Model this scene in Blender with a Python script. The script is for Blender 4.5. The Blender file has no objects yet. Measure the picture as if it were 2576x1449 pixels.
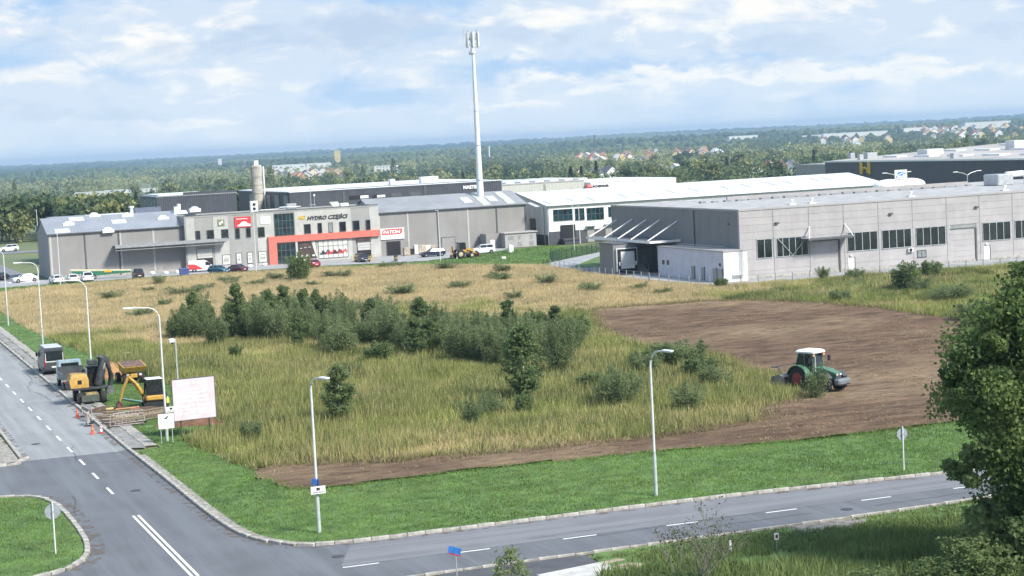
import bpy, bmesh, math, random
import numpy as np
from mathutils import Vector, Matrix, Euler

# ------------------------------------------------------------------ camera, sky, sun, exposure
PI = math.pi
FPX, CAMH, ROLL = 4800.0, 21.0, -0.0505          # focal length in px of a 2576 px wide frame, eye height, roll
PITCH = math.atan(373.5 / FPX)
SITE = math.radians(20.2)                        # the estate's street grid is turned by this angle
scene = bpy.context.scene
COL = scene.collection
cam_d = bpy.data.cameras.new('camera'); cam = bpy.data.objects.new('camera', cam_d); COL.objects.link(cam)
cam_d.sensor_width = 36.0; cam_d.lens = FPX / 2576 * 36.0
cam_d.clip_start = 1.0; cam_d.clip_end = 60000
RM = Euler((PI / 2 - PITCH, 0, 0)).to_matrix() @ Euler((0, 0, ROLL)).to_matrix()
cam.matrix_world = Matrix.Translation((0, 0, CAMH)) @ RM.to_4x4()
scene.camera = cam

SUN_EL, SUN_AZ = math.radians(42), math.radians(128)     # azimuth clockwise from +Y: behind the camera, to the right
world = bpy.data.worlds.new('World'); scene.world = world; world.use_nodes = True
sun_d = bpy.data.lights.new('sun', 'SUN'); sun = bpy.data.objects.new('sun', sun_d); COL.objects.link(sun)
sun_d.energy = 2.5; sun_d.angle = math.radians(12); sun_d.color = (1.0, 0.95, 0.87)
sdir = Vector((math.sin(SUN_AZ) * math.cos(SUN_EL), math.cos(SUN_AZ) * math.cos(SUN_EL), math.sin(SUN_EL)))
sun.rotation_euler = sdir.to_track_quat('Z', 'Y').to_euler()
scene.view_settings.view_transform = 'Standard'; scene.view_settings.look = 'None'
scene.view_settings.exposure = 1.38; scene.view_settings.gamma = 1.0
scene.view_settings.use_curve_mapping = False
scene.render.engine = 'CYCLES'
cy = scene.cycles
cy.use_denoising = True; cy.max_bounces = 6; cy.diffuse_bounces = 3; cy.glossy_bounces = 2
cy.transmission_bounces = 3; cy.volume_bounces = 0; cy.transparent_max_bounces = 6
cy.use_adaptive_sampling = True; cy.adaptive_threshold = 0.02
cy.volume_step_rate = 4.0

def ray(x, y):
    return RM @ Vector(((x - 1288) / FPX, -(y - 724.5) / FPX, -1.0))

class NT:
    """small helper for node trees"""
    def __init__(self, tree): self.t = tree; tree.nodes.clear()
    def n(self, typ, **kw):
        nd = self.t.nodes.new(typ)
        for k, v in kw.items(): setattr(nd, k, v)
        return nd
    def l(self, a, b): self.t.links.new(a, b)
    def m(self, op, a, b=None, c=None, clamp=False):
        nd = self.t.nodes.new('ShaderNodeMath'); nd.operation = op; nd.use_clamp = clamp
        for i, v in enumerate((a, b, c)):
            if v is None: continue
            if isinstance(v, (int, float)): nd.inputs[i].default_value = v
            else: self.l(v, nd.inputs[i])
        return nd.outputs[0]
    def noise(self, vec, scale, detail=4, rough=.55, dist=0.0):
        nd = self.t.nodes.new('ShaderNodeTexNoise'); nd.inputs['Scale'].default_value = scale
        nd.inputs['Detail'].default_value = detail; nd.inputs['Roughness'].default_value = rough
        nd.inputs['Distortion'].default_value = dist
        if vec is not None: self.l(vec, nd.inputs['Vector'])
        return nd.outputs['Fac']
    def step(self, v, a, b):
        nd = self.t.nodes.new('ShaderNodeMapRange'); nd.interpolation_type = 'SMOOTHSTEP'
        self.l(v, nd.inputs[0]); nd.inputs[1].default_value = a; nd.inputs[2].default_value = b
        return nd.outputs[0]
    def mix(self, fac, a, b, mode='MIX'):
        nd = self.t.nodes.new('ShaderNodeMix'); nd.data_type = 'RGBA'; nd.blend_type = mode
        for s, v in ((nd.inputs[0], fac), (nd.inputs[6], a), (nd.inputs[7], b)):
            if isinstance(v, (int, float)): s.default_value = v
            elif isinstance(v, tuple): s.default_value = v + (1,) if len(v) == 3 else v
            else: self.l(v, s)
        return nd.outputs[2]

def make_world():
    w = NT(world.node_tree)
    sky = w.n('ShaderNodeTexSky', sky_type='NISHITA', sun_disc=False, sun_elevation=SUN_EL, sun_rotation=SUN_AZ,
              altitude=150, air_density=1.0, dust_density=1.6, ozone_density=1.6)
    tc = w.n('ShaderNodeTexCoord'); sep = w.n('ShaderNodeSeparateXYZ'); w.l(tc.outputs['Generated'], sep.inputs[0])
    X, Y, Z = sep.outputs
    mp = w.n('ShaderNodeMapping'); mp.inputs['Scale'].default_value = (1, 1, 2.6); w.l(tc.outputs['Generated'], mp.inputs[0])
    vec = mp.outputs[0]
    az = w.m('ARCTAN2', X, Y); el = w.m('ARCSINE', Z)
    wob1 = w.m('MULTIPLY', w.m('SUBTRACT', w.noise(vec, 26, 5, .6), .5), .07)
    wob2 = w.m('MULTIPLY', w.m('SUBTRACT', w.noise(vec, 33, 5, .62, .2), .5), .028)
    az2 = w.m('ADD', az, wob1); el2 = w.m('ADD', el, wob2)
    def bumps(lst):
        tot = None
        for (x, y, wx, wy, g) in lst:
            d = ray(x, y).normalized(); a0, e0 = math.atan2(d.x, d.y), math.asin(d.z)
            qa = w.m('DIVIDE', w.m('SUBTRACT', az2, a0), wx / FPX)
            qe = w.m('DIVIDE', w.m('SUBTRACT', el2, e0), wy / FPX)
            r2 = w.m('ADD', w.m('MULTIPLY', qa, qa), w.m('MULTIPLY', qe, qe))
            e = w.m('MULTIPLY', w.m('EXPONENT', w.m('MULTIPLY', r2, -1.0)), g)
            tot = e if tot is None else w.m('ADD', tot, e)
        return tot
    # cloud cover (pale), grey undersides, sunlit crests (white)
    cover = bumps([(250, 120, 420, 110, .5), (150, 250, 420, 60, .5), (620, 170, 230, 60, .5), (430, 300, 420, 45, .4),
                   (1000, 165, 130, 55, .5), (1900, 200, 900, 45, .55), (1700, 60, 700, 70, .6), (2300, 90, 420, 70, .45),
                   (1180, 110, 120, 45, .3), (1350, 262, 500, 30, .35), (750, 70, 380, 60, .5),
                   (1350, 165, 260, 25, -.6), (950, 250, 150, 38, -.8), (1950, 150, 420, 18, -.55), (100, 20, 90, 60, -.4), (560, 345, 900, 25, .25), (2000, 270, 700, 28, .3)])
    grey = bumps([(880, 95, 330, 40, .9), (1000, 45, 250, 40, .5), (420, 130, 120, 40, .45), (2050, 105, 420, 26, .6), (1350, 110, 260, 28, .5), (230, 290, 300, 16, .4), (2000, 245, 500, 14, .45), (620, 230, 200, 24, .3), (2480, 60, 160, 30, .35)])
    white = bumps([(335, 85, 120, 28, .75), (430, 110, 60, 30, .5), (560, 205, 45, 30, .5), (470, 215, 60, 30, .4), (1085, 140, 55, 22, .6),
                   (1180, 55, 60, 30, .7), (1900, 190, 420, 16, .7), (2350, 175, 260, 24, .6), (1600, 190, 140, 25, .5), (1330, 205, 150, 16, .45),
                   (1500, 30, 200, 45, .6), (1900, 35, 250, 50, .5), (60, 190, 160, 40, .45), (1250, 268, 220, 9, .5), (20, 60, 80, 60, .4), (520, 300, 330, 9, .4)])
    n1 = w.noise(vec, 13, 8, .6, .5); n2 = w.noise(vec, 30, 7, .56, .4); n3 = w.noise(vec, 19, 7, .6, .3)
    cov = w.m('ADD', w.m('ADD', w.m('MULTIPLY', w.m('SUBTRACT', n1, .5), 3.4), .44), cover)
    covm = w.step(cov, .05, .9)
    grm = w.m('MULTIPLY', w.step(w.m('ADD', w.m('MULTIPLY', w.m('SUBTRACT', n3, .52), 3.0), grey), .0, .9), covm)
    wh = w.m('ADD', w.m('MULTIPLY', w.m('SUBTRACT', n2, .50), 3.0), white)
    whm = w.m('MULTIPLY', w.m('MULTIPLY', w.step(wh, .02, .8), covm), w.m('SUBTRACT', 1.0, w.m('MULTIPLY', grm, .8)))
    skyc = w.mix(1.0, sky.outputs[0], (.098, .098, .098), 'MULTIPLY')
    hor = w.m('EXPONENT', w.m('MULTIPLY', w.m('ABSOLUTE', el), -30.0))
    base = w.mix(.85, skyc, (.36, .62, 1.0))
    c = w.mix(w.m('MULTIPLY', covm, .86), base, (.70, .80, .93))
    c = w.mix(w.m('MULTIPLY', grm, .75), c, (.47, .61, .81))
    c = w.mix(w.m('MULTIPLY', whm, .9), c, (1.08, 1.04, .97))
    c = w.mix(w.m('MULTIPLY', hor, .8), c, (.80, .93, 1.04))
    bg = w.n('ShaderNodeBackground'); w.l(c, bg.inputs[0]); bg.inputs[1].default_value = SKY_GAIN
    out = w.n('ShaderNodeOutputWorld'); w.l(bg.outputs[0], out.inputs[0])
SKY_GAIN = 0.39
make_world()

# ------------------------------------------------------------------ coordinates
CA, SA = math.cos(SITE), math.sin(SITE)
def st(s, t, z=0.0): return Vector((s * CA - t * SA, s * SA + t * CA, z))
def S(x, y, z=0.0):
    """photo pixel (2576 wide) on the horizontal plane z -> site coordinates"""
    d = ray(x, y); k = (z - CAMH) / d.z; X, Y = d.x * k, d.y * k
    return (X * CA + Y * SA, -X * SA + Y * CA)
def FP(x, y, t):
    """pixel on the vertical plane t = const -> (s, z)"""
    d = ray(x, y); k = t / (-d.x * SA + d.y * CA)
    return ((d.x * CA + d.y * SA) * k, CAMH + d.z * k)
def SP(x, y, s):
    """pixel on the vertical plane s = const -> (t, z)"""
    d = ray(x, y); k = s / (d.x * CA + d.y * SA)
    return ((-d.x * SA + d.y * CA) * k, CAMH + d.z * k)
def zt(x0, y0, k): return lambda a, b: ((x0 + a * k) / 1.5652, (y0 + b * k) / 1.5652)
z1 = zt(0, 760, 1010 / 2568); z2 = zt(1000, 680, 1100 / 2571); z3 = zt(2000, 500, 1050 / 2305); z4 = zt(3000, 500, 1032 / 2266)
z5 = zt(0, 1280, 900 / 2508); z7 = zt(700, 1000, 1600 / 2576); z8 = zt(2000, 1000, 2032 / 2576)
za = zt(900, 540, 1000 / 2576); zb = zt(0, 560, 1000 / 2576); zc = zt(1900, 480, 1000 / 2576); zd = zt(2800, 420, 1232 / 2576)

def terrain(d, az=0.0):
    """ground height by distance from the viewpoint, with two low wooded ridges"""
    if d > 3000:
        q = max(0, min(1, (az + .10) / .14)); r1 = (7 + 8 * q) * math.exp(-((d - 4900 - 500 * math.sin(3 * az)) / 800) ** 2)
        r2 = (3.0 * math.sin(9 * az + 1) + 2 * math.sin(23 * az)) * math.exp(-((d - 10800) / 1600) ** 2)
        return terrain0(d) + r1 + r2
    return terrain0(d)
def terrain0(d):
    pts = [(0, 0), (520, 0), (900, -7), (1500, -15), (2600, -20), (6000, -20), (7500, -17), (9500, -8), (12000, 3), (15000, 4)]
    for (a, za_), (b, zb_) in zip(pts, pts[1:]):
        if d <= b:
            q = (d - a) / (b - a); q = q * q * (3 - 2 * q); return za_ + (zb_ - za_) * q
    return pts[-1][1]

# ------------------------------------------------------------------ materials
MATS = {}
def mat(name, col, rough=.6, metal=0.0, var=.12, scale=3.0, bump=0.0, bscale=None, spec=.5, alpha=None, trans=0.0, col2=None, coord='Object', wave=None, lanes=None):
    if name in MATS: return MATS[name]
    m = bpy.data.materials.new(name); m.use_nodes = True; w = NT(m.node_tree); MATS[name] = m
    b = w.n('ShaderNodeBsdfPrincipled'); o = w.n('ShaderNodeOutputMaterial'); w.l(b.outputs[0], o.inputs[0])
    tc = w.n('ShaderNodeTexCoord'); v = tc.outputs[coord]
    c2 = col2 or tuple(max(0, x * (1 - 2.2 * var)) for x in col); c1 = col if col2 else tuple(min(1, x * (1 + var)) for x in col)
    n = w.noise(v, scale, 6, .6, .3)
    colr = w.mix(w.step(n, .3, .7), c2, c1)
    if wave or name.startswith(('panel', 'cladding', 'render')):     # rain streaks and grime on the cladding
        mp = w.n('ShaderNodeMapping'); mp.inputs['Scale'].default_value = (1.6, 1.6, .10); w.l(v, mp.inputs[0])
        colr = w.mix(w.step(w.noise(mp.outputs[0], 1.0, 6, .65), .45, .8), colr, tuple(x * .88 for x in col))
    if lanes:                                           # faint long wear along the traffic
        mp = w.n('ShaderNodeMapping'); mp.inputs['Scale'].default_value = lanes + (1,); w.l(v, mp.inputs[0])
        colr = w.mix(w.m('MULTIPLY', w.step(w.noise(mp.outputs[0], 1.0, 7, .6, .3), .38, .68), .9), colr, tuple(x * 1.22 for x in col))
    w.l(colr, b.inputs['Base Color'])
    w.l(w.m('ADD', w.m('MULTIPLY', n, .24), rough - .12), b.inputs['Roughness'])
    b.inputs['Metallic'].default_value = metal; b.inputs['Specular IOR Level'].default_value = spec
    if trans: b.inputs['Transmission Weight'].default_value = trans
    h = None
    if bump: h = w.m('MULTIPLY', w.noise(v, bscale or scale * 6, 5, .65), bump)
    if wave:                                            # fine ribs of sheet cladding: (axis, period, depth)
        sp = w.n('ShaderNodeSeparateXYZ'); w.l(v, sp.inputs[0])
        s = w.m('MULTIPLY', w.m('SINE', w.m('MULTIPLY', sp.outputs['XYZ'.index(wave[0])], 2 * PI / wave[1])), wave[2])
        h = s if h is None else w.m('ADD', h, s)
    if h is not None:
        bp = w.n('ShaderNodeBump'); bp.inputs['Strength'].default_value = .8; bp.inputs['Distance'].default_value = 1.0
        w.l(h, bp.inputs['Height']); w.l(bp.outputs[0], b.inputs['Normal'])
    return m
def leafmat(name, ca, cb, rough=.6, tl=.25):
    """foliage: colour from the vertex colour 'tint' between two greens, some light through the leaf"""
    if name in MATS: return MATS[name]
    m = bpy.data.materials.new(name); m.use_nodes = True; w = NT(m.node_tree); MATS[name] = m
    b = w.n('ShaderNodeBsdfPrincipled'); o = w.n('ShaderNodeOutputMaterial')
    a = w.n('ShaderNodeVertexColor', layer_name='tint'); sp = w.n('ShaderNodeSeparateColor'); w.l(a.outputs[0], sp.inputs[0])
    oi = w.n('ShaderNodeObjectInfo')
    f = w.m('ADD', sp.outputs[0], w.m('MULTIPLY', w.m('SUBTRACT', oi.outputs['Random'], .5), .5), clamp=True)
    c = w.mix(f, ca, cb)
    w.l(c, b.inputs['Base Color']); b.inputs['Roughness'].default_value = rough; b.inputs['Specular IOR Level'].default_value = .12
    tr = w.n('ShaderNodeBsdfTranslucent'); w.l(c, tr.inputs[0])
    mx = w.n('ShaderNodeMixShader'); mx.inputs[0].default_value = tl
    w.l(b.outputs[0], mx.inputs[1]); w.l(tr.outputs[0], mx.inputs[2]); w.l(mx.outputs[0], o.inputs[0])
    return m
def vcolmat(name, rough=.8, tl=0.3):
    """grass: colour straight from the vertex colour"""
    m = bpy.data.materials.new(name); m.use_nodes = True; w = NT(m.node_tree); MATS[name] = m
    b = w.n('ShaderNodeBsdfDiffuse'); o = w.n('ShaderNodeOutputMaterial'); a = w.n('ShaderNodeVertexColor', layer_name='tint')
    w.l(a.outputs[0], b.inputs['Color']); tr = w.n('ShaderNodeBsdfTranslucent'); w.l(a.outputs[0], tr.inputs[0])
    mx = w.n('ShaderNodeMixShader'); mx.inputs[0].default_value = tl
    w.l(b.outputs[0], mx.inputs[1]); w.l(tr.outputs[0], mx.inputs[2]); w.l(mx.outputs[0], o.inputs[0])
    return m

# ------------------------------------------------------------------ mesh helpers
class MB:
    """collects geometry, links it as ONE mesh object"""
    def __init__(self): self.v = []; self.f = []; self.mi = []; self.cur = 0
    def add(self, vs, fs):
        k = len(self.v); self.v += [tuple(p) for p in vs]; self.f += [tuple(i + k for i in f) for f in fs]; self.mi += [self.cur] * len(fs); return self
    def mm(self, x0, x1, y0, y1, z0, z1, b=0.0):
        return self.box((x0 + x1) / 2, (y0 + y1) / 2, (z0 + z1) / 2, abs(x1 - x0), abs(y1 - y0), abs(z1 - z0), b=b)
    def box(self, cx, cy, cz, sx, sy, sz, rz=0.0, ry=0.0, rx=0.0, b=0.0):
        h = (sx / 2, sy / 2, sz / 2); R = Euler((rx, ry, rz)).to_matrix() if (rz or ry or rx) else None
        vs = []; sg = [(i, j, k) for i in (-1, 1) for j in (-1, 1) for k in (-1, 1)]
        if b <= 0:
            vs = [(i * h[0], j * h[1], k * h[2]) for i, j, k in sg]
            fs = [(0, 1, 3, 2), (4, 6, 7, 5), (0, 4, 5, 1), (2, 3, 7, 6), (0, 2, 6, 4), (1, 5, 7, 3)]
        else:
            b = min(b, min(h) * .9); idx = {}
            for c in sg:
                for a in range(3):
                    idx[c, a] = len(vs); vs.append(tuple(c[q] * (h[q] if q == a else h[q] - b) for q in range(3)))
            fs = [tuple(idx[c, a] for c in sg if 1) for a in []]
            for a in range(3):
                o = [q for q in range(3) if q != a]
                for sgn in (-1, 1):
                    ring = []
                    for (p, q) in ((-1, -1), (1, -1), (1, 1), (-1, 1)):
                        c = [0, 0, 0]; c[a] = sgn; c[o[0]] = p; c[o[1]] = q; ring.append(idx[tuple(c), a])
                    fs.append(tuple(ring))
            for a in range(3):                       # edges along axis a
                o = [q for q in range(3) if q != a]
                for p in (-1, 1):
                    for q in (-1, 1):
                        c0 = [0, 0, 0]; c0[o[0]] = p; c0[o[1]] = q; c1 = list(c0); c0[a] = -1; c1[a] = 1; c0, c1 = tuple(c0), tuple(c1)
                        fs.append((idx[c0, o[0]], idx[c1, o[0]], idx[c1, o[1]], idx[c0, o[1]]))
            for c in sg: fs.append((idx[c, 0], idx[c, 1], idx[c, 2]))
        if R: vs = [R @ Vector(p) for p in vs]
        return self.add([(p[0] + cx, p[1] + cy, p[2] + cz) for p in vs], fs)
    def cyl(self, p0, p1, r0, r1=None, n=10, caps=True):
        return self.tube([p0, p1], [r0, r0 if r1 is None else r1], n, caps)
    def tube(self, pts, rs, n=8, caps=True):
        pts = [Vector(p) for p in pts]; rs = [rs] * len(pts) if isinstance(rs, (int, float)) else rs
        vs = []; fs = []
        for i, p in enumerate(pts):
            d = (pts[min(i + 1, len(pts) - 1)] - pts[max(i - 1, 0)]).normalized()
            a = d.cross(Vector((0, 0, 1)) if abs(d.z) < .9 else Vector((1, 0, 0))).normalized(); b = d.cross(a)
            for k in range(n):
                w = 2 * PI * k / n; vs.append(p + (a * math.cos(w) + b * math.sin(w)) * rs[i])
        for i in range(len(pts) - 1):
            for k in range(n):
                q = (k + 1) % n; fs.append((i * n + k, i * n + q, (i + 1) * n + q, (i + 1) * n + k))
        if caps: fs += [tuple(range(n)), tuple(range((len(pts) - 1) * n, len(pts) * n))]
        return self.add(vs, fs)
    def prism(self, poly, ax, a0, a1):
        """polygon in the two other axes, extruded along ax"""
        o = {'x': lambda p, a: (a, p[0], p[1]), 'y': lambda p, a: (p[0], a, p[1]), 'z': lambda p, a: (p[0], p[1], a)}[ax]
        n = len(poly); vs = [o(p, a0) for p in poly] + [o(p, a1) for p in poly]
        return self.add(vs, [tuple(range(n)), tuple(range(n, 2 * n))] + [(i, (i + 1) % n, n + (i + 1) % n, n + i) for i in range(n)])
    def loft(self, secs, caps=True):
        n = len(secs[0]); vs = [p for s in secs for p in s]; fs = []
        for i in range(len(secs) - 1):
            for k in range(n):
                q = (k + 1) % n; fs.append((i * n + k, i * n + q, (i + 1) * n + q, (i + 1) * n + k))
        if caps: fs += [tuple(range(n)), tuple(range((len(secs) - 1) * n, len(secs) * n))]
        return self.add(vs, fs)
    def ball(self, c, r, seg=10, rings=6, zmin=-1.0):
        r = (r, r, r) if isinstance(r, (int, float)) else r; vs = []; fs = []
        a0 = math.asin(max(-1, zmin))
        for i in range(rings + 1):
            a = a0 + (PI / 2 - a0) * i / rings
            for k in range(seg):
                w = 2 * PI * k / seg; vs.append((c[0] + r[0] * math.cos(a) * math.cos(w), c[1] + r[1] * math.cos(a) * math.sin(w), c[2] + r[2] * math.sin(a)))
        for i in range(rings):
            for k in range(seg):
                q = (k + 1) % seg; fs.append((i * seg + k, i * seg + q, (i + 1) * seg + q, (i + 1) * seg + k))
        fs.append(tuple(range(seg)))
        return self.add(vs, fs)
    def quad(self, a, b, c, d): return self.add([a, b, c, d], [(0, 1, 2, 3)])
    def mesh(self, name, mats, smooth=35):
        me = bpy.data.meshes.new(name); me.from_pydata(self.v, [], self.f)
        mats = mats if isinstance(mats, (list, tuple)) else [mats]
        for m in mats: me.materials.append(m)
        if len(mats) > 1: me.polygons.foreach_set('material_index', self.mi)
        bm = bmesh.new(); bm.from_mesh(me); bmesh.ops.remove_doubles(bm, verts=bm.verts, dist=1e-5)
        bmesh.ops.recalc_face_normals(bm, faces=bm.faces); bm.to_mesh(me); bm.free()
        if smooth:
            me.polygons.foreach_set('use_smooth', [True] * len(me.polygons)); me.set_sharp_from_angle(angle=math.radians(smooth))
        return me
    def build(self, name, mats, parent=None, smooth=35):
        return link(name, self.mesh(name, mats, smooth), parent)

def link(name, me, parent=None):
    o = bpy.data.objects.new(name, me); COL.objects.link(o)
    if parent is not None: o.parent = parent
    return o
def tag(o, label=None, cat=None, group=None, kind=None):
    if label: o['label'] = label
    if cat: o['category'] = cat
    if group: o['group'] = group
    if kind: o['kind'] = kind
    return o
def at(o, s, t, z=0.0, head=0.0):
    o.location = st(s, t, z); o.rotation_euler = (0, 0, SITE + head); return o
def thing(name, label, cat, s, t, z=0.0, head=0.0, group=None):
    o = bpy.data.objects.new(name, None); COL.objects.link(o); o.empty_display_size = .5
    return tag(at(o, s, t, z, head), label, cat, group)
def copy_tree(o, parent=None):
    c = o.copy(); COL.objects.link(c); c.parent = parent
    for ch in list(o.children): copy_tree(ch, c)
    return c
def struct(name, mb, m, smooth=0):
    o = mb.build(name, m, None, smooth); at(o, 0, 0); o['kind'] = 'structure'; return o
def text_mesh(txt, size, depth=.03, shear=0.0, bold=0.0, sx=1.0):
    cu = bpy.data.curves.new('lettering', 'FONT'); cu.body = txt; cu.size = size; cu.extrude = depth / 2; cu.shear = shear; cu.offset = bold
    cu.resolution_u = 3; cu.align_x = 'LEFT'
    o = bpy.data.objects.new('lettering', cu); COL.objects.link(o)
    me = bpy.data.meshes.new_from_object(o.evaluated_get(bpy.context.evaluated_depsgraph_get()))
    bpy.data.objects.remove(o); bpy.data.curves.remove(cu)
    if sx != 1: me.transform(Matrix.Diagonal((sx, 1, 1, 1)))
    me.transform(Matrix.Rotation(PI / 2, 4, 'X'))          # upright, reads towards -y
    return me
def lettering(name, txt, m, parent, x, y, z, width=None, height=None, **kw):
    """text whose lower left corner is at x, z on the wall plane y"""
    me = text_mesh(txt, 1.0, **kw); co = np.array([v.co[:] for v in me.vertices]); lo, hi = co.min(0), co.max(0)
    kx = width / (hi[0] - lo[0]) if width else 1; kz = height / (hi[2] - lo[2]) if height else kx
    me.transform(Matrix.Diagonal((kx, 1, kz, 1)) @ Matrix.Translation((-lo[0], 0, -lo[2]))); me.materials.clear(); me.materials.append(m)
    me.name = name; o = link(name, me, parent); o.location = (x, y, z); return o
# ------------------------------------------------------------------ ground, roads, kerbs, fields
rng = np.random.default_rng(7); random.seed(7)
def inpoly(P, poly):
    x, y = P[:, 0], P[:, 1]; r = np.zeros(len(P), bool); n = len(poly); j = n - 1
    for i in range(n):
        xi, yi = poly[i]; xj, yj = poly[j]
        c = ((yi > y) != (yj > y)) & (x < (xj - xi) * (y - yi) / (yj - yi + 1e-12) + xi); r ^= c; j = i
    return r
def vnoise(P, sc, seed=0):
    """value noise for numpy points, 0..1"""
    q = P / sc + seed * 17.13; i = np.floor(q).astype(int); f = q - i; f = f * f * (3 - 2 * f)
    def h(a, b): return np.modf(np.abs(np.sin(a * 127.1 + b * 311.7 + seed * 74.7) * 43758.5453))[0]
    a, b = i[:, 0], i[:, 1]
    return (h(a, b) * (1 - f[:, 0]) + h(a + 1, b) * f[:, 0]) * (1 - f[:, 1]) + (h(a, b + 1) * (1 - f[:, 0]) + h(a + 1, b + 1) * f[:, 0]) * f[:, 1]
def fbm(P, sc, seed=0): return .5 * vnoise(P, sc, seed) + .3 * vnoise(P, sc / 2.3, seed + 1) + .2 * vnoise(P, sc / 5.1, seed + 2)

M_ground = mat('ground_grass', (.15, .17, .07), .9, var=.2, scale=.02, col2=(.11, .15, .07), bump=.2, bscale=.4)
M_asph_new = mat('asphalt_new', (.134, .142, .156), .8, var=.07, scale=.22, lanes=(1.1, .05), bump=.02, bscale=60, spec=.3)
M_asph_old = mat('asphalt_worn', (.255, .265, .270), .85, var=.06, scale=.2, lanes=(1.1, .05), bump=.02, bscale=60, spec=.3)
M_asph_mid = mat('asphalt_grey', (.185, .189, .203), .85, var=.07, scale=.25, lanes=(.05, 1.1), bump=.02, bscale=60, spec=.3)
M_paint = mat('road_paint', (.80, .80, .78), .6, var=.06, scale=4)
M_conc = mat('concrete', (.40, .38, .34), .85, var=.16, scale=1.7, bump=.02, bscale=20)
M_conc_old = mat('concrete_stained', (.33, .31, .27), .9, var=.22, scale=2.5, bump=.03, bscale=14)
M_pave = mat('yard_paving', (.34, .345, .35), .8, var=.1, scale=.3, bump=.01, bscale=20)
M_soil = mat('soil', (.155, .100, .062), .95, scale=1.4, col2=(.085, .052, .032), bump=.12, bscale=7)
M_clay = mat('clay', (.36, .20, .085), .95, var=.2, scale=1.5, bump=.2, bscale=4)
M_lawn = mat('lawn_ground', (.11, .19, .05), .9, var=.2, scale=.6, bump=.05, bscale=12)
M_meadow = mat('meadow_ground', (.22, .185, .09), .95, scale=.09, col2=(.13, .14, .055), bump=.1, bscale=5)
M_sand = mat('sandy_ground', (.42, .35, .24), .95, var=.2, scale=1.2, bump=.05)
M_blade = vcolmat('grass_blades')
M_straw = vcolmat('straw', tl=.1)

# terrain disc out to the horizon
g = MB(); rings = [0, 40, 80, 120, 180, 260, 360, 450, 520, 600, 750, 900, 1200, 1500, 2000, 2600, 3400, 3900, 4300, 4700, 5100, 5600, 6200, 7000, 8000, 9000, 9800, 10500, 11200, 12000]; NA = 360
for d in rings:
    for k in range(NA):
        a = 2 * PI * k / NA; z = terrain(d, a if a < PI else a - 2 * PI) - .08
        g.v.append((math.sin(a) * d, math.cos(a) * d, z))
for i in range(1, len(rings) - 1):
    for k in range(NA): g.f.append((i * NA + k, i * NA + (k + 1) % NA, (i + 1) * NA + (k + 1) % NA, (i + 1) * NA + k))
for k in range(NA): g.f.append((NA + k, NA + (k + 1) % NA, 0))
g.mi = [0] * len(g.f); go = g.build('ground', M_ground, None, 60); go['kind'] = 'structure'

def sheet(name, poly, z, m):
    b = MB(); b.add([(p[0], p[1], z) for p in poly], [tuple(range(len(poly)))]); return struct(name, b, m)
# carriageways: left street (older, pale), junction and cross street (darker)
sheet('road', [(13.25, 138.2), (20.75, 138.2), (20.75, 620), (13.25, 620)], -.012, M_asph_old)
corner = [(20.75, 138.2), (20.9, 122), (20.9, 110.7), (21.15, 103.6), (21.9, 100.6), (23.3, 98.3), (25.5, 97.5), (35, 97.45), (47, 97.4), (54, 96.9), (64.7, 95.9), (85, 95.2), (140, 95)]
island = [(-30, 124.5), (6, 124.4), (10.8, 123.6), (12.5, 122.3), (13.3, 118.6), (13.4, 109.7), (13.15, 104.4), (12.5, 101.4), (11.2, 99.2), (8.5, 97.8), (-30, 97.4)]
def smooth_path(P, n=2):
    for _ in range(n):
        Q = [P[0]]
        for a, c in zip(P, P[1:]): Q += [(a[0] * .75 + c[0] * .25, a[1] * .75 + c[1] * .25), (a[0] * .25 + c[0] * .75, a[1] * .25 + c[1] * .75)]
        P = Q + [P[-1]]
    return P
corner, island = smooth_path(corner), smooth_path(island)
sheet('road', corner + [(140, 88.3), (62, 89.0), (58, 88.7), (50, 88.3), (40, 88.2), (27.5, 88.0), (-30, 88.0)] + island[::-1] + [(-30, 136.2), (9, 136.2), (12.2, 136.7), (13.25, 138.2)], -.008, M_asph_new)
b = MB(); b.add([(24, 92.2, 0), (140, 92.35, 0), (140, 95.0, 0), (85, 95.15, 0), (64.7, 95.85, 0), (54, 96.85, 0), (47, 97.35, 0), (26, 97.45, 0)], [tuple(range(8))])
struct('road_lane', b, M_asph_mid)
# painted markings
b = MB()
def stripe(b, s0, s1, t0, t1, z=.006): b.add([(s0, t0, z), (s1, t0, z), (s1, t1, z), (s0, t1, z)], [(0, 1, 2, 3)])
for k in range(-3, 42):
    t0 = 139.9 + 6.48 * k
    if t0 > 117: stripe(b, 16.83, 17.0, t0 + .1, t0 + 2.75)
stripe(b, 16.76, 16.92, 94.2, 112.4); stripe(b, 17.06, 17.22, 94.2, 112.4)
for k in range(-6, 18):
    s0 = 24.0 + 5.98 * k
    if s0 < 13 or s0 > 22: stripe(b, s0, s0 + 1.9, 91.8 + .015 * max(0, k), 91.97 + .015 * max(0, k))
for s0 in (13.9, 14.7, 15.5, 16.2):
    b.add([(s0 - .25, 93.6, .006), (s0 + .25, 93.6, .006), (s0, 94.25, .006)], [(0, 1, 2)])
struct('road_markings', b, M_paint)

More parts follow.
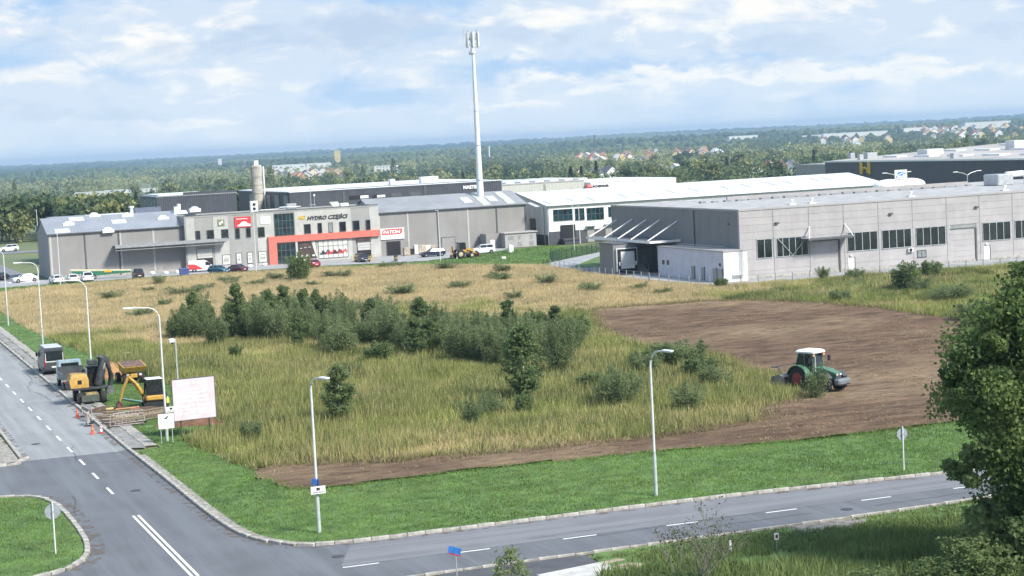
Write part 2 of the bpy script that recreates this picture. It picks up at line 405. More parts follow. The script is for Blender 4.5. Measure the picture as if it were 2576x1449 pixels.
def resample(path, step):
    P = [Vector((p[0], p[1])) for p in path]; out = []; acc = 0.0
    for a, c in zip(P, P[1:]):
        L = (c - a).length; d = (c - a) / L
        while acc < L: out.append((a + d * acc, math.atan2(d.y, d.x))); acc += step
        acc -= L
    return out
_stone = {}
def kerb(path, w=.26, h=.13, step=1.0, side=1, z=-.05):
    root = struct('kerb', MB().mm(0, .01, 0, .01, -.12, -.11), M_conc)
    for i, (p, a) in enumerate(resample(path, step)):
        k = (w, h, step, i % 3)
        if k not in _stone: _stone[k] = MB().mm(.012, step - .012, -w / 2, w / 2, -.06, h + .012 * (i % 3), b=.02).mesh('kerb_stone', M_conc if i % 3 else M_conc_old, 0)
        o = link('kerb_stone', _stone[k], root); o.location = (p.x, p.y, z + .06 + random.uniform(-.008, .008)); o.rotation_euler = (0, 0, a + random.uniform(-.01, .01))
    return root
kerb([(20.75, 300)] + [p_ for p_ in corner if p_[0] < 112])
kerb(island[1:][:-1], w=.30)
kerb([(0, 136.3), (9, 136.3), (12.2, 136.8), (13.2, 138.4), (13.2, 215)])
kerb([(78, 89.3), (62, 88.95), (58, 88.6), (50, 88.2), (40, 88.1), (27.5, 87.9), (20, 87.9)], w=.2, h=.08)
# gutter line of concrete beside the corner kerb
b = MB()
off = resample([p_ for p_ in corner if p_[0] < 34 and p_[1] < 136], .4)
for (p, a), (q, c) in zip(off, off[1:]):
    n0 = Vector((-math.sin(a), math.cos(a))); n1 = Vector((-math.sin(c), math.cos(c)))
    b.add([(p.x + n0.x * .12, p.y + n0.y * .12, .05), (q.x + n1.x * .12, q.y + n1.y * .12, .05), (q.x + n1.x * .62, q.y + n1.y * .62, .05), (p.x + n0.x * .62, p.y + n0.y * .62, .05)], [(0, 1, 2, 3)])
struct('kerb_haunch', b, M_conc_old)
# pavement on the right of the street: asphalt strip and concrete slabs
sheet('pavement', [(20.9, 138.8), (21.98, 138.2), (22.0, 300), (20.9, 300)], .045, mat('pavement_asphalt', (.27, .265, .25), .9, var=.18, scale=.9, bump=.02))
slab = struct('pavement_slabs', MB().mm(21.98, 22.9, 139, 300, .0, .03), M_soil)
sm = [MB().mm(.01, .90, .02, 1.48, 0, .045, b=.008).mesh('slab', m_, 0) for m_ in (M_conc, M_conc_old)]
for k in range(100):
    t0 = 139.2 + 1.5 * k
    if 150.2 < t0 < 160: continue
    o = link('slab', sm[k % 7 == 3], slab); o.location = (21.99, t0, .03 + random.uniform(-.006, .006))
sheet('pavement', [(10.6, 137.0), (13.0, 138.2), (13.05, 215), (11.4, 215), (11.2, 140)], .03, M_conc_old)
# driveway on the near side of the cross street
p = [S(1476, 1397), S(1506, 1415), S(1348, 1447), S(1200, 1475), S(1000, 1470)]
sheet('driveway', [(28, 87.95)] + [(35, 87.95)] + p[:3] + [(p[3][0], 79), (20, 80)], .0, mat('asphalt_dark', (.085, .088, .098), .8, var=.12, scale=.8, bump=.02, bscale=50))
sheet('driveway_edge', [S(1506, 1415), S(1533, 1418), S(1539, 1434), S(1505, 1449), S(1440, 1470), S(1348, 1447)], .012, mat('light_concrete', (.52, .51, .48), .85, var=.1, scale=1.5))
sheet('bare_ground', [S(1540, 1424), S(1580, 1416), S(1622, 1417), S(1600, 1430), S(1582, 1440), S(1552, 1436)], .006, M_sand)
sheet('bare_ground', [S(1510, 1414), S(1555, 1404), S(1575, 1408), S(1530, 1417)], .002, M_sand)
sheet('gravel_patch', [S(1975, 1325), S(2060, 1312), S(2180, 1300), S(2175, 1318), S(2110, 1336), S(2020, 1340)], .004, mat('gravel', (.25, .225, .2), .95, var=.25, scale=2, bump=.05))

# dirt washed along the kerbs, worn patches, drain covers
def dirt_mat(name, col, thr, sc):
    m = bpy.data.materials.new(name); m.use_nodes = True; w = NT(m.node_tree); b = w.n('ShaderNodeBsdfDiffuse'); b.inputs[0].default_value = col + (1,); t_ = w.n('ShaderNodeBsdfTransparent'); mx = w.n('ShaderNodeMixShader'); o = w.n('ShaderNodeOutputMaterial'); tc = w.n('ShaderNodeTexCoord')
    w.l(w.m('MULTIPLY', w.step(w.noise(tc.outputs['Object'], sc, 7, .65, .5), thr, thr + .16), .55), mx.inputs[0]); w.l(t_.outputs[0], mx.inputs[1]); w.l(b.outputs[0], mx.inputs[2]); w.l(mx.outputs[0], o.inputs[0]); return m
M_dirt, M_tar = dirt_mat('kerb_dirt', (.19, .15, .12), .46, 1.3), dirt_mat('tar_stain', (.10, .104, .115), .48, .35)
def ribbon(name, path, o0, o1, z, m, step=.5):
    b = MB(); q = resample(path, step)
    for (p, a), (r, c) in zip(q, q[1:]):
        n0, n1 = (-math.sin(a), math.cos(a)), (-math.sin(c), math.cos(c)); b.add([(p.x + n0[0] * o0, p.y + n0[1] * o0, z), (r.x + n1[0] * o0, r.y + n1[1] * o0, z), (r.x + n1[0] * o1, r.y + n1[1] * o1, z), (p.x + n0[0] * o1, p.y + n0[1] * o1, z)], [(0, 1, 2, 3)])
    return struct(name, b, m)
ribbon('kerb_dirt', [(20.75, 260)] + [(20.75, 138.2)] + corner[1:-1], -.75, -.12, .010, M_dirt); ribbon('kerb_dirt', island[1:-1], .15, .95, .011, M_dirt); ribbon('kerb_dirt', [(13.2, 138.4), (13.2, 215)], -.6, -.12, .012, M_dirt); ribbon('kerb_dirt', [(75, 89.2), (62, 88.95), (50, 88.2), (27.5, 87.9)], -.55, -.1, .013, M_dirt)
M_crack = mat('crack_seal', (.045, .046, .05), .7)
cb = MB()
for k in range(26):
    if k % 2: x, y, dx, dy = random.uniform(13.6, 20), random.uniform(100, 230), random.choice((.05, -.05)), random.choice((-1, 1))
    else: x, y, dx, dy = random.uniform(28, 95), random.uniform(88.8, 95.0), 1, random.choice((.04, -.04))
    if k % 5 == 0: dx, dy = dy, dx
    for _ in range(random.randint(6, 16)):
        nx, ny = x + dx * .9 + random.gauss(0, .10), y + dy * .9 + random.gauss(0, .10); L_ = math.hypot(nx - x, ny - y) + 1e-6; ox, oy = -(ny - y) / L_ * .02, (nx - x) / L_ * .02
        ok_ = (13.5 < x < 20.5 and 99 < y < 240 and 13.5 < nx < 20.5) or (25 < x < 110 and 88.9 < y < 94.9 and 88.9 < ny < 94.9)
        if not ok_: break
        cb.add([(x - ox, y - oy, .0045), (x + ox, y + oy, .0045), (nx + ox, ny + oy, .0045), (nx - ox, ny - oy, .0045)], [(0, 1, 2, 3)]); x, y = nx, ny
struct('road_cracks', cb, M_crack)
for s_, t_ in ((18.4, 121.0), (24.5, 94.6), (52.0, 90.3), (15.0, 146.0)):
    o = MB().tube([(0, 0, 0), (0, 0, .012)], .33, 20).tube([(0, 0, .012), (0, 0, .016)], [.26, .24], 16).build('drain_cover', mat('cast_iron', (.06, .06, .062), .6), None, 0); at(o, s_, t_, .004); tag(o, 'round iron drain cover in the ' + {18.4: 'junction arm near the double line', 24.5: 'cross street near the corner kerb', 52.0: 'cross street near lane by the gravel patch', 15.0: 'old street asphalt near the patch seam'}[s_], 'drain cover')

# lawns (ground under the blades)
LAWN = [(22.95, 300), (22.95, 138), (22.1, 137.8), (21.35, 137), (21.45, 122), (21.5, 111), (21.75, 104), (22.45, 101), (23.9, 98.8), (26, 97.75), (35, 97.7), (47, 97.65), (54, 97.15), (64.7, 96.15), (120, 95.4), (120, 112), (72, 112.3), (60, 112.2), (51, 114), (39, 115), (29, 114.6), (26.3, 120.5), (26.6, 124), (24.9, 140), (29.6, 144), (29, 160), (30.5, 175), (28.5, 200), (26.5, 230), (25.5, 260), (25, 300)]
sheet('lawn', LAWN, -.004, M_lawn)
ISL = [(-30, 124.3), (6, 124.2), (10.6, 123.4), (12.3, 122.1), (13.1, 118.6), (13.2, 109.7), (12.95, 104.4), (12.3, 101.6), (11, 99.4), (8.4, 98), (-30, 97.6)]
sheet('lawn', ISL, .05, M_lawn)
sheet('lawn', [(-30, 136.6), (8.9, 136.6), (10.4, 137.3), (11, 141), (11.2, 215), (-30, 215)], .01, M_lawn)
SOUTH = [(12, 60), (140, 60), (140, 88.1), (62, 88.8), (58, 88.4), (50, 88.0), (40, 87.95), (36, 87.9), S(1490, 1402), S(1512, 1418), S(1345, 1452), (20, 78), (12, 78)]
sheet('verge', SOUTH, -.006, M_lawn)

# meadow and ploughed field
FIELD = [(26.0, 121.6), (27.2, 115.2), (29.2, 114.4), (39, 114.9), (51.5, 114.0), (60.7, 112.0), (72, 112.3), (95, 111.5), (112, 112), (114, 140), (111.0, 169.3), (112.0, 188), (111.2, 196), (108.8, 204.2), (101.8, 210.7), (94, 212), (87.8, 212.3), (83, 200), (79.3, 189.8), (76.6, 176), (75.9, 168), (77.9, 157.7), (75.8, 148), (75.2, 141.5), (72.8, 134), (71, 129.5), (66, 126.8), (62.5, 121.2), (54, 119.4), (41, 120.2), (36, 121.3), (28, 124.2)]
MEAD = [(26.6, 124), (28, 124.2), (36, 121.3), (41, 120.2), (54, 119.4), (62.5, 121.2), (66, 126.8), (71, 129.5), (72.8, 134), (75.2, 141.5), (75.8, 148), (77.9, 157.7), (75.9, 168), (76.6, 176), (79.3, 189.8), (83, 200), (87.8, 212.3), (94, 212), (101.8, 210.7), (108.8, 204.2), (111.2, 196), (112, 188), (111, 169.3), (114, 140), (112, 112), (150, 112), (175, 222), (157, 222.5), (140, 226.5), (125.3, 228.2), (114.2, 229.2), (111.6, 246), (110.8, 262), (112.6, 280), (113.8, 294), (104, 309), (93.5, 321), (80, 328), (64.6, 332.8), (48, 332.5), (31, 327), (26, 318), (25.3, 290), (25.5, 260), (26.5, 230), (28.5, 200), (30.5, 175), (29, 160), (29.6, 144), (24.9, 140)]
sheet('meadow', MEAD, -.016, M_meadow)
def grid_sheet(name, poly, step, zf, m):
    P = np.array(poly); x0, y0 = P.min(0); x1, y1 = P.max(0)
    nx, ny = int((x1 - x0) / step) + 1, int((y1 - y0) / step) + 1
    X, Y = np.meshgrid(x0 + np.arange(nx) * step, y0 + np.arange(ny) * step); Q = np.c_[X.ravel(), Y.ravel()]
    ok = inpoly(Q, poly).reshape(ny, nx); z = zf(Q)
    c = ok[:-1, :-1] | ok[1:, :-1] | ok[:-1, 1:] | ok[1:, 1:]; J, I = np.nonzero(c); b0 = J * nx + I
    F = np.c_[b0, b0 + 1, b0 + nx + 1, b0 + nx]; used = np.unique(F); re = np.full(nx * ny, -1); re[used] = np.arange(len(used))
    me = bpy.data.meshes.new(name); me.from_pydata(np.c_[Q[used], z[used]].tolist(), [], re[F].tolist()); me.materials.append(m)
    me.polygons.foreach_set('use_smooth', [True] * len(me.polygons)); o = link(name, me); at(o, 0, 0); o['kind'] = 'structure'; return o
def furrow(Q):
    d = Q[:, 0] * .93 + Q[:, 1] * .36                       # furrows run roughly across the view
    w = Q[:, 1] + 2.2 * (vnoise(Q, 14, 3) - .5) + .25 * Q[:, 0] * 0
    return 0.04 + .085 * np.sin(w * 2 * PI / 1.45) * (.4 + vnoise(Q, 5, 4)) + .24 * (fbm(np.c_[Q[:, 0] * .35, Q[:, 1]], 1.1, 5) - .42)
M_field = bpy.data.materials.new('ploughed_soil'); M_field.use_nodes = True
w = NT(M_field.node_tree); bb = w.n('ShaderNodeBsdfPrincipled'); oo = w.n('ShaderNodeOutputMaterial'); w.l(bb.outputs[0], oo.inputs[0])
tc = w.n('ShaderNodeTexCoord'); mp = w.n('ShaderNodeMapping'); mp.inputs['Scale'].default_value = (.22, 1, 1); w.l(tc.outputs['Object'], mp.inputs[0])
na = w.noise(mp.outputs[0], 1.0, 9, .72, .5); nb = w.noise(tc.outputs['Object'], .035, 4, .6, .3); nc = w.noise(mp.outputs[0], 2.4, 5, .7)
soil = w.mix(w.step(na, .34, .68), (.084, .053, .036), (.205, .138, .090))
soil = w.mix(w.m('MULTIPLY', w.step(nb, .45, .68), w.step(nc, .3, .62)), soil, (.29, .215, .135))
w.l(soil, bb.inputs['Base Color']); bb.inputs['Roughness'].default_value = .95; bb.inputs['Specular IOR Level'].default_value = .2
bp = w.n('ShaderNodeBump'); bp.inputs['Strength'].default_value = .9; bp.inputs['Distance'].default_value = .25; w.l(w.noise(mp.outputs[0], 5, 6, .7), bp.inputs['Height']); w.l(bp.outputs[0], bb.inputs['Normal'])
grid_sheet('ploughed_field', FIELD, .3, furrow, M_field)

# yards around the halls
sheet('yard', [(33, 338.2), (60, 337.3), (88, 334.5), (97, 330), (105, 327.5), (118, 337), (125, 343), (130, 352), (34, 352), (30, 372), (28, 372), (30, 345)], -.010, M_pave)
sheet('lawn', [(26, 326.5), (31, 327), (48, 332.5), (64.6, 332.8), (80, 328.2), (92, 322), (97, 320), (98, 327), (88, 332), (70, 335.2), (60, 336.8), (33, 337.9), (22, 338)], -.012, M_lawn)
sheet('lawn', [(99, 323), (104, 310), (113, 297), (117.5, 300), (134, 317), (140, 330), (136, 347), (122, 341.5), (117, 335)], -.012, M_lawn)
sheet('yard', [(110.6, 246), (113.4, 229.8), (125.3, 229), (157, 223.2), (190, 220), (190, 237), (118, 237), (118, 285), (137, 317), (134.5, 317.5), (117, 299), (113.4, 290), (111.4, 262)], -.010, M_pave)
sheet('lawn', [(114.5, 284), (119, 277), (136, 300), (138, 312), (133, 312)], -.006, M_lawn)
sheet('yard', [(20, 344), (33, 345), (39, 349), (38, 420), (30, 420), (18, 400)], -.014, M_asph_mid)
sheet('road', [(-20, 474), (140, 452), (140, 462), (-20, 486)], -.012, M_asph_mid)
sheet('road', [(10, 342), (26, 326), (26, 338), (33, 338.1), (33, 344), (10, 345)], -.014, M_pave)

# ------------------------------------------------------------------ grasses
def blades(name, pts, h, wd, n, colf, label, cat='grass', lean=.35, spread=.12, m=None, z0=0.0, hs=None):
    """n upright blades at each point, one mesh; colf(points, rnd) -> rgb"""
    N = len(pts); B = np.repeat(pts, n, 0) + rng.normal(0, spread, (N * n, 2)); K = len(B)
    hh = (np.repeat(hs, n) if hs is not None else h) * rng.uniform(.55, 1.15, K); yaw = rng.uniform(0, PI, K)
    dx, dy = np.cos(yaw) * wd * .5 * rng.uniform(.6, 1.4, K), np.sin(yaw) * wd * .5 * rng.uniform(.6, 1.4, K)
    lx, ly = rng.normal(0, lean, K) * hh, rng.normal(0, lean, K) * hh
    V = np.empty((K, 3, 3), np.float32)
    V[:, 0] = np.c_[B[:, 0] - dx, B[:, 1] - dy, np.full(K, z0 - .03)]; V[:, 1] = np.c_[B[:, 0] + dx, B[:, 1] + dy, np.full(K, z0 - .03)]
    V[:, 2] = np.c_[B[:, 0] + lx, B[:, 1] + ly, z0 + hh]
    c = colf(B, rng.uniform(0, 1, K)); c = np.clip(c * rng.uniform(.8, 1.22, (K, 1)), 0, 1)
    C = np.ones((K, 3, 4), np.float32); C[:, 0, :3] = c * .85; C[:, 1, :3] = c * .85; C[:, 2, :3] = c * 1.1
    me = bpy.data.meshes.new(name); me.vertices.add(K * 3); me.vertices.foreach_set('co', V.ravel())
    me.loops.add(K * 3); me.loops.foreach_set('vertex_index', np.arange(K * 3, dtype=np.int32))
    me.polygons.add(K); me.polygons.foreach_set('loop_start', np.arange(0, K * 3, 3, dtype=np.int32))
    a = me.color_attributes.new('tint', 'FLOAT_COLOR', 'POINT'); a.data.foreach_set('color', C.ravel())
    me.update(); me.materials.append(m or M_blade); o = link(name, me); at(o, 0, 0)
    return tag(o, label, cat, None, 'stuff')
def scatter(poly, dens):
    P = np.array(poly); lo, hi = P.min(0), P.max(0); n = int((hi[0] - lo[0]) * (hi[1] - lo[1]) * dens)
    q = rng.uniform(lo, hi, (n, 2)); return q[inpoly(q, poly)]
def mixc(f, a, b): f = f[:, None]; return np.array(a) * (1 - f) + np.array(b) * f
TAN, OLIVE, GOLD, DGREEN, GREEN = (.67, .525, .305), (.205, .240, .075), (.41, .395, .15), (.105, .138, .060), (.14, .20, .05)
def tanf(P):
    """how much of the meadow is dry straw (back half and a strip along the front edge)"""
    n = fbm(P, 16, 11); n2 = fbm(P, 5, 12)
    lim = 208 + np.clip((36 - P[:, 0]) * 2.2, -4, 26) + np.clip(P[:, 0] - 100, 0, 20) * .9
    back = np.clip((P[:, 1] - lim) / 16 + (n - .5) * 5.0 + (n2 - .5) * 2.6, 0, .95) * np.clip((P[:, 1] - 186) / 14, 0, 1)
    back *= np.where(P[:, 0] > 118, .55, 1)
    front = np.clip((134 - P[:, 1]) / 10, 0, 1) * np.clip(1.2 - np.abs(P[:, 0] - 38) / 13, 0, 1) * np.clip((n2 - .25) * 3, 0, 1)
    mid = np.clip((n2 - .60) * 6, 0, .4) * np.clip((P[:, 0] - 30) / 8, 0, 1)
    return np.clip(np.maximum(np.maximum(back, front), mid), 0, 1)
def meadow_col(P, r):
    tf = tanf(P); g = fbm(P, 7, 21); k = r < tf * .92 + .03
    c = mixc(np.clip((g - .32) * 4, 0, 1), DGREEN, OLIVE); gold = (r > .5) & (fbm(P, 6, 31) + .5 * (vnoise(P, 1.2, 33) - .5) > .46)
    c = np.where(gold[:, None], mixc(np.clip(r, 0, 1), OLIVE, GOLD), c) * (.55 + .45 * vnoise(P, 1.6, 37) + .62 * fbm(P, 6, 38))[:, None]
    t = mixc(np.clip((fbm(P, 4, 41) - .3) * 2, 0, 1), (.50, .405, .24), TAN)
    return np.where(k[:, None], t, c)
pts = scatter(MEAD, 10.0)
pts = pts[(rng.uniform(0, 1, len(pts)) < np.clip(1.25 - (pts[:, 1] - 120) / 330, .35, 1))]
hs = .35 + .6 * fbm(pts, 4, 51) + np.where(tanf(pts) > .5, -.12, .10)
hs = hs * (.5 + .95 * fbm(pts, 10, 55))
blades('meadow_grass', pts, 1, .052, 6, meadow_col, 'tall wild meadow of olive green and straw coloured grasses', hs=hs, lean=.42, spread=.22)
# tall green weeds in the front meadow, with their seed heads
fr = pts[(pts[:, 1] < 205) & (pts[:, 0] < 80)]; fr = fr[fbm(fr, 8, 61) > .46]; fr = fr[rng.uniform(0, 1, len(fr)) < .55]
blades('tall_weeds', fr, 1.12, .075, 3, lambda P, r: mixc(r, (.17, .19, .07), (.42, .39, .17)), 'tall yellow green weeds standing above the front meadow', lean=.16, spread=.25)
def lawn_col(P, r):
    g = fbm(P, 5, 71); g2 = fbm(P, 1.4, 72)
    c = mixc(np.clip((g - .3) * 2.2, 0, 1), (.105, .190, .050), (.190, .305, .085)); dry = (r > .97 - .25 * np.clip((fbm(P, 7, 77) - .5) * 3, 0, 1))
    c = c * (.78 + .2 * g2 + .26 * fbm(P * (.3, 1), 1.5, 73))[:, None]
    return np.where(dry[:, None], np.array((.28, .27, .10)), c)
near = [p for p in LAWN]
lp = scatter(near, 17); keep = lp[:, 1] < 125; lp = lp[keep | (rng.uniform(0, 1, len(lp)) < np.clip(1.6 - (lp[:, 1] - 100) / 90, .3, 1))]
lp = lp[(lp[:, 0] < 84)]
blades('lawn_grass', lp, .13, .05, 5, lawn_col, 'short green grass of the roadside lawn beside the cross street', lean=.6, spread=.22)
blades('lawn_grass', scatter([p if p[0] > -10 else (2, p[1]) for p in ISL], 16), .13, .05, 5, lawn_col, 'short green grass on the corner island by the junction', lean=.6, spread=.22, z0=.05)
sp_ = scatter([(33, 70), (90, 70), (90, 88.4), (62, 88.6), (50, 87.8), (40, 87.7), S(1492, 1404), S(1520, 1420), (33, 80)], 16)
for q_ in ((36.0, 85.2, 1.4),): pass
mask = (fbm(sp_, 4, 81) > .3); sp_ = sp_[mask]
for q in ((1582, 1428, 2.0), (1540, 1410, 1.2), (2080, 1320, 1.6), (2130, 1315, 1.4), (2030, 1328, 1.2)):
    c = np.array(S(q[0], q[1])); sp_ = sp_[np.hypot((sp_[:, 0] - c[0]) / 1.6, sp_[:, 1] - c[1]) > q[2] * .5]
south_h = np.clip((87.2 - sp_[:, 1]) / 9, 0.02, 1) * (.25 + .9 * fbm(sp_, 5, 82)) + .12
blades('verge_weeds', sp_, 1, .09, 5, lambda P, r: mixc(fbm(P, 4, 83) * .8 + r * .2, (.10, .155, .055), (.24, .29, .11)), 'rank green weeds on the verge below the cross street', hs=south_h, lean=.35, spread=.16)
far_l = np.vstack([scatter([(26, 326.5), (31, 327), (64.6, 332.8), (92, 322), (98, 327), (70, 335.2), (33, 337.9)], 5), scatter([(99, 323), (113, 297), (117.5, 300), (134, 317), (140, 330), (136, 347), (117, 335)], 5)])
blades('lawn_grass', far_l, .2, .12, 2, lambda P, r: lawn_col(P, r) * .9, 'strips of short grass in front of the grey halls', lean=.5)
edge = [(112, 188), (111.2, 196), (108.8, 204.2), (101.8, 210.7), (94, 212), (87.8, 212.3), (83, 200), (79.3, 189.8), (76.6, 176), (75.9, 168), (77.9, 157.7), (75.8, 148), (75.2, 141.5), (72.8, 134), (71, 129.5), (66, 126.8), (62.5, 121.2), (54, 119.4), (41, 120.2), (36, 121.3), (28, 124.2)]
fe = np.array([[p_.x, p_.y] for p_, a_ in resample(edge, .04)]); fe = fe + rng.normal(0, .75, fe.shape) * (1, .8)
blades('meadow_edge', fe, .45, .06, 4, lambda P, r: mixc(r, (.13, .14, .06), (.40, .33, .18)), 'trampled ragged grass where the meadow meets the ploughed soil', lean=.8, spread=.25)
# straw and stubble left on the ploughed field
fp = scatter(FIELD, 9.0); fp = fp[rng.uniform(0, 1, len(fp)) < np.clip((fbm(fp, 9, 91) - .40) * 5, .05, 1)]
blades('field_stubble', fp, .1, .05, 2, lambda P, r: mixc(r, (.22, .155, .095), (.46, .36, .21)), 'pale straw and stubble scattered over the ploughed soil', 'stubble', lean=2.2, spread=.3, m=M_straw, z0=.05)
fe = np.array([[p_.x + random.gauss(0, .25), p_.y + random.gauss(0, .25)] for p_, a_ in resample([(26.0, 121.6), (27.2, 115.0), (29.2, 114.2), (39, 114.7), (51.5, 113.8), (60.7, 111.8), (72, 112.1), (95, 111.3)], .05)])
blades('lawn_grass', fe, .2, .07, 3, lawn_col, 'ragged grass edge of the lawn against the ploughed strip', lean=.5, spread=.15)
# grassy tufts sprouting from pavement joints and kerbs
kp = np.array([[random.choice([20.95, 22.0, 22.9, 13.0]) + random.uniform(-.06, .06), random.uniform(140, 260)] for _ in range(900)])
kp = kp[fbm(kp, 5, 95) > .45]
blades('pavement_weeds', kp, .14, .07, 5, lambda P, r: mixc(r, (.06, .075, .03), (.17, .16, .07)), 'small weeds growing in the joints of the pavement', 'weeds', lean=.6, spread=.08, z0=.03)
# ------------------------------------------------------------------ buildings
M_cl_grey = mat('cladding_grey', (.275, .265, .255), .6, var=.05, scale=.25, wave=('Z', .32, .003), spec=.4)
M_cl_light = mat('render_light_grey', (.45, .45, .42), .7, var=.06, scale=.6)
M_cl_mid = mat('render_mid_grey', (.31, .31, .295), .7, var=.05, scale=.6)
M_cl_dark = mat('cladding_anthracite', (.070, .074, .088), .5, var=.07, scale=.3, wave=('X', .5, .02), spec=.4)
M_cl_dark2 = mat('cladding_dark_grey', (.20, .205, .205), .55, var=.06, scale=.3, wave=('Y', .33, .012))
M_pan_light = mat('panel_light_grey', (.405, .388, .385), .5, var=.05, scale=.35, spec=.4)
M_pan_light2 = mat('panel_light_grey_b', (.385, .368, .365), .5, var=.05, scale=.35, spec=.4)
M_joint = mat('joint_grey', (.27, .28, .28), .7)
M_trim = mat('trim_dark', (.10, .105, .11), .5)
M_white = mat('white_paint', (.80, .80, .79), .5, var=.04, scale=1)
M_offwhite = mat('off_white_wall', (.66, .67, .66), .65, var=.05, scale=.5)
M_roof_blue = mat('roof_sheet', (.265, .285, .32), .5, var=.06, scale=.25, wave=('X', .5, .008), spec=.5)
M_roof_grey = mat('roof_sheet_grey', (.27, .28, .295), .55, var=.08, scale=.25, wave=('X', .5, .008))
M_roof_white = mat('roof_membrane_white', (.70, .73, .76), .55, var=.03, scale=.15, wave=('X', .6, .006))
M_roof_flat = mat('roof_felt', (.40, .395, .39), .9, var=.12, scale=.5, bump=.02)
M_glass = mat('window_glass', (.018, .024, .028), .12, var=.3, scale=.5, spec=.9)
M_glass_b = mat('window_glass_blue', (.012, .04, .05), .12, var=.35, scale=.5, spec=.9)
M_red = mat('render_coral_red', (.62, .165, .125), .7, var=.06, scale=1.2)
M_signred = mat('sign_red', (.60, .05, .05), .45)
M_yellow = mat('yellow_paint', (.66, .42, .03), .5, var=.1, scale=2)
M_lilac = mat('render_pale_lilac', (.57, .56, .61), .7, var=.05, scale=.8)
M_black = mat('black', (.015, .015, .017), .5)
M_steel = mat('galvanised', (.46, .48, .49), .45, metal=.3, var=.1, scale=3)
M_shutter = mat('shutter_beige', (.46, .45, .43), .5, var=.04, wave=('Z', .5, .02))
M_skylight = mat('skylight', (.70, .74, .76), .3, var=.05, scale=1)
M_fiberglass = mat('skylight_strip', (.50, .52, .44), .45, var=.1, scale=1)
M_brown = mat('banner_brown', (.085, .06, .055), .4, var=.3, scale=.5)
M_poster = mat('poster_pale', (.62, .62, .58), .5, var=.1, scale=2)
M_green_sign = mat('sign_olive', (.20, .22, .13), .5)
M_blue_sign = mat('sign_blue', (.05, .22, .62), .4)
M_text = mat('letters_dark', (.03, .03, .035), .5)

class Bld:
    def __init__(s_, name, label, cat, s, t, z=0): s_.o = thing(name, label, cat, s, t, z); s_.s, s_.t, s_.z = s, t, z
    def p(s_, name, mb, m, parent=None, smooth=0):
        mb.v = [(v[0] - s_.s, v[1] - s_.t, v[2] - s_.z) for v in mb.v]
        return mb.build(name, m, parent or s_.o, smooth)
    def copies(s_, name, mb, m, locs, parent=None):
        me = mb.mesh(name, m, 0); out = []
        for l in locs:
            o = link(name, me, parent or s_.o); o.location = (l[0] - s_.s, l[1] - s_.t, l[2] - s_.z)
            if len(l) > 3: o.scale = (l[3], 1, l[4])
            out.append(o)
        return out
def rect(zf, x0, x1, y0, y1, t):
    xm, ym = (x0 + x1) / 2, (y0 + y1) / 2
    return (FP(*zf(x0, ym), t)[0], FP(*zf(x1, ym), t)[0], FP(*zf(xm, y1), t)[1], FP(*zf(xm, y0), t)[1])
def srect(zf, x0, x1, y0, y1, s):
    xm, ym = (x0 + x1) / 2, (y0 + y1) / 2
    return (SP(*zf(x0, ym), s)[0], SP(*zf(x1, ym), s)[0], SP(*zf(xm, y1), s)[1], SP(*zf(xm, y0), s)[1])
def window(B, r, t, cols=1, rows=1, frame=None, glass=None, name='window', bar=.07, dep=.10):
    s0, s1, a, b = r; fr = MB(); frame = frame or M_trim; glass = glass or M_glass
    fr.mm(s0, s1, t - dep, t, b - bar, b); fr.mm(s0, s1, t - dep - .03, t, a, a + bar); fr.mm(s0, s0 + bar, t - dep, t, a + bar, b - bar); fr.mm(s1 - bar, s1, t - dep, t, a + bar, b - bar)
    cw, rh = (s1 - s0) / cols, (b - a) / rows
    for c in range(1, cols): fr.mm(s0 + c * cw - bar / 2, s0 + c * cw + bar / 2, t - dep + .01, t, a + bar, b - bar)
    for q in range(1, rows): fr.mm(s0 + bar, s1 - bar, t - dep + .013, t - .003, a + q * rh - bar / 2, a + q * rh + bar / 2)
    f = B.p(name, fr, frame)
    for c in range(cols):
        for q in range(rows):
            B.p('pane', MB().mm(s0 + c * cw + bar / 2, s0 + (c + 1) * cw - bar / 2, t - dep * .45, t - .006, a + q * rh + bar / 2, a + (q + 1) * rh - bar / 2), glass, f)
    return f
def swindow(B, r, s, frame=None, glass=None, name='window', bar=.06, dep=.08):
    t0, t1, a, b = r; t0, t1 = min(t0, t1), max(t0, t1)
    fr = MB().mm(s - dep, s, t0, t1, b - bar, b).mm(s - dep, s, t0, t1, a, a + bar).mm(s - dep, s, t0, t0 + bar, a + bar, b - bar).mm(s - dep, s, t1 - bar, t1, a + bar, b - bar)
    f = B.p(name, fr, frame or M_trim); B.p('pane', MB().mm(s - dep * .45, s - .006, t0 + bar, t1 - bar, a + bar, b - bar), glass or M_glass, f); return f
def gable(B, s0, s1, t0, tr, t1, ze, zr, roofm, wallm, ov=.25, th=.14):
    B.p('wall', MB().prism([(t0, 0), (t0, ze), (tr, zr), (t1, ze), (t1, 0)], 'x', s0, s1), wallm)
    k = (zr - ze) / (tr - t0); k2 = (zr - ze) / (t1 - tr)
    B.p('roof', MB().prism([(t0 - ov, ze - ov * k + .01), (tr, zr + .01), (tr, zr + .01 + th), (t0 - ov, ze - ov * k + .01 + th)], 'x', s0 - ov, s1 + ov), roofm)
    B.p('roof', MB().prism([(tr, zr + .01), (t1 + ov, ze - ov * k2 + .01), (t1 + ov, ze - ov * k2 + .01 + th), (tr, zr + .01 + th)], 'x', s0 - ov, s1 + ov), roofm)
    B.p('gutter', MB().mm(s0 - ov, s1 + ov, t0 - ov - .14, t0 - ov - .004, ze - ov * k - .05, ze - ov * k + .13), M_trim)
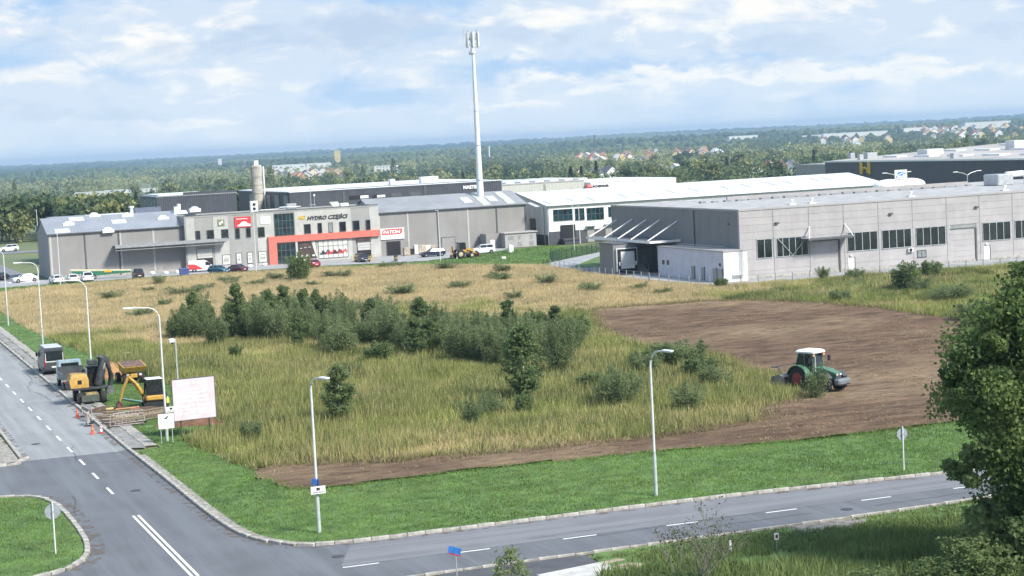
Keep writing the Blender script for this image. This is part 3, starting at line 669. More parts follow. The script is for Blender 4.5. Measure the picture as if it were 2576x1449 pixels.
def on_slope(zf, x, y, t0, tr, ze, zr):
    """pixel on a front roof slope -> s, t, z"""
    t = (t0 + tr) / 2
    for _ in range(12):
        z = ze + (zr - ze) * (t - t0) / (tr - t0); s, t2 = S(*zf(x, y), z); t += (t2 - t) * .6; t = max(t0, min(tr, t))
    return s, t, ze + (zr - ze) * (t - t0) / (tr - t0)

# ---- the long grey building with the coral frame
T1, TO, TR, TRI = 350.0, 348.6, 350.4, 358.6
s_l = FP(*z1(480, 415), T1)[0]; s_o0 = FP(*z1(1850, 400), TO)[0]; s_o1 = FP(*z2(1150, 600), TO)[0]; s_r1 = FP(*z2(2505, 400), TR)[0]
B = Bld('industrial_building', 'long grey trade building with coral red frame round its shopfront and two gabled halls', 'building', s_l, T1)
EA, RZ = 8.15, 10.7
gable(B, s_l, s_o0, T1, TRI, 367.2, EA, RZ, M_roof_blue, M_cl_grey)
gable(B, s_o1, s_r1, TR, TRI + .4, 367.6, 8.25, RZ, M_roof_grey, M_cl_grey)
# hall bays: joint covers, doors, rainwater pipes
for x in (850, 1190): s = FP(*z1(x, 500), T1)[0]; B.p('downpipe', MB().mm(s - .13, s + .13, T1 - .1, T1, 0, EA - .15), M_trim)
for x in (500, 1205, 1535): s = FP(*z1(x, 440), T1)[0]; B.p('joint_cover', MB().mm(s - .17, s + .17, T1 - .05, T1, 0, EA - .15), M_cl_light)
for x in (1690, 2235, 2500): s = FP(*z2(x, 450), TR)[0]; B.p('downpipe', MB().mm(s - .13, s + .13, TR - .1, TR, 0, 8.05), M_trim)
for x in (1150, 1415, 1970): s = FP(*z2(x, 450), TR)[0]; B.p('joint_cover', MB().mm(s - .16, s + .16, TR - .05, TR, 0, 8.05), M_cl_light)
B.p('plinth', MB().mm(s_l - .04, s_o0 - .1, T1 - .07, T1 + .05, 0, .35), M_conc)
r = rect(z1, 1570, 1630, 655, 795, T1); B.p('door', MB().mm(r[0], r[1], T1 - .06, T1, 0.36, 2.3), mat('door_grey', (.30, .29, .29), .5))
r = rect(z2, 1225, 1345, 635, 755, TR); B.p('door_frame', MB().mm(r[0] - .15, r[1] + .15, TR - .06, TR, 0, r[3] + .15), M_trim); B.p('door', MB().mm(r[0], r[1], TR - .09, TR - .02, 0.02, r[3]), M_black)
r = rect(z2, 1732, 1848, 598, 745, TR); B.p('door_frame', MB().mm(r[0] - .14, r[1] + .14, TR - .06, TR, 0, r[3] + .14), M_trim); B.p('shutter', MB().mm(r[0], r[1], TR - .09, TR - .02, 0.02, r[3]), M_cl_grey)
# canopy over the loading side
cl, cr = FP(*z1(1150, 560), T1 - 2.6)[0], FP(*z1(2275, 500), T1 - 2.6)[0]
c = B.p('canopy', MB().mm(cl, cr, T1 - 3.2, TO - .05, 5.15, 5.4).mm(cl, s_o0 - .05, TO - .05, T1 - .02, 5.15, 5.4), M_trim)
B.p('canopy_edge', MB().mm(cl - .02, cr + .02, T1 - 3.32, T1 - 3.2, 5.0, 5.62), mat('canopy_edge_grey', (.30, .31, .32), .5), c)
for k in range(6):
    s = cl + .4 + (cr - cl - .8) * k / 5; B.p('bracket', MB().mm(s - .08, s + .08, T1 - 3.1, TO - .06, 4.9, 5.14), M_trim, c)
B.p('rail', MB().mm(cl, cr, T1 - 3.05, T1 - 2.95, 4.55, 4.63), M_steel, c)
# roof lights and fans on the left hall
def roof_fan(x, y, sc=.85):
    s, t, z = on_slope(z1, x, y, T1, TRI, EA, RZ); z += .15
    f = B.p('roof_vent', MB().mm(s - 1.25 * sc, s + 1.25 * sc, t - .7, t + .7, z - .5, z + .16, b=.05), M_white)
    B.p('vent_cap', MB().prism([(s - .9 * sc, z + .165), (s + .9 * sc, z + .165), (s + .65 * sc, z + .45), (s + .28 * sc, z + .55), (s - .28 * sc, z + .55), (s - .65 * sc, z + .45)], 'y', t - .5, t + .5), M_skylight, f)
for x, y in ((708, 325), (1235, 345), (1655, 270), (700, 258), (1190, 255), (1650, 200), (2000, 195)): roof_fan(x, y)
def roof_light(zf, x0, x1, y0, y1, t0, tr, ze, zr, m=None):
    """light panel lying on the roof slope between two pixel corners"""
    a, b = on_slope(zf, x0, y1, t0, tr, ze, zr), on_slope(zf, x1, y0, t0, tr, ze, zr); k = (zr - ze) / (tr - t0); sl = lambda t: ze + k * (t - t0) + .15
    sm_, qm = (a[0] + b[0]) / 2, max(t0 + 1.1, min(tr - 1.0, (a[1] + b[1]) / 2)); s0, s1, q0, q1 = sm_ - 1.3, sm_ + 1.3, qm - .9, qm + .9
    B.p('skylight', MB().prism([(q0, sl(q0)), (q1, sl(q1)), (q1, sl(q1) + .08), (q0, sl(q0) + .08)], 'x', s0, s1), m or M_skylight)
for q in ((650, 760, 355, 388), (1665, 1775, 292, 322), (640, 740, 268, 288), (1160, 1280, 285, 308)): roof_light(z1, *q, T1, TRI, EA, RZ)
for sx, dep, m_ in ((1165, 1, M_fiberglass), (1440, 0, M_skylight), (1735, 1, M_fiberglass), (1965, 0, M_skylight), (2260, 1, M_fiberglass)):
    s, t, z = on_slope(z2, sx, 290, TR, TRI + .4, 8.25, RZ); k = (RZ - 8.25) / (TRI + .4 - TR); sl = lambda q: 8.25 + k * (q - TR) + .15
    q0, q1 = (TR + .4, TRI - .3) if dep else (TR + 2.6, TR + 5.6)
    B.p('skylight', MB().prism([(q0, sl(q0)), (q1, sl(q1)), (q1, sl(q1) + .08), (q0, sl(q0) + .08)], 'x', s - .85, s + .85), m_)
# office block
OH = 9.95
B.p('wall', MB().mm(s_o0, s_o1, TO, 360.5, 0, OH - .35), M_cl_mid)
B.p('parapet', MB().mm(s_o0 - .06, s_o1 + .06, TO - .06, TO + .3, OH - .35, OH).mm(s_o0 - .06, s_o0 + .24, TO + .3, 360.5, OH - .35, OH).mm(s_o1 - .24, s_o1 + .06, TO + .3, 360.5, OH - .35, OH).mm(s_o0 - .06, s_o1 + .06, 360.2, 360.5, OH - .352, OH - .002), M_cl_mid)
B.p('coping', MB().mm(s_o0 - .12, s_o1 + .12, TO - .12, TO + .34, OH + .001, OH + .09), M_trim)
B.p('flat_roof', MB().mm(s_o0 + .25, s_o1 - .25, TO + .31, 360.19, OH - .34, OH - .24), M_roof_blue)
for zf, x0, x1 in ((z1, 1865, 1950), (z1, 2140, 2290), (z2, 20, 180), (z2, 372, 892), (z2, 1062, 1148)):
    a, b_ = FP(*zf(x0, 420), TO)[0], FP(*zf(x1, 420), TO)[0]
    B.p('wall_panel', MB().mm(a, b_, TO - .05, TO + .01, 0.02, OH - .36), M_cl_light)
for zf, q in [(z1, q) for q in ((1960, 2005, 378, 478), (2072, 2142, 370, 468), (2215, 2287, 362, 460), (2355, 2400, 355, 455), (2465, 2510, 348, 440))] + [(z2, q) for q in ((35, 98, 500, 592), (460, 522, 472, 560), (585, 625, 462, 555), (685, 725, 457, 550), (785, 845, 450, 540), (910, 970, 440, 528), (1030, 1070, 433, 525))]:
    window(B, rect(zf, *q, TO), TO - .05, 1, 1, glass=M_glass if q[0] != 685 else mat('window_pale', (.25, .27, .27), .2))
window(B, rect(z2, 188, 368, 374, 577, TO), TO - .05, 5, 3, glass=M_glass_b, name='curtain_wall', bar=.09, dep=.16)
# coral frame
ra, rb = FP(*z2(132, 700), TO)[0], s_o1 + .05; zt_, zb_ = FP(*z2(600, 560), TO)[1], FP(*z2(600, 618), TO)[1]
B.p('coral_frame', MB().mm(ra, rb, TO - .55, TO + .02, zb_, zt_).mm(ra, ra + 1.55, TO - .55, TO + .02, 0, zb_), M_red)
window(B, rect(z2, 212, 376, 655, 832, TO), TO - .04, 4, 3, glass=M_glass_b, name='entrance_door', bar=.1, dep=.12)
r = rect(z2, 380, 400, 645, 790, TO); B.p('pillar', MB().mm(r[0], r[1], TO - .5, TO, .02, zb_ - .005), M_cl_light)
r = rect(z2, 406, 575, 635, 790, TO); f = B.p('shop_window', MB().mm(r[0], r[1], TO - .14, TO - .055, r[2], r[3]), M_brown)
for k, (u, v, w_, h_) in enumerate(((.12, .12, .12, .10), (.42, .12, .12, .12), (.75, .12, .14, .10), (.1, .62, .12, .03), (.32, .64, .14, .03), (.55, .66, .14, .03))):
    a, b_ = r[0] + u * (r[1] - r[0]), r[2] + v * (r[3] - r[2]); B.p('print', MB().mm(a, a + w_ * (r[1] - r[0]), TO - .15, TO - .142, b_, b_ + h_ * (r[3] - r[2])), M_poster, f)
B.p('print', MB().prism([(r[0] + .74 * (r[1] - r[0]), r[3]), (r[0] + .95 * (r[1] - r[0]), r[3]), (r[1], r[2] + .3), (r[1] - .15, r[2] + .3)], 'y', TO - .149, TO - .141), M_poster, f)
r = rect(z2, 592, 865, 615, 782, TO); f = window(B, r, TO - .05, 6, 3, glass=M_poster, name='shop_window', bar=.06, dep=.1)
def digger_print(cx, cz, sc, m_):
    q = [(-1, 0), (-.9, .25), (-.55, .3), (-.5, .75), (-.1, .75), (0, .35), (.25, .3), (.6, .9), (.72, .88), (.95, .3), (1.05, .05), (.85, .1), (.66, .6), (.3, .1), (.3, 0)]
    B.p('print', MB().prism([(cx + a * sc, cz + b_ * sc) for a, b_ in q], 'y', TO - .158, TO - .151), m_, f)
W_, H_ = r[1] - r[0], r[3] - r[2]
for k, m_ in enumerate((M_text, M_signred, M_text, M_signred)): digger_print(r[0] + W_ * (.2 + .2 * k), r[2] + H_ * .22, .95, m_)
r = rect(z2, 950, 1078, 598, 832, TO); r = (r[0], r[1], 0.02, r[3])
B.p('bay_opening', MB().mm(r[0], r[1], TO - .07, TO + .0, r[2], r[3]), M_black)
mid = rect(z2, 950, 1078, 632, 712, TO); B.p('shutter', MB().mm(r[0] + .1, r[1] - .1, TO - .12, TO - .071, mid[2], mid[3]), M_shutter); B.p('shutter_box', MB().mm(r[0], r[1], TO - .3, TO - .071, mid[3] + .005, r[3]), M_brown)
r = rect(z1, 1972, 2130, 560, 700, TO); B.p('bay_opening', MB().mm(r[0], r[1], TO - .07, TO, .02, r[3]), M_black); B.p('shutter', MB().mm(r[0] + .05, r[1] - .05, TO - .12, TO - .071, FP(*z1(2050, 652), TO)[1], r[3]), M_shutter)
for zf, q in ((z1, (2230, 2305, 622, 715)), (z1, (2370, 2415, 605, 706)), (z1, (2480, 2525, 597, 700)), (z2, (45, 115, 728, 822))):
    r = rect(zf, *q, TO); f = B.p('poster_frame', MB().mm(r[0] - .12, r[1] + .12, TO - .09, TO - .051, r[2] - .12, r[3] + .12), M_trim); B.p('poster', MB().mm(r[0], r[1], TO - .11, TO - .091, r[2], r[3]), M_poster, f)
    B.p('print', MB().mm(r[0] + .25, r[1] - .25, TO - .118, TO - .111, r[2] + .5, r[2] + 1.0).mm(r[0] + .2, r[1] - .2, TO - .118, TO - .111, r[3] - .6, r[3] - .45), mat('poster_ink', (.36, .36, .32), .6), f)
# roof plant of the office
for x, y, w_, h_ in ((340, 250, .9, 1.3), (830, 300, .8, .8)):
    s, z = FP(*z2(x, y + 40), 353); B.p('roof_unit', MB().mm(s - w_, s + w_, 352.4, 353.6, OH - .24, OH - .24 + h_, b=.05), M_white if x > 500 else M_steel)
s = FP(*z2(525, 300), 351)[0]; an = B.p('antenna', MB().cyl((s, 351, OH - .24), (s, 351, OH + 4.0), .06).cyl((s + .7, 351, OH - .24), (s + .7, 351, OH + 2.6), .05).mm(s - .3, s + .9, 350.9, 351.1, OH + .6, OH + .7), M_steel)
B.p('dish', MB().ball((s, 350.9, OH + 3.8), (.25, .12, .3), 8, 4).ball((s + .7, 350.9, OH + 2.4), (.2, .1, .25), 8, 4), M_white, an)
s = FP(*z1(2540, 150), 352)[0]; u = B.p('fan_unit', MB().mm(s - .7, s + .7, 351.5, 352.3, OH - .24, OH + 2.0, b=.04), M_offwhite)
for k in (.65, 1.45): B.p('fan', MB().cyl((s, 351.44, OH + k - .1), (s, 351.49, OH + k - .1), .28, n=14), M_black, u)
pp = B.p('roof_pipe', MB().tube([(s + 1.2, 352, OH + .2), (s + 4.5, 352, OH + .2), (s + 5, 352, OH + .5), (s + 9, 352, OH + .45)], .1, 6), M_steel)
s, z = FP(*z1(1800, 150), 356); B.p('chimney', MB().cyl((s, 357, RZ - .6), (s, 357, RZ + 1.4), .35, n=10).mm(s - .9, s - .1, 356.8, 357.6, RZ - .6, RZ + .9, b=.05), M_white)
s, z = FP(*z1(1330, 180), 356); B.p('chimney', MB().cyl((s, 357.5, RZ - .6), (s, 357.5, RZ + 1.2), .3, n=10).cyl((s, 357.5, RZ + 1.2), (s, 357.5, RZ + 1.5), .5, n=10), M_white)
# signs on the facade
r = rect(z1, 2178, 2245, 265, 330, TO); f = B.p('sign', MB().mm(r[0], r[1], TO - .14, TO - .051, r[2], r[3]), M_green_sign)
B.p('sign_mark', MB().prism([(r[0] + a * (r[1] - r[0]), r[2] + b_ * (r[3] - r[2])) for a, b_ in ((.15, .25), (.45, .2), (.5, .45), (.85, .4), (.7, .85), (.4, .6), (.25, .6))], 'y', TO - .15, TO - .141), M_white, f)
r = rect(z1, 2347, 2512, 237, 343, TO); f = B.p('sign', MB().mm(r[0], r[1], TO - .16, TO - .051, r[2], r[3]), M_signred)
car_q = [(.18, .1), (.16, .22), (.3, .3), (.42, .5), (.55, .56), (.7, .5), (.82, .32), (.96, .28), (.97, .1)]
B.p('sign_mark', MB().prism([(r[0] + a * (r[1] - r[0]), r[2] + b_ * (r[3] - r[2])) for a, b_ in car_q], 'y', TO - .17, TO - .161), M_white, f)
B.p('sign_mark', MB().mm(r[0] + .1 * (r[1] - r[0]), r[0] + .8 * (r[1] - r[0]), TO - .17, TO - .161, r[2] + .78 * (r[3] - r[2]), r[2] + .84 * (r[3] - r[2])), M_white, f)
r = rect(z2, 58, 150, 405, 470, TO); f = B.p('sign', MB().mm(r[0], r[1], TO - .14, TO - .051, r[2], r[3]), M_white)
B.p('sign_mark', MB().mm(r[0] + .3, r[1] - .4, TO - .148, TO - .141, r[2] + .55, r[2] + .7).mm(r[0] + .4, r[1] - .3, TO - .148, TO - .141, r[2] + 1.0, r[2] + 1.2), mat('pale_mint', (.5, .62, .58), .5), f)
r = rect(z2, 487, 862, 382, 424, TO); lettering('lettering', 'HYDRO CZĘŚCI', M_text, B.o, r[0] - B.s, TO - .12 - B.t, r[2] - B.z - .25, width=r[1] - r[0], height=(r[3] - r[2]) * 1.35, depth=.08, shear=.25, bold=.035)
r = rect(z2, 402, 472, 394, 430, TO); lettering('lettering', 'HC', M_yellow, B.o, r[0] - B.s, TO - .12 - B.t, r[2] - B.z, width=r[1] - r[0], height=(r[3] - r[2]) * .95, depth=.08, shear=.25, bold=.05)
r = rect(z2, 1162, 1380, 510, 612, TR); f = B.p('sign', MB().mm(r[0], r[1], TR - .2, TR - .06, r[2], r[3]), M_white)
a0, b0, W_, H_ = r[0], r[2], r[1] - r[0], r[3] - r[2]
B.p('sign_badge', MB().prism([(a0 + u * W_, b0 + v * H_) for u, v in ((.05, .42), (.82, .42), (.9, .55), (.93, .93), (.17, .93), (.09, .8))], 'y', TR - .22, TR - .201), M_signred, f)
lettering('lettering', 'PATON', M_white, f, a0 - B.s + .11 * W_, TR - .225 - B.t, b0 + .5 * H_, width=.73 * W_, height=.33 * H_, depth=.02, shear=.2, bold=.04)
B.p('sign_line', MB().mm(a0 + .07 * W_, a0 + .9 * W_, TR - .208, TR - .201, b0 + .24 * H_, b0 + .3 * H_).mm(a0 + .07 * W_, a0 + .7 * W_, TR - .208, TR - .201, b0 + .14 * H_, b0 + .18 * H_), mat('sign_grey', (.45, .45, .47), .6), f)

# ---- pale grey production hall on the right
T3, S3, H3 = 236.5, 120.95, 9.75
B = Bld('production_hall', 'large pale grey production hall with ribbon windows and roller gates behind a low fence', 'building', S3, T3)
S3E, D3 = 205.0, 281.0
B.p('core_wall', MB().mm(S3 + .06, S3E, T3 + .06, D3, 0, H3 - .25), M_joint)
xs = [FP(*z4(x, y), T3)[0] for x, y in ((90, 710), (400, 690), (700, 660), (1000, 640), (1295, 610), (1590, 600), (1875, 570), (2160, 550))]
pitch = (xs[-1] - xs[0]) / 7; lines = [S3 + .05] + xs + [xs[-1] + pitch * k for k in range(1, 7)]
def r4(x0, x1, y0, y1): return rect(z4, x0, x1, y0, y1, T3)
a = rect(z3, 2150, 2290, 980, 1147, T3); winA = (a[0], FP(*z4(90, 1060), T3)[0], a[2], a[3])
wins = [(winA, 2), (r4(125, 400, 958, 1122), 5), (r4(735, 1000, 905, 1078), 4), (r4(1035, 1292, 882, 1046), 4), (r4(1328, 1588, 855, 1024), 4), (r4(1905, 2150, 808, 976), 4), (r4(2185, 2420, 795, 940), 4)]
wz0, wz1 = np.mean([w_[0][2] for w_ in wins]), np.mean([w_[0][3] for w_ in wins])
gates = [r4(447, 665, 985, 1275), r4(1635, 1845, 880, 1168)]
opens = [(w_[0][0] - .05, w_[0][1] + .05, wz0, wz1) for w_ in wins] + [(g_[0], g_[1] + .25, 0, g_[3]) for g_ in gates]
rows = [0.0, 1.12, wz0, (wz0 + wz1) / 2, wz1] + [wz1 + (H3 - .25 - wz1) * k / 4 for k in (1, 2, 3, 4)]
pm = {}
for i, (a, b_) in enumerate(zip(lines, lines[1:])):
    for j, (c, d) in enumerate(zip(rows, rows[1:])):
        spans = [(a + .03, b_ - .03)]
        for o in opens:
            if o[2] < (c + d) / 2 < o[3]:
                ns = []
                for p_, q_ in spans:
                    if o[1] <= p_ or o[0] >= q_: ns.append((p_, q_)); continue
                    if o[0] > p_ + .2: ns.append((p_, o[0]))
                    if o[1] < q_ - .2: ns.append((o[1], q_))
                spans = ns
        for p_, q_ in spans:
            m_ = (M_pan_light, M_pan_light2)[(i * 3 + j * 7) % 5 == 0]
            B.p('panel', MB().mm(p_, q_, T3, T3 + .07, c + .012, d - .012), m_)
for i, a in enumerate(lines[1:], 1): B.p('joint_cover', MB().mm(a - .06, a + .06, T3 - .025, T3 + .02, wz1 + .1, H3 - .3), M_joint)
B.p('plinth', MB().mm(S3 - .04, S3E, T3 - .05, T3 - .001, 0, .3), M_conc)
for (q, n) in wins:
    q = (q[0], q[1], wz0, wz1); f = window(B, q, T3 + .05, n, 1, frame=M_steel, glass=M_glass, name='ribbon_window', bar=.09, dep=.12)
q = wins[1][0]; xm = (q[0] + q[1]) / 2
B.p('brace', MB().tube([(q[0] + .2, T3 - .10, wz1 - .1), (xm, T3 - .10, wz0 + .12), (q[1] - .2, T3 - .10, wz1 - .1)], .07, 6), M_steel)
for g_ in gates:
    f = B.p('gate_frame', MB().mm(g_[0] - .1, g_[1] + .1, T3 - .05, T3 + .05, g_[3], g_[3] + .12).mm(g_[1], g_[1] + .25, T3 - .12, T3 + .05, 0, g_[3]), M_trim)
    n = 6
    for k in range(n): B.p('gate_section', MB().mm(g_[0], g_[1], T3 + .02, T3 + .065, .02 + g_[3] * k / n, g_[3] * (k + 1) / n), M_pan_light, f)
g_ = gates[0]; ca, cb = FP(*z4(400, 980), T3 - 2.2)[0], FP(*z4(800, 965), T3 - 2.2)[0]; cz = g_[3] + .35
c = B.p('canopy', MB().mm(ca, cb, T3 - 2.3, T3 - .03, cz, cz + .22), M_trim)
for x, y, e in ((408, 862, ca + .2), (712, 838, cb - .2)):
    s, z = FP(*z4(x, y), T3); B.p('tie_rod', MB().cyl((s, T3 - .02, z), (e, T3 - 2.2, cz + .3), .09, n=8), M_white, c); B.p('tie_rod', MB().cyl((e, T3 - 2.2, cz + .3), (e, T3 - .05, cz + .27), .08, n=8), M_white, c)
for q in ((747, 800, 1132, 1247), (1917, 1968, 1030, 1146)):
    q = r4(*q); f = B.p('door', MB().mm(q[0], q[1], T3 - .06, T3 - .001, .05, q[3]), M_white); B.p('door_frame', MB().mm(q[1], q[1] + .12, T3 - .1, T3 - .002, .05, q[3] + .1), M_trim, f); B.p('door_lamp', MB().mm(q[0] + .3, q[0] + .7, T3 - .2, T3 - .01, q[3] + .25, q[3] + .45), M_white, f)
q = r4(1342, 1420, 1064, 1126); window(B, q, T3, 2, 1, frame=M_trim, glass=mat('window_pale', (.25, .27, .27), .2), dep=.1)
q = r4(1256, 1302, 1045, 1080); u = B.p('air_conditioner', MB().mm(q[0], q[1], T3 - .4, T3 - .001, q[2], q[3], b=.03), M_offwhite); B.p('fan', MB().cyl((q[0] + .35, T3 - .43, (q[2] + q[3]) / 2), (q[0] + .35, T3 - .405, (q[2] + q[3]) / 2), .25, n=12), M_black, u)
for x, y in ((125, 828), (1110, 748), (1850, 690)):
    s, z = FP(*z4(x, y), T3); B.p('wall_lamp', MB().mm(s - .3, s + .3, T3 - .35, T3 - .03, z - .12, z + .1, b=.04), M_trim)
B.p('coping', MB().mm(S3 - .08, S3E, T3 - .08, T3 + .32, H3 - .245, H3).mm(S3 - .08, S3 + .32, T3 + .32, D3, H3 - .245, H3), M_pan_light2)
B.p('flat_roof', MB().mm(S3 + .33, S3E, T3 + .33, D3, H3 - .24, H3 - .1), M_roof_flat)
t_b, z_b = 268.0, FP(*z4(1000, 545), 268)[1]
B.p('roof_upstand', MB().mm(FP(*z4(-300, 600), t_b)[0], FP(*z4(1780, 470), t_b)[0], t_b, t_b + .4, H3 - .09, 10.35), M_pan_light2)
for k in range(24): s = 130 + k * 2.1; B.p('roof_clutter', MB().mm(s, s + random.uniform(.8, 1.9), t_b - 1.2, t_b - .4, H3 - .09, H3 + random.uniform(.05, .22)), M_roof_grey)
for x, y in ((430, 640), (1285, 560), (2095, 500), (255, 600)):
    s, z = FP(*z4(x, y), T3 + 6); B.p('roof_vent', MB().cyl((s, T3 + 6, H3 - .1), (s, T3 + 6, H3 + .5), .18, n=8).cyl((s, T3 + 6, H3 + .5), (s, T3 + 6, H3 + .7), .32, n=8).mm(s - .5, s + .5, T3 + 5.6, T3 + 6.4, H3 - .1, H3 + .06), M_white)
for x, w_ in ((1095, 1.9), (1275, 1.9)):
    s, z = FP(*z4(x, 480), 276); B.p('roof_dome', MB().ball((s, 276, 10.2), (w_ * 1.45, 2.2, 1.05), 16, 7, zmin=-.3), M_white)
s, z = FP(*z4(2045, 470), 262); u = B.p('roof_unit', MB().mm(s - 1.5, s + 1.5, 260, 264, H3 - .1, H3 + 1.7, b=.12), M_steel); B.p('duct', MB().tube([(s + 1.4, 262, H3 + 1.5), (s + 4.6, 262, H3 + 1.6), (s + 5.4, 262, H3 + 1.2), (s + 5.4, 262, H3 - .1)], .5, 10), M_white, u)
# dark side wall towards the loading dock: upright panels
for k in range(15):
    t0 = T3 + .4 + k * 2.95
    B.p('side_panel', MB().mm(S3 - .02, S3 + .07, t0 + .015, min(t0 + 2.935, D3), .02, H3 - .26), M_cl_dark2)
B.p('corner_trim', MB().mm(S3 - .045, S3 + .08, T3 - .03, T3 + .4, 0, H3 - .25), M_pan_light)
tt = SP(*z3(1610, 800), S3)[0]; B.p('downpipe', MB().mm(S3 - .15, S3 - .025, tt - .12, tt + .12, 0, H3 - .3), M_trim)
t_, z_ = SP(*z3(1910, 840), S3); B.p('wall_lamp', MB().mm(S3 - .2, S3 - .025, t_ - .2, t_ + .2, z_ - .15, z_ + .15, b=.04), M_trim)
# loading canopy with tie rods over the dock
CZ = 5.0; ends = [S(*z3(x, y), CZ + .1) for x, y in ((795, 965), (910, 965), (1030, 965), (1145, 970), (1285, 992))]
tops = [SP(*z3(x, y), S3) for x, y in ((945, 800), (1075, 797), (1195, 803), (1310, 806), (1460, 815))]
so = min(116.2, float(np.mean([e[0] for e in ends]))); t_a, t_z = min(e[0] for e in tops) - 1.0, max(e[0] for e in tops) + 1.0
c = B.p('dock_canopy', MB().mm(so, S3 - .03, t_a, t_z, CZ - .2, CZ), M_trim)
B.p('canopy_edge', MB().mm(so - .06, so - .002, t_a, t_z, CZ - .3, CZ + .05).mm(so, S3 - .03, t_a - .06, t_a - .002, CZ - .3, CZ + .05), M_white, c)
for t_, z_ in tops: B.p('tie_rod', MB().cyl((S3 - .03, t_, z_), (so + .15, t_, CZ + .05), .1, n=8), M_white, c)
# dock house
dock = Bld('loading_dock', 'dark grey loading dock house with black sealed dock door beside the production hall', 'loading dock', 113.2, 263.0)
DH = 4.5
dock.p('wall', MB().mm(113.2, 117.3, 263.0, 268.2, 0, DH), M_cl_dark2); dock.p('wall', MB().mm(117.305, S3 - .03, 265.2, 268.2, 0, DH - .02), M_cl_dark2)
dock.p('roof', MB().mm(113.1, 117.4, 262.9, 268.3, DH + .002, DH + .16), M_trim)
q = rect(z3, 932, 1110, 1045, 1250, 263.0); q = (q[0], q[1], max(.35, q[2]), q[3])
f = dock.p('dock_seal', MB().mm(q[0] + .12, q[1] - .12, 262.55, 262.99, q[2], q[3] - .12), M_black)
dock.p('seal_frame', MB().mm(q[0], q[1], 262.6, 262.995, q[3] - .115, q[3]).mm(q[0], q[0] + .115, 262.6, 262.995, q[2], q[3] - .12).mm(q[1] - .115, q[1], 262.6, 262.995, q[2] + 1.2, q[3] - .12), M_white, f)
dock.p('shutter', MB().mm(q[0] + .65, q[1] - .5, 262.5, 262.545, q[2] + .45, q[3] - .5), M_offwhite, f)
for e in (q[0] + .3, q[1] - .4): dock.p('bumper', MB().mm(e, e + .18, 262.4, 262.545, q[2] + .9, q[2] + 1.5), M_white, f)
q = (118.2, 119.6, 1.2, 3.4); dock.p('door', MB().mm(q[0], q[1], 265.1, 265.195, q[2], q[3]), M_cl_mid)
stp = dock.p('steps', MB(), M_steel) if 0 else None
sb = MB()
for k in range(6): sb.mm(117.5 + .02, 118.9, 265.0 - .32 * (6 - k), 265.0 - .32 * (5 - k) - .01, .2 * k, .2 * k + .18)
sf = dock.p('stairs', sb, M_steel)
dock.p('handrail', MB().tube([(117.5, 263.0, 1.0), (117.5, 265.0, 2.2)], .04, 6).tube([(118.9, 263.0, 1.0), (118.9, 265.0, 2.2)], .04, 6).cyl((117.5, 263.0, 0), (117.5, 263.0, 1.0), .04).cyl((118.9, 263.0, 0), (118.9, 263.0, 1.0), .04), M_steel, sf)
# pale annex
AN = Bld('annex', 'low pale lilac annex with grey doors against the production hall', 'annex', 117.3, 234.5)
AH = 4.15
AN.p('wall', MB().mm(117.3, S3 - .05, 234.5, 256.0, 0, AH), M_lilac); AN.p('wall', MB().mm(117.25, S3 - .045, 234.42, 234.495, 0, AH - .02), M_offwhite)
AN.p('roof_edge', MB().mm(117.2, S3 - .05, 234.35, 256.1, AH + .002, AH + .14), M_pan_light2)
for q in ((1590, 1615, 1205, 1315), (1675, 1700, 1214, 1328), (1775, 1808, 1222, 1335), (1820, 1858, 1228, 1342)):
    q = srect(z3, *q, 117.3); t0, t1 = sorted(q[:2]); AN.p('door', MB().mm(117.22, 117.298, t0, t1, .03, q[3]), M_cl_mid); AN.p('door_frame', MB().mm(117.2, 117.295, t0 - .15, t0 - .01, .03, q[3] + .1), M_trim)
for q in ((1338, 1353, 1150, 1187), (1377, 1393, 1152, 1190), (1828, 1842, 1178, 1205)): swindow(AN, srect(z3, *q, 117.3), 117.3)
q = rect(z3, 1940, 2025, 1280, 1310, 234.42); AN.p('grille', MB().mm(q[0], q[1], 234.36, 234.418, q[2], q[3]), M_joint)
s = FP(*z3(2018, 1170), 234.4)[0]; lad = MB().mm(s - .22, s - .17, 234.2, 234.25, .6, AH + .9).mm(s + .17, s + .22, 234.2, 234.25, .6, AH + .9)
for k in range(14): lad.mm(s - .17, s + .17, 234.21, 234.24, .7 + .3 * k, .74 + .3 * k)
AN.p('ladder', lad, M_steel)
AN.p('roof_rail', MB().mm(117.6, 117.64, 235, 250, AH + .7, AH + .75).mm(117.6, 117.64, 235, 250, AH + .4, AH + .44), M_steel)

# ---- white roofed hall in the middle
T2, S2 = 348.0, 136.4; E2, R2t, R2z = 7.55, 364.8, 9.95; S2E = FP(*z4(1150, 485), T2)[0] - 1.5
B = Bld('white_roofed_hall', 'long hall with bright white roof, white upper wall and dark plinth', 'building', S2, T2)
gable(B, S2, S2E, T2, R2t, 381.5, E2, R2z, M_roof_white, M_offwhite, ov=.3)
B.p('front_wall', MB().mm(S2 + .02, S2E, T2 - .05, T2 - .001, 2.55, E2 - .1), M_white)
B.p('plinth', MB().mm(S2 - .03, S2E, T2 - .08, T2 - .002, 0, 2.54).mm(S2 - .08, S2 - .001, T2 - .08, T2 + 16, 0, 1.9), mat('plinth_dark', (.07, .075, .085), .6))
for q, n in (((390, 560, 710, 810), 4), ((578, 660, 702, 806), 2), ((680, 828, 696, 802), 4), ((866, 948, 688, 775), 2)):
    q = rect(z3, *q, T2); window(B, q, T2 - .05, n, 2, frame=M_trim, glass=M_glass_b, name='ribbon_window', bar=.08)
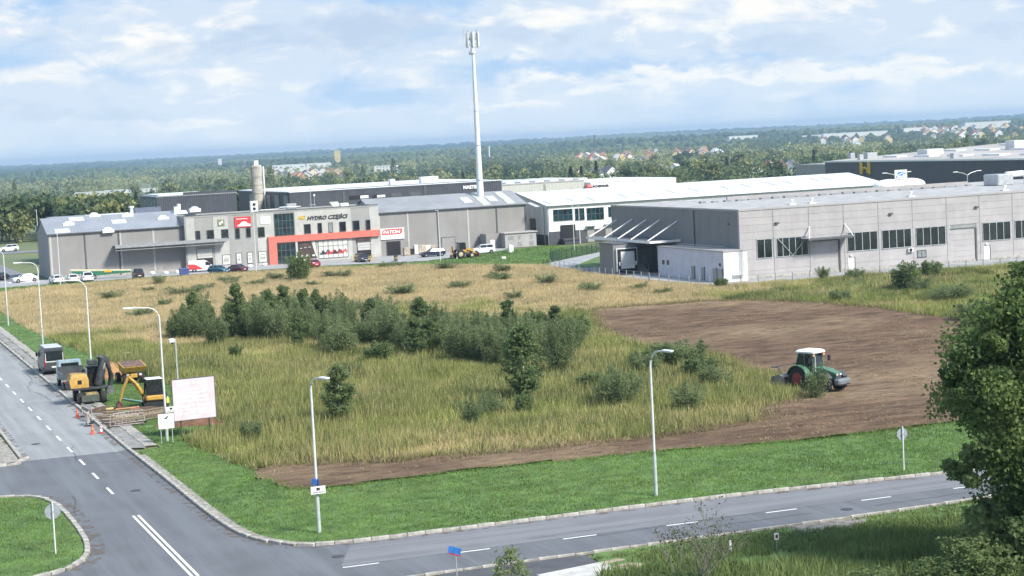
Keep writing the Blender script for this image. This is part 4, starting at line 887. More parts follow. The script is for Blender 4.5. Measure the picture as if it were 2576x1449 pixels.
for k in range(6):
    s = FP(*z3(1050, 650), T2)[0] + 1 + k * 7.5; B.p('fascia_gap', MB().mm(s, s + random.uniform(3, 6), T2 - .12, T2 - .052, E2 - .9, E2 - .55), M_joint)
q = rect(z3, 455, 580, 845, 958, T2); f = B.p('dock_door', MB().mm(q[0], q[1], T2 - .3, T2 - .081, q[2], q[3]), M_black); B.p('dock_shelf', MB().mm(q[0] - .3, q[1] + .4, T2 - 2.2, T2 - .085, q[2] - .4, q[2] - .05).mm(q[0], q[1] + .3, T2 - 2.0, T2 - .085, .0, q[2] - .41), M_cl_dark, f)
for q in ((686, 746, 865, 1005), (842, 905, 850, 950)):
    q = rect(z3, *q, T2); f = B.p('door', MB().mm(q[0], q[1], T2 - .14, T2 - .081, .05, q[3]), M_cl_mid); B.p('awning', MB().mm(q[0] - .3, q[1] + .3, T2 - .9, T2 - .082, q[3] + .2, q[3] + .3), M_steel, f)
q = srect(z3, 195, 242, 790, 915, S2); t0, t1 = sorted(q[:2]); B.p('side_door', MB().mm(S2 - .12, S2 - .081, t0, t1, .1, max(3, q[3])), M_trim)
for x in (318, 350): t_ = SP(*z3(x, 800), S2)[0]; B.p('downpipe', MB().mm(S2 - .2, S2 - .085, t_ - .1, t_ + .1, 0, E2 - .1), M_steel)
for k, (zf, x, y) in enumerate([(zc, x, y) for x, y in ((695, 745), (830, 732), (1060, 715), (1280, 703), (1590, 680), (1770, 667), (2075, 647), (2295, 632))] + [(zd, x, y) for x, y in ((225, 622), (400, 610), (605, 597), (740, 588), (945, 572), (1045, 566))]):
    s, t, z = on_slope(zf, x, y, T2, R2t, E2, R2z); sl = (R2z - E2) / (R2t - T2)
    B.p('roof_light', MB().prism([(t - 2.4, z - 2.4 * sl + .15), (t + 2.4, z + 2.4 * sl + .15), (t + 2.4, z + 2.4 * sl + .24), (t - 2.4, z - 2.4 * sl + .24)], 'x', s - .5, s + .5), mat('roof_light_grey', (.52, .53, .53), .6))
# SP sign board standing by the hall
B = Bld('sign_board', 'square white board with blue SP lettering standing on two posts beside the white roof', 'sign', 214.0, 353.0)
q = rect(zd, 1505, 1605, 520, 597, 353.0); s0, s1, a, b_ = q
B.p('post', MB().cyl((s0 + .5, 353, 0), (s0 + .5, 353, b_), .14), M_steel); B.p('post', MB().cyl((s1 - .5, 353, 0), (s1 - .5, 353, b_), .14), M_steel)
f = B.p('board', MB().mm(s0, s1, 352.6, 352.84, a, b_), M_white)
lettering('lettering', 'SP', M_blue_sign, f, s0 - B.s + .5, 352.57 - B.t, a + .38 * (b_ - a), width=(s1 - s0) * .76, height=(b_ - a) * .42, depth=.03, shear=.15, bold=.05)
B.p('sign_line', MB().mm(s0 + .5, s1 - .9, 352.585, 352.599, a + .2 * (b_ - a), a + .27 * (b_ - a)), M_blue_sign, f)

# ---- far sheds behind
def shed(name, label, s0, s1, t0, t1, h, m, roof=None):
    b = Bld(name, label, 'building', s0, t0, terrain(math.hypot(*st(s0, t0).xy)))
    b.p('wall', MB().mm(s0, s1, t0, t1, b.z, h), m); b.p('roof', MB().mm(s0 - .1, s1 + .1, t0 - .1, t1 + .1, h + .002, h + .22), roof or M_roof_white); return b
TB4 = 432.0; s0, h0 = FP(*za(615, 565), TB4); s1 = FP(*za(2530, 460), TB4)[0] + 6
B = shed('warehouse', 'anthracite warehouse with white lettering and open bay doors behind the grey trade building', s0, s1, TB4, TB4 + 55, 11.3, M_cl_dark)
B.p('parapet', MB().mm(s0 + 9, s1, TB4 - .05, TB4 + .3, 10.9, 11.65), M_cl_dark)
for k in range(5): B.p('pier', MB().mm(s0 - .25, s0 - .01, TB4 + 1 + k * 9, TB4 + 5 + k * 9, 5, 10.6), M_cl_mid)
for x in (1165, 1995): s = FP(*za(x, 540), TB4)[0]; B.p('downpipe', MB().mm(s - .3, s + .3, TB4 - .12, TB4 - .06, 4, 11), M_trim)
for x0, x1, y0, y1, wx in ((1225, 1335, 592, 630, 1338), (1460, 1505, 585, 618, 1508), (1645, 1750, 565, 605, 0), (1840, 1950, 552, 598, 0)):
    q = rect(za, x0, x1, y0, y1, TB4); f = B.p('bay_door', MB().mm(q[0], q[1] + (2.2 if wx else 0), TB4 - .1, TB4 - .001, q[2], q[3]), M_black if wx else M_trim)
    if wx: B.p('bay_shutter', MB().mm(q[1], q[1] + 2.0, TB4 - .14, TB4 - .101, q[2] + .1, q[3] - .1), M_white, f)
q = rect(za, 2378, 2512, 488, 525, TB4); lettering('lettering', 'MASTER', M_white, B.o, q[0] - B.s, TB4 - .16 - B.t, q[2] - B.z, width=(q[1] - q[0]) * 1.22, height=q[3] - q[2], depth=.1, bold=.05)
for x, w_, h_ in ((1655, .6, 1.4), (2030, 2.2, 1.5)): s, z = FP(*za(x, 460), TB4 + 12); B.p('roof_unit', MB().mm(s - w_, s + w_, TB4 + 11, TB4 + 13, 11.5, 11.5 + h_, b=.05), M_offwhite)
TB5 = 425.0; s0, h0 = FP(*zb(1585, 560), TB5); s1 = FP(*zb(2400, 560), TB5)[0]
B = shed('dark_warehouse', 'plain dark grey block with glazed west side behind the left gabled hall', s0, s1, TB5, TB5 + 22, 12.1, M_cl_dark, M_roof_grey)
B.p('parapet', MB().mm(s0 + 6, s1, TB5 - .04, TB5 + .2, 11.8, 12.9), M_cl_dark); B.p('roof_sheet', MB().mm(s0 + 1, s1 - 5, TB5 + 3, TB5 + 20, 12.33, 12.6), M_roof_white)
for k in range(5): B.p('glazing', MB().mm(s0 - .1, s0 - .01, TB5 + .5 + k * 4.2, TB5 + 4.3 + k * 4.2, 6, 11.6), mat('glazing_grey', (.18, .22, .24), .2, spec=.8))
B = shed('flat_shed', 'low dark shed with pale roof lights behind the left hall', FP(*zb(615, 720), 400)[0], FP(*zb(1420, 690), 400)[0], 400, 425, 9.0, M_cl_dark, M_roof_grey)
B.p('roof_light', MB().mm(B.s + 6, B.s + 15, 402, 410, 9.23, 9.6), M_roof_white); B.p('roof_unit', MB().mm(B.s + 15.6, B.s + 21, 402, 404, 9.23, 10.6), mat('plant_blue_grey', (.16, .18, .26), .5))
# silo
s0, z0 = FP(*za(222, 300), 455); s1, _ = FP(*za(335, 300), 455); sc_ = (s0 + s1) / 2; sr = (s1 - s0) / 2
B = Bld('silo', 'tall cylindrical concrete silo with pipes behind the grey trade building', 'silo', sc_, 455)
B.p('shell', MB().tube([(sc_, 455, 0), (sc_, 455, 17.4)], sr, 20), mat('silo_concrete', (.45, .42, .36), .8, var=.15, scale=.5)); B.p('cap', MB().tube([(sc_, 455, 17.42), (sc_, 455, 17.9)], [sr * 1.04, sr * .9], 20), M_conc)
for k in range(7): B.p('hoop', MB().tube([(sc_, 455, 3 + 2 * k), (sc_, 455, 3.12 + 2 * k)], sr + .05, 20), M_conc_old)
B.p('feed_pipe', MB().cyl((sc_ + sr + .2, 455 - .6, 0), (sc_ + sr + .2, 455 - .6, 17.5), .22), M_offwhite); B.p('filter', MB().mm(sc_ - .5, sc_ + .5, 454.5, 455.5, 17.9, 19), M_white)
# pale sheds right of the mast, with the freight lettering
TB6 = 500.0; s0 = FP(*(1218, 480), TB6)[0]; s1 = FP(1470, 470, TB6)[0]
B = shed('pale_warehouse', 'long pale beige warehouse behind the phone mast', s0 - 8, s1, TB6, TB6 + 60, 8.3, mat('cladding_beige', (.50, .50, .46), .6, var=.05, wave=('X', .5, .02)), M_roof_flat)
for k in range(9): B.p('roof_light', MB().mm(s0 - 4 + k * 4.5, s0 - 1.5 + k * 4.5, TB6 + 8, TB6 + 40, 8.53, 8.9), M_white)
q = s1 - 12; B.p('downpipe', MB().mm(q - .3, q + .3, TB6 - .15, TB6 - .01, 0, 8), M_cl_mid)
s2 = FP(1690, 470, TB6)[0]; TB8 = 497.0
B = shed('freight_depot', 'white freight depot with red and black lettering behind the white roofed hall', s1 + .6, s2, TB8, TB8 + 40, 7.6, M_white, M_roof_white)
q = rect(zc, 1055, 1112, 636, 664, TB8); B.p('sign', MB().mm(q[0], q[1], TB8 - .15, TB8 - .01, q[2] - .2, q[3]), M_signred); lettering('lettering', 'DB', M_white, B.o, q[0] + .5 - B.s, TB8 - .18 - B.t, q[2] + .2 - B.z, width=(q[1] - q[0]) * .7, height=(q[3] - q[2]) * .6, depth=.05)
q = rect(zc, 1118, 1282, 638, 660, TB8); lettering('lettering', 'SCHENKER', M_text, B.o, q[0] - B.s, TB8 - .08 - B.t, q[2] - B.z, width=q[1] - q[0], height=q[3] - q[2], depth=.08, bold=.04)
# dark distribution centre on the right: its long west wall faces the camera
S7 = 255.0; ta, tb_, tc_ = SP(*z4(550, 340), S7)[0], SP(*z4(285, 340), S7)[0], 300.0; H7 = 10.8
B = Bld('distribution_centre', 'huge anthracite warehouse with yellow sign and pale flat roof on the right', 'building', S7, tc_)
n = 12
for k in range(n): a, b_ = tc_ + (ta - tc_) * k / n, tc_ + (ta - tc_) * (k + 1) / n; B.p('wall_panel', MB().mm(S7 - .1, S7, a + .03, b_ - .03, 0, H7), mat('cladding_anthracite_b', (.075, .08, .095), .5, var=.07, scale=.3, wave=('Y', .45, .03)))
B.p('core_wall', MB().mm(S7, S7 + 90, tc_, ta, 0, H7 - .1), M_joint); B.p('office_wing', MB().mm(S7 + .2, S7 + 40, ta + .02, tb_, 0, 10.2), M_cl_mid)
B.p('roof', MB().prism([(S7 - .2, H7 + .002), (S7 + 90, H7 + 3.5), (S7 + 90, H7 + 3.7), (S7 - .2, H7 + .2)], 'y', tc_, ta), mat('roof_pale_brown', (.42, .40, .38), .8, var=.1, scale=.1))
B.p('roof_edge', MB().mm(S7 - .35, S7 - .11, tc_, ta, H7 - .1, H7 + .3), M_white)
for i in range(4):
    for j in range(9): s, t = S7 + 10 + i * 18, tc_ + 8 + j * 15; z = H7 + .2 + 3.5 * (s - S7) / 90; B.p('skylight', MB().mm(s, s + 3, t, t + 7, z - .1, z + .45), M_white)
for s, t, w_, h_ in ((S7 + 6, ta - 10, 1.5, 1.6), (S7 + 14, ta - 25, 2.4, 1.6), (S7 + 30, ta - 40, 2, 2.2), (S7 + 40, ta - 45, 1.6, 2.4), (S7 + 30, ta - 75, 1.6, 2.4), (S7 + 3, ta - 12, .6, 1.4), (S7 + 3, ta - 55, .8, 1.3), (S7 + 12, ta + 8, .7, 1.2)):
    z = H7 + .2 + 3.5 * max(0, s - S7) / 90; B.p('roof_unit', MB().mm(s, s + 2 * w_, t - w_, t + w_, z - .3, z + h_, b=.06), M_offwhite if w_ > 1.7 else M_steel)
q = srect(z4, 850, 940, 292, 385, S7 - .1); t0, t1 = sorted(q[:2]); sg = B.p('sign', MB().mm(S7 - .3, S7 - .101, t0, t0 + 1.3, 7.6, H7 - .1).mm(S7 - .3, S7 - .101, t1 - 1.3, t1, 7.6, H7 - .1), M_yellow)
arc = [(t0 + 2.0 + 1.3 * math.cos(a), 8.0 + 1.2 * math.sin(a)) for a in np.linspace(0, PI, 9)]
B.p('sign_arch', MB().tube([(S7 - .25, p_[0] + .6, p_[1]) for p_ in arc], .32, 6), M_yellow, sg)
# twin arm lamp on the production hall's back yard
for x, y, lab in ((1775, 460, 'grey twin arm yard lamp behind the production hall roof'), (1165, 470, 'grey yard lamp half hidden behind the SP board')):
    s, z = FP(*z4(x, y - 45), 300); o = thing('yard_lamp', lab, 'lamp', s, 300)
    MB().cyl((0, 0, 0), (0, 0, z), .12, .08).build('pole', M_steel, o)
    for sg_ in (-1, 1): MB().tube([(0, 0, z - .05), (sg_ * .8, 0, z + .35), (sg_ * 2.2, 0, z + .65)], .07, 6).build('arm', M_steel, o); MB().mm(min(sg_ * 2.0, sg_ * 3.0), max(sg_ * 2.0, sg_ * 3.0), -.15, .15, z + .6, z + .74, b=.03).build('lamp_head', M_white, o)
# ------------------------------------------------------------------ vegetation
L_willow = leafmat('leaf_willow', (.155, .205, .090), (.28, .335, .160), tl=.5)
L_birch = leafmat('leaf_birch', (.125, .185, .075), (.245, .310, .13), tl=.5)
L_big = leafmat('leaf_maple', (.06, .11, .04), (.21, .28, .095), tl=.45)
L_far = leafmat('leaf_far', (.075, .115, .050), (.36, .37, .15), tl=.35)
L_fard = leafmat('leaf_far_dark', (.050, .085, .048), (.15, .19, .085), tl=.3)
L_con = leafmat('needles', (.022, .045, .030), (.05, .08, .045), tl=.05)
L_sparse = leafmat('leaf_grey', (.10, .105, .06), (.19, .185, .10))
M_bark = mat('bark', (.10, .085, .07), .9, var=.3, scale=6, bump=.03)
M_bark_pale = mat('bark_pale', (.36, .35, .32), .85, var=.25, scale=5)
M_twig = mat('twig', (.13, .11, .09), .9)
def leaves_mesh(name, C, size, m, tint, up=.3, asp=.5, z_bias=None):
    """one quad per leaf clump at points C"""
    N = len(C); size = np.broadcast_to(size, (N,)) * rng.uniform(.6, 1.35, N)
    a = rng.normal(size=(N, 3)); a[:, 2] += up * 2; a /= np.linalg.norm(a, axis=1)[:, None]
    b = np.cross(a, rng.normal(size=(N, 3))); b /= np.linalg.norm(b, axis=1)[:, None] + 1e-9
    A, Bv = a * size[:, None] * .5, b * size[:, None] * .5 * asp
    V = np.empty((N, 4, 3), np.float32); V[:, 0] = C - A; V[:, 1] = C + Bv * 1.1 - A * .1; V[:, 2] = C + A; V[:, 3] = C - Bv * .9 + A * .1
    me = bpy.data.meshes.new(name); me.vertices.add(N * 4); me.vertices.foreach_set('co', V.ravel())
    me.loops.add(N * 4); me.loops.foreach_set('vertex_index', np.arange(N * 4, dtype=np.int32))
    me.polygons.add(N); me.polygons.foreach_set('loop_start', np.arange(0, N * 4, 4, dtype=np.int32))
    c = np.ones((N, 4, 4), np.float32); c[:, :, :3] = np.clip(tint, 0, 1)[:, None, None]
    at_ = me.color_attributes.new('tint', 'FLOAT_COLOR', 'POINT'); at_.data.foreach_set('color', c.ravel())
    me.update(); me.materials.append(m); return me
def shrub_proto(kind, H, Wd, nst, nleaf, lsize, m):
    """stems fanning from the base; leaves along the upper part of each stem"""
    st_, lv, tn = MB(), [], []
    for k in range(nst):
        a = random.uniform(0, 2 * PI); r = Wd / 2 * math.sqrt(random.random()); hh = H * random.uniform(.5, 1.05) * (1 - .25 * (r / (Wd / 2)) ** 2)
        if kind == 'birch': r *= .12; hh = H * random.uniform(.96, 1)
        p0 = Vector((random.uniform(-.15, .15), random.uniform(-.15, .15), -.05)); p2 = Vector((math.cos(a) * r, math.sin(a) * r, hh)); p1 = p0.lerp(p2, .45) + Vector((math.cos(a) * r * .18, math.sin(a) * r * .18, hh * .02))
        st_.tube([p0, p1, p2], [.055 * H / 4, .035 * H / 4, .008], 4, caps=False)
        base_t = random.uniform(.2, .8)
        brs = []
        if kind == 'birch':
            for _ in range(64):
                f = random.uniform(.10, .97); w = random.uniform(0, 2 * PI); L_ = (Wd * .55 * (1 - f) ** .55 * min(1, .35 + f * 2.2) + .06) * random.uniform(.55, 1.2); e = p0.lerp(p2, f)
                brs.append((e, e + Vector((math.cos(w) * L_, math.sin(w) * L_, L_ * random.uniform(.25, .9))), random.uniform(.25, .75))); st_.tube([e, brs[-1][1]], [.012, .004], 3, caps=False)
        for q in range(int(nleaf / nst)):
            if kind == 'birch':
                e, e2, tb_ = random.choice(brs); g_ = random.uniform(.2, 1.05); c = e.lerp(e2, g_) + Vector((random.gauss(0, .10), random.gauss(0, .10), random.gauss(0, .09))); tt = tb_ + random.gauss(0, .06)
            else:
                f = 1 - random.random() ** 1.1 * .95; c = (p0.lerp(p1, f * 2) if f < .5 else p1.lerp(p2, f * 2 - 1)); sp = (.07 + .19 * math.sin(f * PI)) * H / 4 * (1.6 if kind == 'bushy' else 1.15)
                c = c + Vector((random.gauss(0, sp), random.gauss(0, sp), random.gauss(0, sp * .9))); tt = base_t + random.gauss(0, .07)
            if c.z > .02: lv.append(c[:]); tn.append(tt)
    C = np.array(lv); return st_.mesh('stems', M_bark_pale if kind == 'birch' else M_twig, 60), leaves_mesh('crown', C, lsize, m, np.array(tn), up=.5 if kind == 'willow' else .15, asp=.5 if kind == 'willow' else .75)
PROTO = {'willow': [shrub_proto('willow', 4, 3.2, 26, 11000, .155, L_willow) for _ in range(4)], 'birch': [shrub_proto('birch', 5, 2.3, 2, 8000, .16, L_birch) for _ in range(3)],
         'bushy': [shrub_proto('bushy', 3, 3.0, 26, 9000, .17, L_birch) for _ in range(3)]}
PH = {'willow': (4, 3.2), 'birch': (5, 2.3), 'bushy': (3, 3.0)}
def shrub(kind, s, t, h, w, label, cat, group=None, name=None, i=0, z=0.0):
    sm_, cm = PROTO[kind][i % len(PROTO[kind])]; o = thing(name or ('shrub' if kind != 'birch' else 'young_tree'), label, cat, s, t, z, random.uniform(0, 6.28), group)
    kz, kx = h / PH[kind][0], w / PH[kind][1]
    for n_, me in (('trunk' if kind == 'birch' else 'stems', sm_), ('crown', cm)): c = link(n_, me, o); c.scale = (kx, kx, kz)
    return o
def px_shrub(zf, x, yb, yt, wpx, kind, label, cat, group=None, i=0, lift=0, name=None):
    s, t = S(*zf(x, yb)); X, Y = st(s, t).xy; D = Y * math.cos(PITCH); k = (zf(1, 0)[0] - zf(0, 0)[0]) / FPX * D
    return shrub(kind, s, t, (yb - yt) * k * 1.12, wpx * k * 1.25, label, cat, group, name, i)
# the thicket across the meadow
TH = [(110, 530, 265, 105, 'birch'), (245, 590, 390, 150, 'willow'), (385, 550, 225, 120, 'birch'), (330, 545, 330, 120, 'willow'), (520, 555, 265, 160, 'willow'), (450, 540, 360, 130, 'bushy'), (640, 562, 320, 190, 'willow'), (590, 520, 240, 110, 'birch'),
      (680, 470, 225, 110, 'birch'), (720, 540, 330, 130, 'willow'), (765, 600, 415, 85, 'birch'), (805, 530, 255, 110, 'birch'), (885, 470, 245, 85, 'birch'), (860, 560, 400, 110, 'bushy'), (950, 620, 380, 150, 'willow'), (1050, 645, 440, 200, 'willow'), (1000, 560, 360, 140, 'willow'),
      (1150, 600, 450, 150, 'bushy'), (1230, 500, 300, 105, 'birch'), (1330, 600, 340, 180, 'willow'), (1290, 690, 560, 170, 'bushy'), (1400, 570, 350, 160, 'willow'), (1550, 560, 290, 125, 'birch'), (1510, 665, 430, 130, 'birch'), (1450, 640, 430, 140, 'willow'), (1610, 640, 420, 130, 'birch'),
      (1700, 570, 390, 160, 'willow'), (1680, 640, 480, 140, 'bushy'), (1800, 690, 430, 190, 'willow'), (1900, 690, 440, 180, 'willow'), (1990, 705, 450, 170, 'willow'), (1950, 600, 370, 170, 'willow'), (2100, 580, 320, 120, 'birch'), (2060, 640, 430, 150, 'willow'), (2200, 935, 470, 220, 'birch'), (2150, 720, 440, 180, 'willow'),
      (2280, 560, 370, 150, 'bushy'), (2300, 700, 420, 170, 'willow'), (2400, 560, 350, 110, 'birch'), (2420, 765, 420, 190, 'willow'), (2480, 640, 430, 150, 'bushy'), (2350, 640, 420, 160, 'willow'), (2540, 560, 400, 130, 'bushy'), (20, 540, 420, 150, 'bushy'), (180, 470, 340, 120, 'bushy')]
for i, (x, yb, yt, wp, kd) in enumerate(TH):
    sz = ('tall ' if yb - yt > 235 else 'short ' if yb - yt < 170 else 'medium ') + ('broad ' if wp > 145 else 'narrow '); lab = sz + {'birch': 'young tree rising from the green thicket across the meadow', 'willow': 'grey green willow in the thicket across the meadow', 'bushy': 'rounded bush filling the thicket across the meadow'}[kd]
    px_shrub(z7, x, yb, yt, wp, kd, lab, 'young tree' if kd == 'birch' else 'shrub', 'thicket across the meadow, ' + sz + {'birch': 'young trees', 'willow': 'willows', 'bushy': 'bushes'}[kd], i)
for i in range(60):
    x = random.uniform(0, 2560); yb = (548 + max(0, x - 800) * .10) - random.uniform(-10, 130); hp = random.uniform(140, 240)
    px_shrub(z7, x, yb, yb - hp, random.uniform(110, 190), 'willow', ('high' if hp > 178 else 'low') + ' feathery willow filling the middle of the thicket across the meadow', 'shrub', 'thicket across the meadow, feathery willows ' + ('high' if hp > 178 else 'low'), i)
SPEC = [(z7, 1035, 1065, 735, 185, 'birch', 'conical young tree standing alone in the front meadow by the bus stop lamp', 'young tree'), (z7, 370, 672, 575, 70, 'bushy', 'small dark bush in front of the left end of the thicket', 'shrub'),
        (z7, 1880, 1095, 915, 170, 'willow', 'wispy willow shrub in the front meadow with a dark base', 'shrub'), (z7, 1990, 1030, 870, 150, 'willow', 'pale willow shrub behind the wispy one in the front meadow', 'shrub'), (z7, 2195, 1025, 915, 85, 'bushy', 'small bush at the foot of the tallest young tree', 'shrub'),
        (z7, 480, 1185, 1050, 130, 'willow', 'grey shrub at the lawn corner by the faded billboard', 'shrub'), (z7, 645, 1085, 1025, 75, 'bushy', 'tiny green bush near the front edge of the meadow', 'shrub'), (z7, 770, 168, -8, 125, 'bushy', 'dense dark bush standing alone before the coral shopfront', 'shrub'),
        (z8, 560, 765, 565, 190, 'willow', 'broad willow shrub right of the second street lamp base', 'shrub'), (z8, 415, 675, 595, 120, 'bushy', 'low bush left of the broad willow shrub', 'shrub'), (z8, 905, 795, 650, 170, 'willow', 'rounded grey willow near the front right corner of the meadow', 'shrub'),
        (z8, 1030, 665, 555, 150, 'willow', 'low willow beside the uncut grass tip near the tractor', 'shrub'), (z8, 690, 600, 480, 150, 'willow', 'willow shrub on the edge of the ploughed soil behind the lamp', 'shrub'), (z8, 880, 560, 420, 190, 'willow', 'spreading willow on the edge of the ploughed soil', 'shrub'),
        (z8, 770, 560, 450, 150, 'bushy', 'bush between the two willows on the edge of the ploughed soil', 'shrub'), (z8, 960, 620, 520, 150, 'bushy', 'bush behind the low willow near the tractor', 'shrub'), (z8, 80, 805, 690, 80, 'bushy', 'small bush in the meadow below the tallest young tree', 'shrub'),
        (z8, 2000, 185, 45, 130, 'bushy', 'tall bush by the fence of the production hall', 'shrub'), (z8, 2112, 120, 38, 90, 'bushy', 'narrow bush by the fence near the small hall window', 'shrub'), (z8, 2050, 190, 110, 130, 'willow', 'grey willow bush in front of the tall fence bush', 'shrub'), (z8, 2200, 235, 150, 200, 'willow', 'wide pale willow before the production hall', 'shrub'),
        (z8, 1065, 168, 122, 55, 'bushy', 'small round bush at the corner of the pale annex', 'shrub'), (z8, 1572, 132, 66, 65, 'willow', 'thin weed bush before the first roller gate', 'shrub'), (z8, 1730, 125, 75, 90, 'willow', 'low brownish bush before the white hall door', 'shrub'), (z8, 1660, 240, 175, 100, 'willow', 'low willow at the back edge of the ploughed field', 'shrub'), (z8, 2330, 330, 230, 150, 'willow', 'pale willow partly behind the big leafy tree', 'shrub')]
for i, (zf, x, yb, yt, wp, kd, lab, cat) in enumerate(SPEC): px_shrub(zf, x, yb, yt, wp, kd, lab, cat, None, i)
PROTO['thin'] = [shrub_proto('willow', 4, 2.2, 12, 2200, .17, L_willow), shrub_proto('willow', 4, 2.6, 16, 3000, .17, L_willow)]; PH['thin'] = (4, 2.2)
for i in range(30):                                           # low scrub scattered through the dry meadow
    s, t = random.uniform(36, 108), random.uniform(226, 318)
    shrub('thin', s, t, random.uniform(1.0, 1.9), random.uniform(2.4, 6.0), 'low green scrub patch in the dry straw meadow before the halls', 'shrub', 'scrub patches in the dry meadow', i=i)

px_shrub(z8, 1535, 722, 535, 115, 'thin', 'thin sapling growing right in front of the tractor', 'sapling', name='sapling')
def big_crown(name, C0, R, n_cl, per, ls, m, seed, squash=1.0):
    """clusters of leaves spread through an ellipsoid, leaving gaps"""
    rs = np.random.default_rng(seed); P = []; T = []
    for k in range(n_cl):
        d = rs.normal(size=3); d /= np.linalg.norm(d); r = rs.uniform(.45, 1.0) ** .6 * (1 + .12 * math.sin(5 * d[0] + 3 * d[2]))
        c = np.array(C0) + d * np.array(R) * r; cr = rs.uniform(.10, .2) * min(R) * 1.1
        q = np.clip(rs.normal(0, cr, (per, 3)), -1.5 * cr, 1.5 * cr); q[:, 2] *= .75; P.append(c + q); T.append(rs.uniform(.1, .75) + rs.normal(0, .14, per))
    return leaves_mesh(name, np.vstack(P), ls, m, np.concatenate(T), up=.05, asp=.75)
# big broadleaf tree at the right edge
bs, bt = S(2640, 1425); tr = thing('broadleaf_tree', 'large dark green broadleaf tree overhanging the cross street', 'tree', bs, bt)
tb = MB(); tb.tube([(0, 0, -.1), (.1, .05, 2.5), (-.05, .1, 5.5), (.1, 0, 9), (0, 0, 12.5)], [.34, .28, .22, .13, .04], 10)
for k in range(16):
    a = k * 2.4; z = 2.6 + .6 * k; tb.tube([(0, 0, z), (math.cos(a) * 1.3, math.sin(a) * 1.3, z + .9), (math.cos(a) * 3.0 * (1 - k / 28), math.sin(a) * 3.0 * (1 - k / 28), z + 1.9)], [.12, .07, .02], 6)
tb.build('trunk', M_bark, tr, 60)
for nm, C0, R, n_, sd in (('crown', (0, 0, 8.4), (4.3, 4.0, 4.9), 210, 3), ('crown', (.2, -.3, 3.9), (2.4, 2.6, 2.6), 60, 4), ('crown', (.6, .3, 11.8), (2.4, 2.4, 2.3), 52, 5), ('crown', (-3.4, 0, 5.2), (1.5, 1.2, 1.1), 22, 8), ('crown', (-3.9, 0, 9.4), (1.3, 1.3, 1.2), 20, 12), ('crown', (-2.6, -1, 11.3), (1.2, 1.2, 1.0), 16, 13)):
    link(nm, big_crown('crown', C0, R, n_, 260, .21, L_big if sd != 8 else L_birch, sd), tr)
# bushes under it along the bottom edge
for i, (x, y, h, w_, lab) in enumerate(((2460, 1470, 2.3, 3.6, 'dark bush below the big leafy tree at the verge'), (2560, 1440, 4.2, 4.5, 'tall dark bush at the foot of the big leafy tree'), (2350, 1490, 1.5, 3.0, 'dense bush on the weedy verge left of the tree'), (2210, 1495, 1.2, 2.6, 'low bush on the weedy verge behind the red marker'), (2080, 1500, 1.0, 2.4, 'low rank bush on the verge by the gravel patch'), (1930, 1505, .9, 2.4, 'low weedy bush beside the small red sign'), (1700, 1500, 1.2, 2.4, 'weedy bush at the foot of the nearly bare shrub'), (2500, 1375, 2.4, 3.0, 'leafy bush under the hanging boughs by the kerb'))):
    s, t = S(x, y); shrub('bushy', s, t, h, w_, lab, 'bush', None, 'bush', i)
# nearly bare shrub and the small tree top by the driveway
s, t = S(1742, 1492); o = thing('bare_shrub', 'nearly bare shrub with upright branches in front of the cross street', 'shrub', s, t)
tb = MB(); tips = []
def grow(p, d, L, r, n):
    q = p + d * L; tb.tube([p, p.lerp(q, .5) + Vector((random.gauss(0, .03), random.gauss(0, .03), 0)) * L, q], [r, r * .8, r * .55], 4, caps=False)
    if n == 0: tips.append(q); return
    for k in range(random.choice((2, 2, 3))): e = (d + Vector((random.gauss(0, .38), random.gauss(0, .38), random.gauss(.12, .15)))).normalized(); grow(q, e, L * random.uniform(.62, .9), r * .58, n - 1)
    if n <= 2: tips.append(q)
for k in range(13): a = random.uniform(0, 6.28); grow(Vector((math.cos(a) * .3, math.sin(a) * .3, -.05)), Vector((math.cos(a) * random.uniform(.1, .75), math.sin(a) * .5, 1)).normalized(), random.uniform(.9, 1.5), .035, 3)
tb.build('branches', mat('grey_twig', (.20, .185, .15), .9), o, 60)
P = np.vstack([np.array(q[:]) + rng.normal(0, .13, (4, 3)) for q in tips]); link('leaves', leaves_mesh('leaves', P, .13, L_sparse, rng.uniform(0, 1, len(P)), asp=.5), o)
s, t = S(1288, 1500); o = thing('sapling', 'small tree top with clustered drooping leaves beside the driveway', 'sapling', s, t)
MB().tube([(0, 0, -.05), (.05, 0, 1.2), (0, 0, 2.2)], [.05, .035, .01], 6).tube([(0, 0, 1.0), (-.5, 0, 1.7)], [.02, .008], 4).tube([(0, 0, .9), (.55, .1, 1.5)], [.02, .008], 4).build('trunk', M_twig, o)
P = np.vstack([np.array(c) + rng.normal(0, .16, (70, 3)) * (1, 1, .8) for c in ((0, 0, 2.15), (.1, 0, 1.9), (-.15, 0, 1.8), (-.5, 0, 1.6), (.5, .1, 1.45), (-.6, 0, 1.2), (.3, 0, 1.2), (.65, 0, 1.0), (-.2, 0, 1.1))]); link('crown', leaves_mesh('crown', P, .2, L_willow, rng.uniform(.3, 1, len(P)), up=-.3, asp=.4), o)

